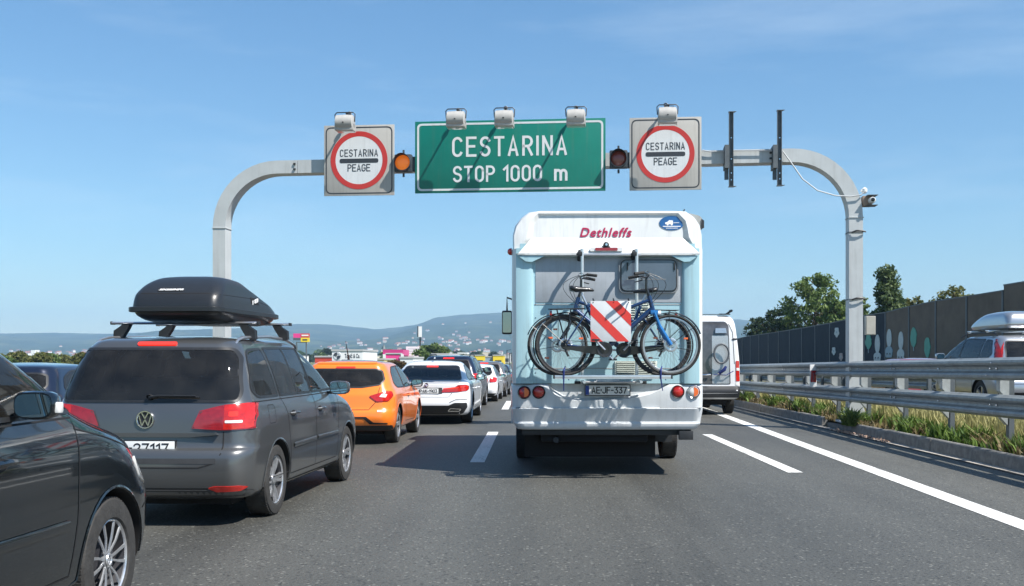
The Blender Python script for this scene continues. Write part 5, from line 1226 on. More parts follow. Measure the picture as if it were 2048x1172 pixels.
# ------------------------------------------------------------------ setting
def asphalt():
    m = bpy.data.materials.new('asphalt'); m.use_nodes = True; t = m.node_tree; b = t.nodes['Principled BSDF']; N = t.nodes.new; L = t.links.new
    b.inputs['Roughness'].default_value = .62; b.inputs['Specular IOR Level'].default_value = .55
    co = N('ShaderNodeTexCoord')
    def noise(sc, det, ro=.6, vec=None):
        n = N('ShaderNodeTexNoise'); n.inputs['Scale'].default_value = sc; n.inputs['Detail'].default_value = det; n.inputs['Roughness'].default_value = ro
        L(vec or co.outputs['Object'], n.inputs['Vector']); return n.outputs[0]
    def rng(x, a, c, lo, hi):
        r = N('ShaderNodeMapRange'); r.inputs[1].default_value = a; r.inputs[2].default_value = c; r.inputs[3].default_value = lo; r.inputs[4].default_value = hi; L(x, r.inputs[0]); return r.outputs[0]
    def math_(op, a, c):
        r = N('ShaderNodeMath'); r.operation = op
        for i, v in enumerate((a, c)):
            if isinstance(v, (int, float)): r.inputs[i].default_value = v
            else: L(v, r.inputs[i])
        return r.outputs[0]
    sx = N('ShaderNodeSeparateXYZ'); L(co.outputs['Object'], sx.inputs[0])
    stretch = N('ShaderNodeMapping'); stretch.inputs['Scale'].default_value = (1.0, .06, 1); L(co.outputs['Object'], stretch.inputs['Vector'])
    tracks = rng(noise(1.1, 4, .5, stretch.outputs[0]), .3, .7, .76, 1.18)
    big = rng(noise(.35, 6), .3, .7, .88, 1.10); fine = rng(noise(60, 5, .8), .28, .72, .42, 1.58)
    v = N('ShaderNodeTexVoronoi'); v.inputs['Scale'].default_value = 38; L(co.outputs['Object'], v.inputs['Vector'])
    sep = N('ShaderNodeSeparateColor'); L(v.outputs['Color'], sep.inputs[0])
    chips = math_('MULTIPLY', math_('GREATER_THAN', sep.outputs[0], .90), math_('LESS_THAN', v.outputs['Distance'], .42))
    dark = math_('MULTIPLY', math_('GREATER_THAN', sep.outputs[1], .84), math_('LESS_THAN', v.outputs['Distance'], .5))
    # shoulder beyond the edge line is older and paler
    sh = rng(sx.outputs['X'], 4.2, 4.7, 0, 1); sh = math_('MULTIPLY', sh, 1.0)
    # oily band down the middle of each lane, patches and sealed cracks
    lx = math_('SUBTRACT', math_('FRACT', math_('DIVIDE', math_('ADD', sx.outputs['X'], 4.65), 3.87), 0), .5)
    oil = rng(math_('ABSOLUTE', lx, 0), .0, .16, 1, 0); oil = math_('SUBTRACT', 1, math_('MULTIPLY', oil, rng(noise(1.5, 5, .7, stretch.outputs[0]), .35, .65, .08, .46)))
    patch = rng(noise(.22, 3, .5), .60, .66, 1.0, .86)
    crk = N('ShaderNodeTexVoronoi'); crk.feature = 'DISTANCE_TO_EDGE'; crk.inputs['Scale'].default_value = .16; wob = N('ShaderNodeVectorMath'); wob.operation = 'MULTIPLY_ADD'; wob.inputs[1].default_value = (.5,.5,0)
    nn = N('ShaderNodeTexNoise'); nn.inputs['Scale'].default_value = 2.5; nn.inputs['Detail'].default_value = 5; L(co.outputs['Object'], nn.inputs['Vector']); L(nn.outputs['Color'], wob.inputs[0]); L(co.outputs['Object'], wob.inputs[2]); L(wob.outputs[0], crk.inputs['Vector'])
    seal = rng(crk.outputs[0], 0.0012, .003, .82, 1.0)
    base = math_('MULTIPLY', math_('MULTIPLY', math_('MULTIPLY', tracks, big), fine), math_('MULTIPLY', math_('MULTIPLY', oil, patch), seal))
    base = math_('MULTIPLY', base, math_('ADD', .068, math_('MULTIPLY', sh, .022)))
    base = math_('ADD', base, math_('MULTIPLY', chips, .085)); base = math_('MULTIPLY', base, math_('SUBTRACT', 1, math_('MULTIPLY', dark, .45)))
    cmb = N('ShaderNodeVectorMath'); cmb.operation = 'SCALE'; cmb.inputs[0].default_value = (1.0, 1.0, .89); L(base, cmb.inputs['Scale']); L(cmb.outputs[0], b.inputs['Base Color'])
    bp = N('ShaderNodeBump'); bp.inputs['Strength'].default_value = .55; bp.inputs['Distance'].default_value = .008
    L(math_('ADD', noise(55, 4, .7), v.outputs['Distance']), bp.inputs['Height']); L(bp.outputs[0], b.inputs['Normal'])
    return m
M_asph = asphalt()
M_asph2 = mat('asphalt_far', (.07,.07,.069), .85, noise=(8,.15))
M_conc = mat('kerb_concrete', (.17,.168,.16), .9, noise=(9,.4,9), bump=(40,.3))
M_paint = mat('road_paint', (.62,.62,.60), .6, noise=(16,.22,10), bump=(70,.2))
M_field = mat('field_grass', (.10,.115,.04), .95, noise=(.05,.5,8))
M_verge = mat('verge_soil', (.16,.14,.08), .95, noise=(3,.4), bump=(8,.5))

def worn_paint():
    """thermoplastic line with chips worn through to the road"""
    m = M_paint; t = m.node_tree; b = t.nodes['Principled BSDF']; N = t.nodes.new; co = N('ShaderNodeTexCoord')
    a = N('ShaderNodeTexNoise'); a.inputs['Scale'].default_value = 26; a.inputs['Detail'].default_value = 8; a.inputs['Roughness'].default_value = .75
    c = N('ShaderNodeTexNoise'); c.inputs['Scale'].default_value = 1.1; c.inputs['Detail'].default_value = 4
    d = N('ShaderNodeMath'); d.operation = 'MULTIPLY_ADD'; d.inputs[1].default_value = .45
    r = N('ShaderNodeMapRange'); r.inputs[1].default_value = .80; r.inputs[2].default_value = .87; mi = N('ShaderNodeMix'); mi.data_type = 'RGBA'; mi.inputs[7].default_value = (.09,.09,.085,1)
    t.links.new(co.outputs['Object'], a.inputs['Vector']); t.links.new(co.outputs['Object'], c.inputs['Vector']); t.links.new(c.outputs[0], d.inputs[0]); t.links.new(a.outputs[0], d.inputs[2]); t.links.new(d.outputs[0], r.inputs[0])
    t.links.new(r.outputs[0], mi.inputs[0]); src = b.inputs['Base Color'].links[0].from_socket; t.links.new(src, mi.inputs[6]); t.links.new(mi.outputs[2], b.inputs['Base Color'])
worn_paint()
def sheet(name, pts, z, m, kind='structure'):
    o = MB().add([(x, y, z) for x, y in pts], [tuple(range(len(pts)))]).build(name, m, None, 0, False); tag(o, kind=kind); return o
sheet('ground', [(-4400,-120), (4400,-120), (4400,6000), (-4400,6000)], -.05, M_field)
rd = MB()
def grid(mb, x0, x1, ys, z, nx=6):
    n = nx+1; V = [(x0+(x1-x0)*i/nx, y, z) for y in ys for i in range(n)]
    mb.add(V, [(j*n+i, j*n+i+1, (j+1)*n+i+1, (j+1)*n+i) for j in range(len(ys)-1) for i in range(nx)])
grid(rd, -9.2, 6.06, [-15,0,10,20,40,80,160,400], 0); tag(rd.build('road', M_asph, None, 0), kind='structure')
sheet('slip_road', [(8.95,-15), (16.5,-15), (16.5,400), (8.95,400)], .12, M_asph2)
md_ = MB(); grid(md_, 6.20, 8.94, [-15,5,10,20,40,80,400], .15, 4); tag(md_.build('median_verge', M_verge), kind='structure')
md_ = MB(); grid(md_, 16.51, 30, [-15,40,400], .14, 2); tag(md_.build('slope_verge', M_verge), kind='structure')
# painted lines: things one can count lie on the road as parts of it
road = bpy.data.objects['road']
def stripe(name, poly, z=.004):
    MB().add([(x, y, z) for x, y in poly], [tuple(range(len(poly)))]).build(name, M_paint, road, 0)
a, b_ = onroad(1401.6, 869), onroad(1576, 945.5); w = .19
for k in range(-1, 3):
    dy = k*15.2; stripe('lane_dash', [(3.14,b_.y+dy), (3.14+w,b_.y+dy), (3.14+w,a.y+dy), (3.14,a.y+dy)])
a, b_ = onroad(990, 864), onroad(938, 925)
for k in range(-1, 12):
    dy = k*15.2; y0 = b_.y+dy; y1 = a.y+dy; cx = -.79-(.0 if dy < 1 else dy*.004); stripe('lane_dash', [(cx-.10,y0), (cx+.10,y0), (cx+.10-.02,y1), (cx-.10-.02,y1)])
for k in range(-1, 12):
    dy = k*15.2; stripe('lane_dash', [(-4.75,12+dy), (-4.56,12+dy), (-4.56,18.5+dy), (-4.75,18.5+dy)])
ed = [(3.55,-4), (3.80,3), (4.00,8.3), (4.13,12), (4.30,17), (4.63,26), (5.0,40), (5.3,60), (5.4,140)]
for (x0, y0), (x1, y1) in zip(ed[:-1], ed[1:]): stripe('edge_line', [(x0,y0), (x0+.235,y0), (x1+.235,y1), (x1,y1)])
stripe('edge_line', [(-8.5,-10), (-8.3,-10), (-8.3,200), (-8.5,200)])
# kerb stones with a gutter
kb = thing('kerb', None, None)
tag(kb, kind='structure')
rnd = random.Random(3)
kme = []
for v in range(4):
    m_ = MB(); L = 1.98
    m_.prism(rounded([(0,-.04), (.13,-.04), (.135,.185), (.045,.195), (.015,.16)], [0,0,.02,.03,.02]), 0, L, 'xz')
    kme.append(m_.mesh('kerb_stone', M_conc))
for k in range(60):
    y = 2+k*2.0
    sunk = 19.6 < y < 20.4
    o = obj('kerb_stone', kme[k % 4], kb, (6.07+rnd.uniform(-.006,.006)+(.10 if sunk else 0), y, rnd.uniform(-.008,.006)-(.10 if sunk else 0)), (0, 0, rnd.uniform(-.003,.003)))
gt = MB(); grid(gt, 5.93, 6.075, [0,10,20,40,80,130], .006, 1); gt.build('gutter', mat('gutter_silt', (.34,.32,.29), .9, noise=(6,.5,8)), kb, 0)
dbm = MB(); dbm.bb(5.865, 5.925, 0, 130, .001, .005); dbm.build('joint_tar', mat('joint_tar', (.02,.02,.02), .9), kb)
# crumbled bits of kerb at the gantry foot
rub = MB()
for k in range(140):
    y = rnd.uniform(17.5,20.8); x = rnd.gauss(5.99,.05); s_ = rnd.uniform(.008,.035)
    M = Matrix.Rotation(rnd.uniform(0,6), 3, Vector((rnd.random(), rnd.random(), 1)).normalized()); rub.box((x, y, s_*.4+.005), (s_*1.5, s_, s_*.7), M)
tag(rub.build('kerb_rubble', mat('rubble', (.38,.27,.21), .9, noise=(40,.5))), 'crumbled reddish concrete bits in the gutter at the gantry foot', 'rubble', kind='stuff')

# ------------------------------------------------------------------ guardrails
M_galv = mat('galvanised_steel', (.23,.26,.275), .5, .35, noise=(6,.28,9), bump=(18,.05))
M_galv_old = mat('galvanised_dull', (.11,.125,.135), .6, .4, noise=(5,.3,8))
M_spacer = mat('spacer_steel', (.36,.37,.36), .5, .35, noise=(9,.25))
def wbeam(L):
    """double-wave rail section, length along y, ridges towards -x"""
    pr = [(0,.155), (-.012,.152), (-.03,.135), (-.078,.118), (-.083,.085), (-.07,.06), (-.01,.03), (0,0), (-.01,-.03), (-.07,-.06), (-.083,-.085), (-.078,-.118), (-.03,-.135), (-.012,-.152), (0,-.155)]
    P = pr+[(x+.005, z) for x, z in pr[::-1]]
    m = MB(); m.prism(P, 0, L, 'xz'); m.mesh_prof = pr; return m
def zg(y): return -.0095*(y-13.4)          # the barrier follows the road's gentle fall
gr = thing('guardrail', 'double height galvanised guardrail along the kerb with white spacer blocks', 'guardrail', (0,0,0))
SP = 2.0; y0 = 6.1
bm_ = wbeam(4.02).mesh('rail_beam', M_galv, 30)
bolt = MB().lathe([(0,.018), (-.012,.016), (-.018,.001)], 'x', n=10).mesh('bolt', M_chrome)
tilt = math.atan(-.0095)
for k in range(-1, 22):
    y = y0+k*4.0
    for zc, nm in ((1.285,'upper'), (.785,'lower')):
        o = obj('rail_beam', bm_, gr, (6.30-(.004 if k % 2 else 0), y, zc+zg(y)), (tilt,0,0))
        if 0 <= k < 8:
            for dy in (.06, .26, 2.1): obj('bolt', bolt, o, (-.012, dy, 0.005))
            if k < 6:
                for dy, dz in ((.07,.085), (.22,-.085)): obj('bolt', bolt, o, (-.085, dy, dz)).scale = (.6,.6,.6)
post = MB().prism([(.13,0), (.20,0), (.20,.01), (.14,.01), (.14,.09), (.20,.09), (.20,.10), (.13,.10)], .05, 1.40, 'xy').mesh('post', M_galv_old)
spc = MB().prism([(.006,1.20), (.13,1.20), (.13,.90), (.085,.90), (.006,.985)], 0, .12, 'xz').mesh('spacer', M_spacer)
spc2 = MB().prism([(.02,.66), (.11,.66), (.11,.52), (.02,.62)], 0, .10, 'xz').mesh('spacer', M_spacer)
capm = MB().bb(.01,.45,.0,.12,1.13,1.145).mesh('spacer_top', M_spacer)
for k in range(0, 40):
    y = y0+k*SP
    if abs(y-20.9) < .6: continue
    obj('post', post, gr, (6.30, y, zg(y))); obj('spacer', spc, gr, (6.30, y, zg(y))); obj('spacer', spc2, gr, (6.30, y, zg(y)))
# delineator standing at the rail
p = at(1635, 748, 23.0)
dl = thing('delineator', 'narrow white marker with dark red reflector on the guardrail, left of the gantry post', 'road marker', (6.18, 23.1, zg(23.1)))
MB().box((0,0,1.14), (.155,.03,.50), bev=.01).build('backing', mat('marker_white', (.62,.63,.62), .5, noise=(8,.1)), dl)
MB().box((.0,-.02,1.13), (.125,.012,.26), bev=.004).build('reflector', M_reddark, dl)
MB().tube([(.0,-.028,1.05), (.0,-.028,1.21)], .012, 8).build('reflector_rib', mat('reflector_purple', (.16,.02,.05), .3), dl)
# second line of rail behind, at the slip road
g2_ = thing('guardrail', 'second guardrail on the slip road side, seen through the gap of the first', 'guardrail', (0,0,0))
for k in range(0, 24):
    y = 21.5+k*4.0; obj('rail_beam', bm_, g2_, (8.3, y, 1.0+zg(y)*.8), (tilt,0,0)); obj('rail_beam', bm_, g2_, (8.3, y, .62+zg(y)*.8), (tilt,0,0))
    for dy in (0, 2.0): obj('post', post, g2_, (8.0, y+dy, -.22))
g3 = thing('guardrail', 'plain low guardrail on the far side of the slip road', 'guardrail', (0,0,0))
for k in range(0, 26):
    y = 17+k*4.0; obj('rail_beam', bm_, g3, (16.9, y, .80), (0,0,0)); obj('post', post, g3, (16.6, y, -.45))

# ------------------------------------------------------------------ gantry
GL = Vector((-6.62, 22.0, 0)); GR_ = Vector((6.40, 20.85, 0)); ux = (GR_-GL).normalized(); un = Vector((-ux.y, ux.x, 0)); ang = math.atan2(ux.y, ux.x)
def gp(px, py, off=0.0):
    """point of the gantry's plane (moved off metres towards the traffic) seen at (px, py)"""
    d = Vector(((px-VX)/F, 1, -(py-VY)/F)); o = Vector((0,0,EYE)); q = GL-un*off
    t = (q-o).dot(un)/d.dot(un); return o+d*t
M_gan = mat('gantry_steel', (.47,.49,.49), .5, .15, noise=(3.0,.09,10), streak=.25, bump=(4,.04))
ga = thing('sign_gantry', 'grey steel box gantry spanning the whole carriageway', 'gantry', (0,0,0))
zL = gp(560,337).z; zR = gp(1560,314).z; RB = 1.25; hw = .135; hd = .17
path = []
xl, xr = 0.0, (GR_-GL).length
path.append((xl, -.1, 0)); zt0 = zL-RB
path.append((xl, zt0, 0))
for k in range(1, 13): a = math.pi/2*k/12; path.append((xl+RB*(1-math.cos(a)), zt0+RB*math.sin(a), a))
for k in range(12, 0, -1): a = math.pi/2*(12-k)/12; path.append((xr-RB*(1-math.sin(math.pi/2-a)) if False else xr-RB+RB*math.sin(a), zR-RB+RB*math.cos(a), math.pi/2+a))
path.append((xr, zR-RB, math.pi)); path.append((xr, .1, math.pi))
def sweep(pts, name):
    mb = MB(); V = []
    for (s, z, a) in pts:
        n = Vector((-math.cos(a), math.sin(a)))      # outward normal in (s,z)
        for (u, v) in ((hw,-hd), (hw,hd), (-hw,hd), (-hw,-hd)):
            p = GL+ux*(s+n.x*u)+un*v; V.append((p.x, p.y, z+n.y*u))
    mb.add(V, [(i*4+k, i*4+(k+1) % 4, i*4+4+(k+1) % 4, i*4+4+k) for i in range(len(pts)-1) for k in range(4)]+[(0,1,2,3), tuple(range(len(V)-4, len(V)))])
    o = mb.build(name, M_gan, ga, 30)
    return o
sweep(path[:2], 'post'); 
kL = path[1:14]; kR = path[14:-1]
xs0 = (gp(600,0)-GL).dot(ux); xs1 = (gp(1545,0)-GL).dot(ux)
def zbeam(s): return zL+(zR-zL)*(s-RB)/(xr-2*RB)
sweep(kL+[(xs0-.004, zbeam(xs0), math.pi/2)], 'bend'); sweep([(xs0+.004, zbeam(xs0), math.pi/2), (xs1-.004, zbeam(xs1), math.pi/2)], 'beam')
sweep([(xs1+.004, zbeam(xs1), math.pi/2)]+kR+[path[-2]], 'bend'); sweep([(path[-2][0], path[-2][1]-.006, math.pi), (xr, .1, math.pi)], 'post')
def gb(s, z, off, size, name, m, parent=ga, bev=0.0):
    p = GL+ux*s-un*off
    o = MB().box((0,0,0), size, bev=bev).build(name, m, parent); o.location = (p.x, p.y, z); o.rotation_euler = (0,0,ang); return o
for s, z in ((0, zt0), (xr, zR-RB)): gb(s, z-.008, 0, (2*hw+.03, 2*hd+.03, .02), 'flange', M_gan, bev=.004)
for s, sg_ in ((xs0, -1), (xs1, -1)):
    for dz in (.055, -.055): gb(s-.06*sg_*-1, zbeam(s)+dz, hd+.012, (.045,.03,.035), 'bolt', M_dk)
gb(xr, .17, 0, (.62,.62,.04), 'base_plate', M_gan, bev=.005); gb(0, .03, 0, (.62,.62,.04), 'base_plate', M_gan, bev=.005)
for sx_ in (-1, 1):
    MB().prism([(GR_.x+sx_*.14,.18), (GR_.x+sx_*.30,.18), (GR_.x+sx_*.14,.55)], GR_.y-.01, GR_.y+.01).build('gusset', M_gan, ga)
for z in (gp(0,484).z, gp(0,608).z):
    p = GL+ux*xr; st = MB()
    st.box((0,0,0), (2*hw+.02, 2*hd+.02, .018)).build('strap', M_galv_old, ga).location = (p.x, p.y, z+.0); ga.children[-1].rotation_euler = (0,0,ang)
    q = GL+ux*(xr+.04)-un*(hd+.03); MB().tube([(-.13,.0,-.01), (-.05,-.03,.02), (.06,-.03,.02), (.14,0,.0)], .016, 6).build('strap_buckle', M_dk, ga).location = (q.x, q.y, z)

# empty hanger brackets
for px, y0_, y1_ in ((1462,225,373), (1558.5,222,371)):
    a = gp(px, y0_, .30); b2 = gp(px, y1_, .30); hb2 = thing('sign_bracket', 'empty upright sign bracket on the gantry, '+('nearer the round toll sign' if px < 1500 else 'nearer the bend of the gantry'), 'bracket', (a.x, a.y, b2.z), ang, 'empty upright brackets')
    H = a.z-b2.z
    MB().prism([(-.045,0), (.045,0), (.045,-.06), (.035,-.06), (.035,-.012), (-.035,-.012), (-.035,-.06), (-.045,-.06)], 0, H, 'xy').build('channel', M_galv_old, hb2)
    for z in (-.01, H): MB().prism([(-.05,-.06), (.10,-.06), (.05,.06), (-.05,.06)], z, z+.012, 'xy').build('end_plate', M_galv_old, hb2)
    zb_ = gp(px, 313).z-b2.z
    MB().bb(-.13,-.05,-.10,.28, zb_-.30, zb_+.16).bb(-.13,-.05,.0,.02,zb_-.52,zb_-.3).build('clamp_plate', M_galv_old, hb2)
    for z in (zb_-.40, zb_+.3, zb_-.12, .12): MB().lathe([(-.075,.001), (-.075,.012), (-.06,.012)], 'y', c=(0,0,z), n=8).build('bolt', M_chrome, hb2)
# cable from bracket to camera
a = gp(1566,303,.25); b2 = gp(1727,378,.2); pts = []
cab_px = [(1404,300.5),(1420,303),(1470,301),(1540,300.5),(1566,303),(1582,325),(1605,358),(1635,381),(1670,391),(1700,393),(1722,390),(1730,382)]
cable = MB().tube([gp(x, y, .22) for x, y in cab_px], .013, 6).build('loose_cable', mat('cable_grey', (.45,.47,.48), .6)); tag(cable, 'pale cable hanging in a loop below the gantry bend', 'cable')
cond = MB().tube([(gp(x, 322 if x < 1000 else 301, -.20).x, gp(x, 322 if x < 1000 else 301, -.20).y, zbeam((gp(x,0)-GL).dot(ux))+hw+.02) for x in range(600, 1560, 60)], .016, 6).build('cable_conduit', M_galv_old, ga)
# roadside camera
p = gp(1740,403,.05); cm_ = thing('traffic_camera', 'small white camera on a brown bracket on the gantry post', 'camera', (p.x, p.y, p.z), ang)
MB().box((-.07,0,0), (.18,.22,.20), bev=.01).build('bracket', mat('camera_brown', (.30,.22,.17), .6), cm_)
MB().lathe([(-.26,.001), (-.25,.05), (-.22,.065), (.0,.07)], 'y', n=20).build('housing', M_cw, cm_)
MB().lathe([(-.275,.001), (-.27,.035), (-.25,.042)], 'y', n=16).build('lens', M_glass, cm_)
MB().box((.0,-.10,.095), (.20,.30,.012)).box((.0,-.10,-.10), (.20,.26,.012)).build('sun_shield', M_galv_old, cm_)
p = gp(1729,381,.1); tag(MB().lathe([(-.06,.02), (-.03,.055), (.03,.055), (.06,.02)], 'z', c=(p.x,p.y,p.z), n=14).box((p.x-.03,p.y,p.z), (.08,.06,.05)).build('beacon', M_cw), 'small white round sensor above the camera on the gantry bend', 'sensor')
# beige box fixed to the post
p = gp(1737,651,-.25); bx_ = thing('equipment_box', 'beige box fixed to the right of the gantry post, level with the wall top', 'box', (p.x+.03, p.y, p.z), ang)
MB().box((0,0,0), (.19,.16,.38), bev=.008).build('cabinet', mat('beige_enamel', (.36,.35,.31), .5, noise=(8,.1)), bx_); MB().box((0,-.083,0), (.165,.006,.35)).build('door', mat('beige_enamel', (.36,.35,.31)), bx_)

# ------------------------------------------------------------------ signs
M_sgrey = mat('sign_grey', (.40,.385,.355), .45, noise=(3,.07,8), streak=.25); M_sgreen = mat('sign_green', (.001,.16,.118), .4, noise=(3,.08,8), streak=.12); M_swhite = mat('sign_white', (.60,.62,.63), .45, noise=(4,.05,8), streak=.15)
M_sred = mat('sign_red', (.46,.035,.03), .4, noise=(4,.08,8)); M_sink = mat('sign_ink', (.03,.036,.045), .5)
def sign_root(name, label, px0, px1, py0, py1, off=.36):
    a = gp(px0, (py0+py1)/2, off); b2 = gp(px1, (py0+py1)/2, off); xm = (px0+px1)/2
    t_ = gp(xm, py0, off); u_ = gp(xm, py1, off)
    s = thing(name, label, 'road sign', ((a.x+b2.x)/2, (a.y+b2.y)/2, (t_.z+u_.z)/2), ang)
    return s, (b2-a).length, t_.z-u_.z
def frame_strip(P, Q, y0, y1, m, name, parent):
    mb = MB(); n = len(P)
    mb.add([(a, y1, c) for a, c in P]+[(a, y1, c) for a, c in Q]+[(a, y0, c) for a, c in P]+[(a, y0, c) for a, c in Q], [f for k in range(n) for f in ((2*n+k, 2*n+(k+1) % n, 3*n+(k+1) % n, 3*n+k), (k, (k+1) % n, 2*n+(k+1) % n, 2*n+k), (n+k, 3*n+k, 3*n+(k+1) % n, n+(k+1) % n))])
    return mb.build(name, m, parent)
def rr(w, h, r): return rounded([(-w/2,-h/2), (w/2,-h/2), (w/2,h/2), (-w/2,h/2)], r, 6)
def back(s, w, h, depth=.22):
    for x in (-w*.30, w*.30): MB().bb(x-.03, x+.03, .015, depth, -h/2+.05, h/2-.05).build('mount', M_galv_old, s)
def round_sign(label, px0, px1, py0, py1, side):
    s, w, h = sign_root('toll_sign', label, px0, px1, py0, py1)
    s['group'] = 'round toll signs on the gantry'
    MB().bb(-w/2, w/2, 0, .03, -h/2, h/2, .006).build('panel', M_sgrey, s)
    frame_strip(rr(w-.075, h-.075, .12), rr(w-.12, h-.12, .10), -.003, .0, M_sink, 'border_line', s)
    R0 = w*.405
    MB().prism(ell(0,0,R0*.86,R0*.86,48), -.0028, 0).build('white_disc', M_swhite, s)
    frame_strip(ell(0,0,R0,R0,64), ell(0,0,R0*.825,R0*.825,64), -.0045, 0, M_sred, 'red_ring', s)
    MB().prism(rounded([(-R0*.68,-.055), (R0*.68,-.055), (R0*.68,.035), (-R0*.68,.035)], .04), -.006, -.002).build('bar', M_sink, s)
    sign_text('CESTARINA', R0*1.34, .15, M_sink, s, (0,-.003,.150), stroke=.115, gap=.36); sign_text('PEAGE', R0*.80, .15, M_sink, s, (0,-.003,-.155), stroke=.125, gap=.26)
    back(s, w, h); return s, w, h
s1_, w1_, h1_ = round_sign('left toll sign, round red ring on a grey square panel, left of the green sign', 648, 788.5, 250, 391, -1)
s3_, w3_, h3_ = round_sign('right toll sign, round red ring on a grey square panel, right of the green sign', 1259, 1403, 234.5, 380, 1)
s2_, w, h = sign_root('green_sign', 'wide green motorway sign announcing the toll stop in 1000 m', 830, 1211, 239.5, 384)
MB().bb(-w/2, w/2, 0, .03, -h/2, h/2, .006).build('panel', M_sgreen, s2_)
frame_strip(rr(w-.09, h-.09, .10), rr(w-.17, h-.17, .07), -.003, 0, M_swhite, 'border_line', s2_)
sign_text('CESTARINA', w*.605, .41, M_swhite, s2_, (0,-.001,.20), stroke=.125, gap=.40)
sign_text('STOP', w*.222, .335, M_swhite, s2_, (-w*.187,-.001,-.355), stroke=.135, gap=.34); sign_text('1000', w*.205, .335, M_swhite, s2_, (w*.068,-.001,-.355), stroke=.135, gap=.34)
sign_text('m', w*.070, .335, M_swhite, s2_, (w*.268,-.001,-.355), stroke=.155)
back(s2_, w, h)
for dz in (-.25, .3): MB().bb(-w/2+.1, w/2-.1, .031, .06, dz-.02, dz+.02).build('stiffener', M_galv_old, s2_)
# sign lamps
M_lamp = mat('lamp_housing', (.38,.37,.35), .4, noise=(10,.12))
def sign_lamp(px, pyc, where, ytop):
    p = gp(px, pyc, .95); r = thing('sign_lamp', where, 'lamp', (p.x, p.y, p.z), ang, 'floodlights over the signs')
    hd_ = MB(); hw_ = .185
    hd_.lathe([(-hw_,.001), (-hw_,.10), (-hw_+.02,.155), (-.0,.165), (hw_-.02,.155), (hw_,.10), (hw_,.001)], 'x', n=28)
    hd_.bb(-hw_, hw_, -.11, .16, -.16, -.02, .01)
    hd_.build('housing', M_lamp, r, 30)
    MB().bb(-hw_+.02, hw_-.02, .02, .165, -.165, -.145).build('lamp_glass', M_clear, r)
    MB().box((0,-.168,-.02), (.03,.012,.02)).build('latch', M_dk, r)
    ztop = gp(px, ytop, .95).z-p.z
    MB().tube([(-hw_-.01,0,.02), (-hw_-.02,0,.17), (-hw_+.02,.0,.21), (hw_-.02,0,.21), (hw_+.02,0,.17), (hw_+.01,0,.02)], .011, 6).build('yoke', M_dk, r)
    MB().tube([(.02,.05,.20), (-.02,.45,ztop-.03), (-.03,.72,ztop-.10), (-.03,.80,-.35)], .022, 8).build('arm', M_dk, r)
    MB().lathe([(-.03,.035), (.0,.045), (.03,.03)], 'y', c=(-.02,.42,ztop-.03), n=14).build('arm_joint', M_lamp, r)
    MB().tube([(-.10,.0,.14), (-.14,-.05,.12), (-.17,-.02,.10)], .012, 6).tube([(.02,.06,.2), (.12,.03,.19), (.06,.02,.12), (-.05,0,.14)], .006, 5).build('cable', M_dk, r)
    return r
for px, pyc, yt, w_ in ((690,246,214,'floodlight above the left round toll sign'), (912,239,207,'leftmost of the three floodlights above the green sign'), (1008.5,237,203,'middle one of the three floodlights above the green sign'), (1152,235,202,'rightmost of the three floodlights above the green sign'), (1335,231,196,'floodlight above the right round toll sign')):
    sign_lamp(px, pyc, w_, yt)
# amber flashers
def flasher(px, py, label, lit):
    p = gp(px, py, .42); r = thing('warning_flasher', label, 'warning light', (p.x, p.y, p.z), ang, 'flashers between the signs')
    M_h = mat('flasher_housing', (.035,.045,.055), .5, noise=(20,.2))
    MB().box((0,.06,0), (.36,.16,.36), bev=.03).build('housing', M_h, r)
    hz = MB(); hz.lathe([(.0,.175), (-.10,.170), (-.10,.160), (.0,.160)], 'y', n=32, closed=True).build('rim', M_h, r)
    vs = []; n_ = 20
    for q, (yy, rd_) in enumerate(((-.02,.178), (-.20,.172))):
        for k in range(n_+1):
            a = math.pi*(k/n_*1.1-.05); vs.append((rd_*math.cos(a), yy if q == 0 else -.04-.16*math.sin(max(0, min(math.pi, a))), rd_*math.sin(a)))
    MB().add(vs, [(k, k+1, n_+2+k, n_+1+k) for k in range(n_)]).build('visor', M_h, r)
    ml = mat('amber_lit', (.8,.22,.03), .3, emit=((1,.20,.02), .22)) if lit else mat('amber_unlit', (.20,.045,.03), .3, noise=(40,.3), coat=.5)
    MB().lathe([(-.02,.158), (-.045,.12), (-.055,.06), (-.058,.001)], 'y', n=32).build('lens', ml, r)
    for z in (.20, -.20): MB().tube([(0,.06,z), (0,.06,z*1.38)], .022, 8).build('pivot', M_h, r)
    MB().bb(-.30 if lit else .10, -.1 if lit else .30, .10, .34, -.06, .06).bb(.10,.36,.12,.20,-.15,.15).build('bracket', M_galv_old, r)
flasher(806, 326, 'amber flasher, lit orange, between the left toll sign and the green sign', True)
flasher(1237, 318, 'unlit dark flasher between the green sign and the right toll sign', False)

# ------------------------------------------------------------------ noise barrier
WX = 21.8
M_pan = mat('barrier_panel', (.024,.033,.046), .75, spec=.2, noise=(1.2,.2,8), streak=.10, bump=(30,.05))
M_pan2 = mat('barrier_panel_brown', (.17,.13,.10), .8, spec=.2, noise=(1.0,.22,8), streak=.25, bump=(30,.05))
M_post = mat('barrier_post', (.13,.14,.15), .55, .3, noise=(3,.2))
wl = thing('noise_barrier', 'tall dark noise barrier of flat panels between posts, stepping down into the distance', 'noise barrier', (0,0,0))
tops = [(2008,582.4),(1935,594),(1873.7,603),(1819.6,614),(1773.7,625.6),(1730,632),(1694,640),(1662.6,647),(1632,652),(1607,657),(1583,660.5),(1560.5,664),(1541,667),(1522,669.5),(1506,672),(1490,675),(1478,678.6)]
Yp = [WX*F/(px-VX) for px, py in tops]; dY = (Yp[8]-Yp[0])/8; Y0 = Yp[0]
zt_ = [EYE+(VY-py)*y/F for (px, py), y in zip(tops, Yp)]
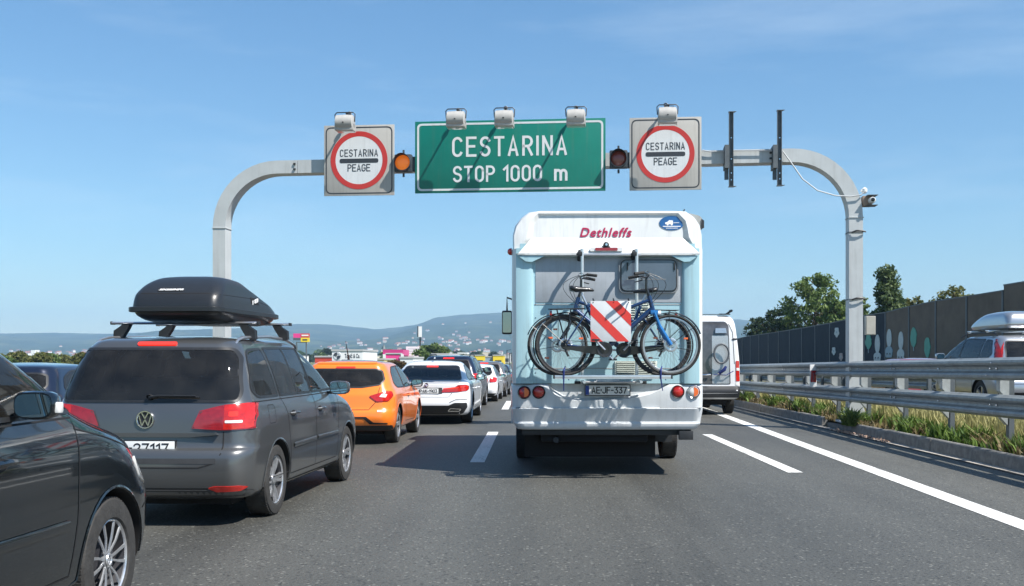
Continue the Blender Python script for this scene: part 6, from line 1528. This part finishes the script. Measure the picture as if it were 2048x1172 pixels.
for n in range(-6, 40):
    y = Y0+n*dY
    z0 = zt_[n] if 0 <= n < len(zt_) else (zt_[0]+.22 if n < 0 else zt_[-1]-.03*(n-16)); z1 = zt_[n+1] if 0 <= n+1 < len(zt_) else (z0 if n < 0 else z0-.03)
    if n < 0: z0 = z1 = zt_[0]+.25
    # posts then two stacked panels: cassette below, upper one slightly set back
    MB().bb(WX-.09, WX+.09, y-.07, y+.07, 0, z0+.06).build('post', M_post, wl)
    zm = min(z0, z1)*.52
    brown = n < 4
    MB().bb(WX-.05, WX+.05, y+.075, y+dY-.075, 0, .25).build('panel', M_pan2 if n < 2 else M_pan, wl)
    MB().prism([(y+.075,.26), (y+dY-.075,.26), (y+dY-.075,z1), (y+.075,z0 if n >= 0 else z1)], WX-.045, WX+.05, 'yz').build('panel', M_pan2 if n < 4 else M_pan, wl)
    MB().prism([(y+.075,z0), (y+dY-.075,z1), (y+dY-.075,z1+.06), (y+.075,z0+.06)], WX-.07, WX+.07, 'yz').build('coping', M_post, wl)
def onwall(px, py):
    y = WX*F/(px-VX); return (y, EYE-(py-VY)*y/F)
M_rw = mat('figure_grey_white', (.55,.58,.56), .6, noise=(4,.12)); M_rb = mat('figure_blue_grey', (.30,.40,.44), .6); M_rt = mat('figure_teal', (.10,.36,.26), .6, noise=(4,.15)); M_pk = mat('figure_pink', (.42,.31,.28), .6)
def fig(name, parts):
    holder = None
    for poly, m, th in parts:
        P = [onwall(*p) for p in poly]
        o = MB().prism(P, WX-.06-th, WX-.055, 'yz').build(name if holder is None else 'figure_detail', m, wl if holder is None else holder)
        holder = holder or o
def E(cx, cy, rx, ry, n=20): return ell(cx, cy, rx, ry, n)
for cx, top, mid, bot, m2 in ((1757,670,706,719,M_rw), (1780.5,659,694,711,M_rb), (1804,664,699,718,M_rw)):
    fig('rabbit_figure', [(E(cx, (top+mid)/2, 5.0, (mid-top)/2+1), M_rw, .02), (E(cx, (mid+bot)/2, 7.2, (bot-mid)/2+1.5), m2, .03),
        (rounded([(cx-7,bot-4), (cx+7,bot-4), (cx+5.5,bot+4), (cx-6,bot+4)], 1.5), m2, .034), (E(cx-3.2, bot-2, 1.3, 3.4, 10), M_sink, .045), (E(cx+2.4, bot-2, 1.3, 3.4, 10), M_sink, .045), (E(cx-2.8, bot-.5, .7, 2.2, 8), M_rw, .05), (E(cx+2.8, bot-.5, .7, 2.2, 8), M_rw, .05)])
for cx, top, bot in ((1829.5,655,694), (1857,674,715), (1739,668,698)):
    P = []
    rr_ = random.Random(int(cx))
    for k in range(22):
        a = 2*math.pi*k/22; P.append((cx+(6.0+rr_.uniform(-.8,.8))*math.cos(a), (top+bot)/2+((bot-top)/2+rr_.uniform(-1.2,1.2))*math.sin(a)))
    fig('tree_figure', [(P, M_rt, .02), ([(cx-.5,bot-1), (cx+.5,bot-1), (cx+.5,bot+8), (cx-.5,bot+8)], M_rb, .018)])
for cx, cy, s_, m in ((1675.5,664.5,5,M_rw), (1669.5,702,4,M_rw), (1684,713.5,4,M_pk)):
    fig('flower_figure', [(E(cx, cy, s_*.8, s_*1.8), m, .02)]+[(E(cx+s_*.6*math.cos(2*math.pi*k/5+.3), cy+s_*1.4*math.sin(2*math.pi*k/5+.3), s_*.42, s_*.75, 10), m, .022+.001*k) for k in range(5)]+[(E(cx, cy, s_*.25, s_*.45, 10), M_rb, .03)])
# ------------------------------------------------------------------ hills
def fbm1(x, seed):
    r = random.Random(seed); s = 0
    for k in range(1, 6): s += math.sin(x*k*1.7*1.0+r.uniform(0,6.28))/k*.5
    return s
ridge = [(-700,663),(-300,668),(0,667),(110,665.5),(206,667.5),(330,664),(450,658),(560,650),(597,648),(657,648.5),(711,654),(753,658.5),(790,655),(828,650.5),(877,634),(930,629),(985,626),(1050,623),(1180,622),(1300,628),(1400,634),(1474,639),(1510,642),(1600,651),(1750,664),(1950,676),(2300,690),(2700,700)]
def ridge_y(px):
    for (a, b), (c, d) in zip(ridge[:-1], ridge[1:]):
        if a <= px <= c: t = (px-a)/(c-a); t = t*t*(3-2*t)*.5+t*.5; return b+(d-b)*t
    return 668
HY0, HY1 = 2300.0, 5400.0
from mathutils import noise as mn
def hill_z(x, y):
    """rises from the plain at HY0 to the ridge line at HY1"""
    t = max(0, (y-HY0)/(HY1-HY0)); px = VX+x*F/HY1*1.0
    zr = EYE+(VY-ridge_y(px))*HY1/F
    spur = mn.fractal(Vector((x/900, y/1500, 3.1)), 1.0, 2.0, 5)
    prof = t**1.35
    n = spur*55*math.sin(math.pi*min(t,1))+mn.fractal(Vector((x/160, y/200, 1)), 1, 2, 3)*6*min(1, t*6)*(1-min(1,t)**6)
    z = zr*prof+n*min(1,t*3)
    cap_ = EYE+(zr-EYE)*(y/HY1)*.985 if t < 1 else zr
    return max(-.3, min(z, max(cap_, 0)))
hm = MB(); NX, NYh = 340, 70
ys = [HY0+(HY1-HY0)*(j/(NYh-4)) for j in range(NYh-3)]+[HY1+60, HY1+200, HY1+500]
V = []
for j, y in enumerate(ys):
    for i in range(NX+1):
        x = -4300+8600*i/NX; t = (y-HY0)/(HY1-HY0)
        z = hill_z(x, min(y, HY1)) - (0 if y <= HY1 else (y-HY1)*.25)
        if abs(y-HY1) < 1: z += mn.fractal(Vector((x/45, 0, 9)), 1, 2, 4)*1.8
        V.append((x, y, z))
n = NX+1; hm.add(V, [(j*n+i, j*n+i+1, (j+1)*n+i+1, (j+1)*n+i) for j in range(len(ys)-1) for i in range(NX)])
def hill_mat():
    m = bpy.data.materials.new('wooded_hills'); m.use_nodes = True; t = m.node_tree; b = t.nodes['Principled BSDF']; b.inputs['Roughness'].default_value = 1
    b.inputs['Specular IOR Level'].default_value = .05
    co = t.nodes.new('ShaderNodeTexCoord'); r = t.nodes.new('ShaderNodeValToRGB')
    a = t.nodes.new('ShaderNodeTexNoise'); a.inputs['Scale'].default_value = .006; a.inputs['Detail'].default_value = 10; a.inputs['Roughness'].default_value = .7
    t.links.new(co.outputs['Object'], a.inputs['Vector']); t.links.new(a.outputs[0], r.inputs[0])
    e = r.color_ramp.elements; e[0].position = .42; e[0].color = (.022,.040,.018,1); e[1].position = .62; e[1].color = (.085,.10,.045,1)
    x = e.new(.52); x.color = (.035,.055,.024,1)
    t.links.new(r.outputs[0], b.inputs['Base Color']); return m
tag(hm.build('hills', hill_mat(), None, 60, False), kind='structure')

# ------------------------------------------------------------------ houses on the slopes: shared meshes, every house its own object
M_hw = [mat('render_white', (.78,.77,.73), .8), mat('render_cream', (.62,.55,.44), .8), mat('render_grey', (.45,.44,.43), .8)]
M_tile = mat('roof_tile', (.30,.11,.06), .8, noise=(.8,.25)); M_win = mat('far_window', (.03,.035,.04), .3)
hmesh = []
for v in range(5):
    m_ = MB(); w_, d_, h_ = [(13,10,6),(18,11,7.5),(11,9,5.5),(24,12,6.5),(15,12,9)][v]
    m_.mi = 0; m_.bb(-w_/2, w_/2, -d_/2, d_/2, -2, h_)
    m_.mi = 1; m_.prism([(-d_/2-.5,h_), (d_/2+.5,h_), (0,h_+3.2)], -w_/2-.5, w_/2+.5, 'yz')
    m_.mi = 2
    for k in range(3):
        for zz in ((1.8, 4.6) if h_ > 6 else (2.6,)): m_.bb(-w_/2+w_*(k+.7)/4.2, -w_/2+w_*(k+.7)/4.2+1.3, -d_/2-.08, -d_/2+.0, zz-.8, zz+.8)
    hmesh.append([m_.mesh('house', [M_hw[c], M_tile, M_win], 0) for c in range(3)])
rnd = random.Random(11); nh = 0
while nh < 295:
    px = rnd.choice([rnd.gauss(760,110), rnd.gauss(940,60), rnd.uniform(560,1020), rnd.uniform(20,210), rnd.gauss(880,40)])
    if not (10 < px < 1030) or 215 < px < 560: continue
    y = HY0+abs(rnd.gauss(0, 1))*720+30
    if y > 4600: continue
    x = (px-VX)*y/F
    o = obj('house', rnd.choice(hmesh[rnd.randrange(5)][:2] if rnd.random() < .85 else hmesh[0][2:]), None, (x, y, max(0, hill_z(x, y))), (0, 0, rnd.uniform(-.7,.7)))
    sc_ = rnd.uniform(.45,.8); o.scale = (sc_, sc_, sc_)
    tag(o, 'small pale house among trees on the hazy hillside', 'house', 'houses scattered over the far hillside'); nh += 1

# ------------------------------------------------------------------ trees
def leafmat(name, c1, c2):
    m = bpy.data.materials.new(name); m.use_nodes = True; t = m.node_tree; b = t.nodes['Principled BSDF']; b.inputs['Roughness'].default_value = .6
    b.inputs['Specular IOR Level'].default_value = .25
    g = t.nodes.new('ShaderNodeNewGeometry'); mi = t.nodes.new('ShaderNodeMix'); mi.data_type = 'RGBA'
    mi.inputs[6].default_value = (*c1, 1); mi.inputs[7].default_value = (*c2, 1)
    t.links.new(g.outputs['Random Per Island'], mi.inputs[0]); t.links.new(mi.outputs[2], b.inputs['Base Color'])
    tr = t.nodes.new('ShaderNodeBsdfTranslucent'); t.links.new(mi.outputs[2], tr.inputs['Color']); ms = t.nodes.new('ShaderNodeMixShader'); ms.inputs[0].default_value = .3
    t.links.new(b.outputs[0], ms.inputs[1]); t.links.new(tr.outputs[0], ms.inputs[2]); t.links.new(ms.outputs[0], t.nodes['Material Output'].inputs['Surface'])
    return m
LM = [leafmat('leaf_mid_green', (.07,.12,.03), (.17,.23,.07)), leafmat('leaf_dark_green', (.022,.042,.016), (.055,.085,.028)), leafmat('leaf_yellow_green', (.09,.11,.03), (.17,.17,.055)), leafmat('leaf_poplar', (.045,.08,.03), (.12,.16,.06))]
M_bark = mat('bark', (.09,.07,.05), .9, noise=(6,.4), bump=(12,.8))
def crown(blobs, leaf, dens, seed, m):
    """leaves in clumps on the shells of many small lobes"""
    r = np.random.default_rng(seed); V = []; Fc = []; b = 0
    for (cx, cy, cz, rx, ry, rz) in blobs:
        k = max(30, int(dens*(rx*ry*rz)**(2/3)))
        d = r.normal(size=(k,3)); d /= np.linalg.norm(d, axis=1)[:,None]; rad = r.uniform(.25,1.35,k)[:,None]**.8
        c = d*rad*np.array([rx,ry,rz])+np.array([cx,cy,cz])
        u = r.normal(size=(k,3)); u /= np.linalg.norm(u, axis=1)[:,None]; w = np.cross(u, r.normal(size=(k,3))); w /= np.linalg.norm(w, axis=1)[:,None]
        s = leaf*r.uniform(.6,1.4,k)[:,None]
        q = np.stack([c-u*s, c+w*s*.5, c+u*s, c-w*s*.5], 1).reshape(-1,3)
        V.append(q)
    V = np.concatenate(V); nq = len(V)//4
    me = bpy.data.meshes.new('crown'); me.vertices.add(len(V)); me.vertices.foreach_set('co', V.ravel())
    me.loops.add(nq*4); me.loops.foreach_set('vertex_index', np.arange(nq*4)); me.polygons.add(nq); me.polygons.foreach_set('loop_start', np.arange(0, nq*4, 4)); me.polygons.foreach_set('loop_total', np.full(nq, 4))
    me.materials.append(m); me.update(); me.validate(); return me
def tree(name, label, x, y, z, H, Wd, shape, m, leaf=.22, dens=150, seed=1, group=None):
    root = thing(name, label, 'tree', (x, y, z), 0, group); r = random.Random(seed)
    t = MB(); top = Vector((r.uniform(-.3,.3), 0, H*.86)); t.tube([(0,0,-.2), (0,0,H*.15), (r.uniform(-.1,.1),0,H*.5), top], [H*.026,H*.02,H*.013,H*.003], 8)
    blobs = []; n = int(20+H*3)
    for k in range(n):
        f = (k+.5)/n
        if shape == 'cone': zz = H*(.16+.84*f); wr = Wd*.5*(1-f)**.85*.9+.10
        elif shape == 'column': zz = H*(.12+.88*f); wr = Wd*.5*math.sin(math.pi*min(1,.12+f*.86))**.5
        elif shape == 'loose': zz = H*(.28+.70*f); wr = Wd*.5*math.sin(math.pi*(.15+.78*f))**.7
        else: zz = H*(.2+.74*f); wr = Wd*.5*math.sin(math.pi*(.12+.82*f))**.6
        for j in range(3 if shape != 'cone' else 4):
            a = r.uniform(0, 6.28); d = wr*r.uniform(.3,1.12); s = (Wd*.06+.13)*r.uniform(.35,1.25)
            p = (d*math.cos(a), d*math.sin(a), zz+r.uniform(-.04,.04)*H); blobs.append((*p, s*1.15, s*1.15, s*.75))
            if j < 2: t.tube([(0,0,max(H*.1, zz-d*.7)), (p[0]*.6, p[1]*.6, zz-d*.15), p], [H*.008,H*.004,.01], 5)
    t.build('trunk', M_bark, root)
    obj('crown', crown(blobs, leaf, dens, seed, m), root); return root
def treeat(name, label, px, pyt, Y, Wpx, shape, m, **k):
    p = at(px, pyt, Y); z = k.pop('z', 0); return tree(name, label, p.x, Y, z, p.z-z, Wpx*Y/F, shape, m, **k)
treeat('locust_tree', 'tall loose green tree behind the noise barrier, left of the gantry post', 1632, 552, 104, 128, 'loose', LM[0], seed=3, dens=150, leaf=.2)
treeat('locust_tree', 'lower part of the loose green tree group touching the gantry post', 1672, 590, 98, 70, 'round', LM[0], seed=13, dens=130, leaf=.2)
treeat('poplar_tree', 'slender dark tree standing right of the gantry post', 1774, 543, 84, 140, 'cone', LM[3], seed=5, dens=330, leaf=.17)
treeat('yew_tree', 'dark bushy tree over the far end of the noise barrier, leftmost', 1520, 632, 118, 62, 'round', LM[1], seed=6, dens=220, leaf=.16)
treeat('yew_tree', 'dark bushy tree over the noise barrier, second from its far end', 1548, 617, 115, 66, 'round', LM[1], seed=7, dens=220, leaf=.16)
treeat('yew_tree', 'dark tree between the bushy pair and the tall loose tree', 1580, 606, 110, 78, 'round', LM[1], seed=8, dens=220, leaf=.16)
treeat('willow_tree', 'pale yellow green treetop showing above the noise barrier right of the slender dark tree', 1826, 598, 86, 66, 'loose', LM[2], seed=9, dens=90, leaf=.16)
treeat('willow_tree', 'pale yellow green treetop above the brown end of the noise barrier', 1908, 578, 84, 95, 'loose', LM[2], seed=10, dens=110, leaf=.15)
treeat('willow_tree', 'thin twiggy treetop close behind the gantry post, above the beige box', 1716, 590, 90, 46, 'loose', LM[0], seed=14, dens=110, leaf=.15)
# round tree by the billboard, bushes
treeat('maple_tree', 'bushy olive tree in front of the white billboard beyond the white saloon', 862, 690, 190, 72, 'round', LM[0], seed=21, dens=190, leaf=.32)
treeat('bush', 'small reddish green bush behind the orange hatchback', 792, 722, 120, 40, 'round', leafmat('leaf_rusty', (.07,.06,.025), (.14,.08,.035)), seed=22, dens=190, leaf=.16)
tb = random.Random(5)
for k in range(15):
    px = -30+k*14+tb.uniform(-4,4)
    treeat('hedge_tree', 'yellowish green tree in the row on the far left', px, 706+tb.uniform(-2,9), 150+tb.uniform(-12,12), 34, 'round', LM[2] if k % 3 else LM[0], seed=40+k, dens=130, leaf=.25, group='trees in a row on the far left', z=-.2)
for k in range(26):
    px = 560+k*18.5+tb.uniform(-6,6)
    treeat('distant_tree', 'distant dark green tree among the town buildings', px, 704+tb.uniform(-4,8), 700+tb.uniform(-120,400), tb.uniform(16,34), 'round', LM[k % 2], seed=80+k, dens=7, leaf=1.5, group='distant trees among the town buildings')
for k in range(12):
    px = 640+k*32+tb.uniform(-9,9)
    treeat('distant_tree', 'distant dark green tree among the town buildings', px, 709+tb.uniform(-3,5), 420+tb.uniform(-60,90), tb.uniform(18,30), 'round', LM[k % 2], seed=120+k, dens=14, leaf=.9, group='distant trees among the town buildings')

# ------------------------------------------------------------------ commercial strip
def shop(name, label, px0, px1, pyt, pyb, Y, m, cat='building', extra=None, depth=14, group=None):
    a = at(px0, pyt, Y); b = at(px1, pyb, Y); r = thing(name, label, cat, ((a.x+b.x)/2, Y, -.05), 0, group); w = b.x-a.x; h = a.z
    MB().bb(-w/2, w/2, 0, depth, 0, h).build('wall', m, r)
    MB().bb(-w/2-.1, w/2+.1, -.1, depth+.1, h+.003, h+.25).build('roof', mat('flat_roof', (.40,.40,.40), .7), r)
    nw = max(1, int(w/3.2))
    for k in range(nw):
        x = -w/2+w*(k+.5)/nw; MB().bb(x-.8, x+.8, -.05, -.003, .6, min(h*.55, 3)).build('window', M_win, r)
    return r, w, h
M_yel = mat('cladding_yellow', (.75,.55,.03), .5); M_pink = mat('cladding_pink', (.70,.05,.24), .5); M_sb = mat('cladding_blue', (.20,.30,.48), .5); M_nb = mat('cladding_navy', (.03,.05,.13), .5); M_rs = mat('cladding_red', (.55,.06,.04), .5); M_wt = mat('cladding_white', (.72,.72,.72), .5)
r, w, h = shop('showroom', 'white car showroom with a long name board seen above the orange hatchback', 664, 725, 701.5, 730, 150, M_wt)
M_t = mat('letter_dark', (.03,.035,.05), .5)
t_ = text('Tomić & Co.', w*.50, h*.26, M_t, r, (w*.17,-.02,h-(h-1.4)*.50), bold=.03, space=1.1)
rg = MB().lathe([(-.05,.28), (-.06,.55), (-.02,.60)], 'y', n=28).build('round_badge', mat('cladding_grey', (.5,.52,.55), .4), r); rg.location = (-w*.33,0,h-(h-1.4)*.5)
for k in (0, 2): MB().prism([(0,0)]+[(.5*math.cos(math.pi/2*(k+j/5)+math.pi/2), .5*math.sin(math.pi/2*(k+j/5)+math.pi/2)) for j in range(6)], -.09, -.06).build('badge_quarter', M_t, rg)
shop('warehouse', 'red and white low shop front left of the white showroom', 630, 664, 714, 728, 160, M_rs)
shop('warehouse', 'long pale low building between the showroom and the pink shop', 727, 772, 719, 728, 240, mat('cladding_pale', (.62,.62,.60), .6))
shop('warehouse', 'low yellow topped building just above the roof of the orange hatchback', 716, 768, 719, 726, 170, mat('cladding_sand', (.70,.58,.25), .6))
r, w, h = shop('pink_shop', 'bright pink shop with a pointed glass front between the showroom and the billboard', 772, 804, 708, 730, 200, M_pink)
rf = MB()
for k in range(6): rf.prism([(-w/2+w*k/6,h+.3), (-w/2+w*(k+1)/6,h+.3), (-w/2+w*(k+.5)/6+.2,h+.9)], 1, 9)
rf.bb(-w/2-.6, w/2+.2, 0, 9.5, h-.2, h+.9).build('canopy', mat('cladding_pink_dark', (.50,.03,.18), .5), r)
for x in (-w/2-.3, w/2+.05): MB().bb(x-.25, x+.25, -.4, .2, 0, h).build('pillar', M_wt, r)
shop('warehouse', 'plain white building right of the pink shop below the billboard', 800, 826, 716, 735, 150, M_wt)
bb_ = thing('billboard', 'tall white billboard with faint grey writing lines left of the olive tree', 'billboard', (at(833,0,210).x, 210, 0)); W_ = 42*210/F; zt = at(0,693,210).z; zb = at(0,716,210).z
MB().bb(-W_/2, W_/2, 0, .3, zb, zt).build('panel', M_wt, bb_)
for x in (-W_*.3, W_*.3): MB().bb(x-.12, x+.12, .31, .5, 0, zb+.5).build('leg', M_galv_old, bb_)
MB().bb(W_/2-.8, W_/2, -.05, .0, zt-.5, zt-.05).build('corner_mark', M_rs, bb_)
pl2 = MB()
for k, wd in enumerate((.55,.4,.62,.3)): pl2.bb(-W_*.42, -W_*.42+W_*wd, -.02, -.002, zt-.5-k*.48, zt-.5-k*.48+.09)
pl2.build('print_line', mat('print_grey', (.4,.4,.42), .5), bb_)
# tall pylon sign above the billboard and the red and yellow pylon
pY = 230; a = at(837,653,pY); b = at(843.5,674,pY)
py_ = thing('pylon_sign', 'narrow white sign box on a tall mast above the billboard', 'pylon sign', ((a.x+b.x)/2, pY, 0))
MB().bb((a.x-b.x)/2, (b.x-a.x)/2, -.3, .3, b.z, a.z).build('sign_box', M_wt, py_); MB().bb((a.x-b.x)/2-.22, (a.x-b.x)/2-.01, -.32, .32, b.z, a.z+.1).build('side_frame', M_dk, py_)
MB().tube([(0,0,0), (0,0,b.z)], .16, 10).build('mast', M_dk, py_); MB().box((0,0,b.z-.45), (1.3,.5,.12)).build('platform', M_dk, py_)
pY = 190; a = at(587,667,pY); b = at(619,684,pY)
py_ = thing('pylon_sign', 'red and yellow shop sign raised high right of the grey people carrier', 'pylon sign', ((a.x+b.x)/2, pY, 0)); w_ = b.x-a.x; zm = (a.z+b.z)/2
MB().bb(-w_/2, -w_*.04, -.2, .2, zm+.0, a.z).build('red_panel', M_pink, py_); MB().bb(-w_*.03, w_/2, -.22, .2, zm+.02, a.z).build('red_panel', M_rs, py_)
MB().bb(-w_*.03, w_/2, -.22, .2, b.z, zm).build('yellow_panel', M_yel, py_); MB().bb(-w_/2, -w_*.04, -.2, .2, b.z+.3, zm-.03).build('grey_panel', M_galv_old, py_)
MB().bb(w_*.02, w_*.45, -.25, -.222, zm+.30, zm+.55).build('white_band', M_wt, py_); MB().bb(w_*.08, w_*.38, -.25, -.222, b.z+.28, b.z+.52).build('print_band', M_t, py_)
MB().bb(-w_*.30, w_*.35, -.05, .05, b.z-.12, b.z).build('beam', M_galv_old, py_)
for x in (-w_*.3, w_*.3): MB().tube([(x,0,0), (x,0,b.z)], .12, 8).build('mast', M_galv_old, py_)
# church
cY = 900; a = at(767,690,cY); ch = thing('church', 'small white church tower with a dark spire beside the pink shop', 'church', (a.x, cY, 0)); zt = at(0,706,cY).z
MB().bb(-1.9, 1.9, 0, 3.8, 0, zt+3.5).build('tower', M_hw[0], ch); MB().lathe([(zt+3.5,2.7), (zt+4.6,1.9), (zt+6.2,.7), (zt+9.5,.02)], 'z', c=(0,1.9,0), n=8).build('spire', mat('copper_dark', (.03,.05,.05), .5), ch)
MB().bb(2.2, 16, 1, 9, 0, zt-2).build('nave', M_hw[0], ch)
# big yellow and blue store
shop('furniture_store', 'yellow half of the big store, left of its blue middle', 949, 969.5, 711, 735, 260, M_yel)
shop('furniture_store', 'blue middle of the big yellow store', 970, 985, 714, 735, 262, M_sb)
shop('furniture_store', 'yellow half of the big store, right of its blue middle', 986, 1007, 711, 735, 260, M_yel)
r, w, h = shop('warehouse', 'dark blue flat roofed shop behind the dark blue sports utility car', 864, 897, 710, 735, 120, M_nb)
MB().bb(-w/2, w/2, -.06, -.005, h-.45, h-.25).build('stripe', M_wt, r)
for k, (px0, px1, pyt, Y) in enumerate(((905,925,708,420), (926,946,711,380), (1008,1020,709,500), (700,716,709,600), (735,752,712,520), (884,900,704,700), (915,935,705,800), (965,985,704,760), (640,655,711,520), (560,600,712,520), (846,858,708,640), (990,1004,705,900))):
    shop('town_block', 'low pale town building among the distant trees', px0, px1, pyt, 725, Y, M_hw[k % 3], group='low buildings of the town', depth=20)
shop('farm_building', 'long white building behind the far left trees', 124, 146, 713.5, 722, 420, M_wt)
shop('tower_block', 'small pale block on the slope above the far left trees', 62, 70, 700, 712, 1500, M_hw[0])
# slim poles over the town
for k, (px, py) in enumerate(((1014,700),(1019,706),(958,702))):
    p = at(px, py, 300); o = MB().tube([(0,0,0), (0,0,p.z)], .12, 6).tube([(0,0,p.z-.1), (1.2,0,p.z+.1)], .07, 5).build('street_lamp', M_dk); o.location = (p.x, 300, 0)
    tag(o, 'slim dark street lamp over the yellow store', 'street lamp', 'street lamps over the yellow store')

# ------------------------------------------------------------------ verge plants
def blades(x0, x1, y0, y1, n, h, m, name, label, seed, lean=.35, wd=.012, clump=0):
    r = np.random.default_rng(seed)
    if clump:
        c = np.stack([r.uniform(x0,x1,clump), y0+(y1-y0)*r.uniform(0,1,clump)**1.35], 1); i = r.integers(0, clump, n)
        hs = r.uniform(.45,1.25,clump)[i]; P = c[i]+r.normal(size=(n,2))*np.array([.10,.16])
        P[:,0] = np.clip(P[:,0], x0, x1)
    else:
        P = np.stack([r.uniform(x0,x1,n), y0+(y1-y0)*r.uniform(0,1,n)**1.4], 1); hs = r.uniform(.5,1.1,n)
    H = h*hs*r.uniform(.6,1.15,n); a = r.uniform(0,6.28,n); b = a+r.normal(0,.5,n); L = H*lean*r.uniform(.2,1.6,n)
    z0 = np.full(n, .14); w = wd*r.uniform(.6,1.6,n)*(1+P[:,1]/30)
    base = np.stack([P[:,0], P[:,1], z0], 1); sd = np.stack([np.cos(a), np.sin(a), 0*a], 1)*w[:,None]; ln = np.stack([np.cos(b+1.57), np.sin(b+1.57), 0*a], 1)
    mid = base+np.stack([0*H,0*H,H*.6],1)+ln*(L*.35)[:,None]; tip = base+np.stack([0*H,0*H,H],1)+ln*L[:,None]
    V = np.stack([base-sd, base+sd, mid+sd*.8, mid-sd*.8, tip], 1).reshape(-1,3)
    I = np.arange(n)*5; q = np.stack([I,I+1,I+2,I+3],1); t = np.stack([I+3,I+2,I+4],1)
    me = bpy.data.meshes.new(name); me.vertices.add(len(V)); me.vertices.foreach_set('co', V.ravel())
    lv = np.concatenate([q.ravel(), t.ravel()]); me.loops.add(len(lv)); me.loops.foreach_set('vertex_index', lv)
    me.polygons.add(2*n); me.polygons.foreach_set('loop_start', np.concatenate([np.arange(n)*4, 4*n+np.arange(n)*3])); me.polygons.foreach_set('loop_total', np.concatenate([np.full(n,4), np.full(n,3)]))
    me.materials.append(m); me.update(); me.validate(); o = obj(name, me); tag(o, label, name.replace('_',' '), kind='stuff'); return o
blades(6.65, 8.9, 8, 60, 85000, .46, leafmat('dry_grass_blade', (.22,.21,.08), (.46,.42,.19)), 'dry_grass', 'tall dry yellow grass behind the guardrail', 1, .3, .007)
blades(6.26, 7.1, 8, 55, 26000, .26, leafmat('weed_green', (.05,.10,.018), (.16,.24,.05)), 'green_weeds', 'dense green weeds growing along the kerb under the guardrail', 2, .6, .011, clump=330)
blades(6.16, 6.7, 8, 50, 4500, .22, leafmat('weed_brown', (.10,.085,.04), (.26,.20,.10)), 'withered_weeds', 'low withered brown weeds hanging over the kerb', 3, .9, .010, clump=160)
blades(17.2, 21.5, 14, 90, 24000, .5, leafmat('slope_grass', (.10,.12,.03), (.25,.24,.09)), 'slope_grass', 'rough grass below the noise barrier', 4, .3, .016)
# one weed growing out of the kerb at the gantry foot
wd_ = blades(5.98, 6.16, 19.7, 20.3, 260, .34, LM[0], 'kerb_weed', 'green weed sprouting from the broken kerb at the gantry foot', 5, .8, .014)

# ------------------------------------------------------------------ air
hz = MB().bb(-4600, 4600, -160, 6200, -1.5, 290).build('haze', mat('haze_air', (1,1,1)), None, 0)
mh = bpy.data.materials.new('haze_air_volume'); mh.use_nodes = True; t = mh.node_tree; t.nodes.clear()
v = t.nodes.new('ShaderNodeVolumePrincipled'); v.inputs['Color'].default_value = (.42,.66,.94,1); v.inputs['Density'].default_value = .00017; v.inputs['Anisotropy'].default_value = 0.0
o_ = t.nodes.new('ShaderNodeOutputMaterial'); t.links.new(v.outputs[0], o_.inputs['Volume']); hz.data.materials.clear(); hz.data.materials.append(mh)
tag(hz, kind='stuff')
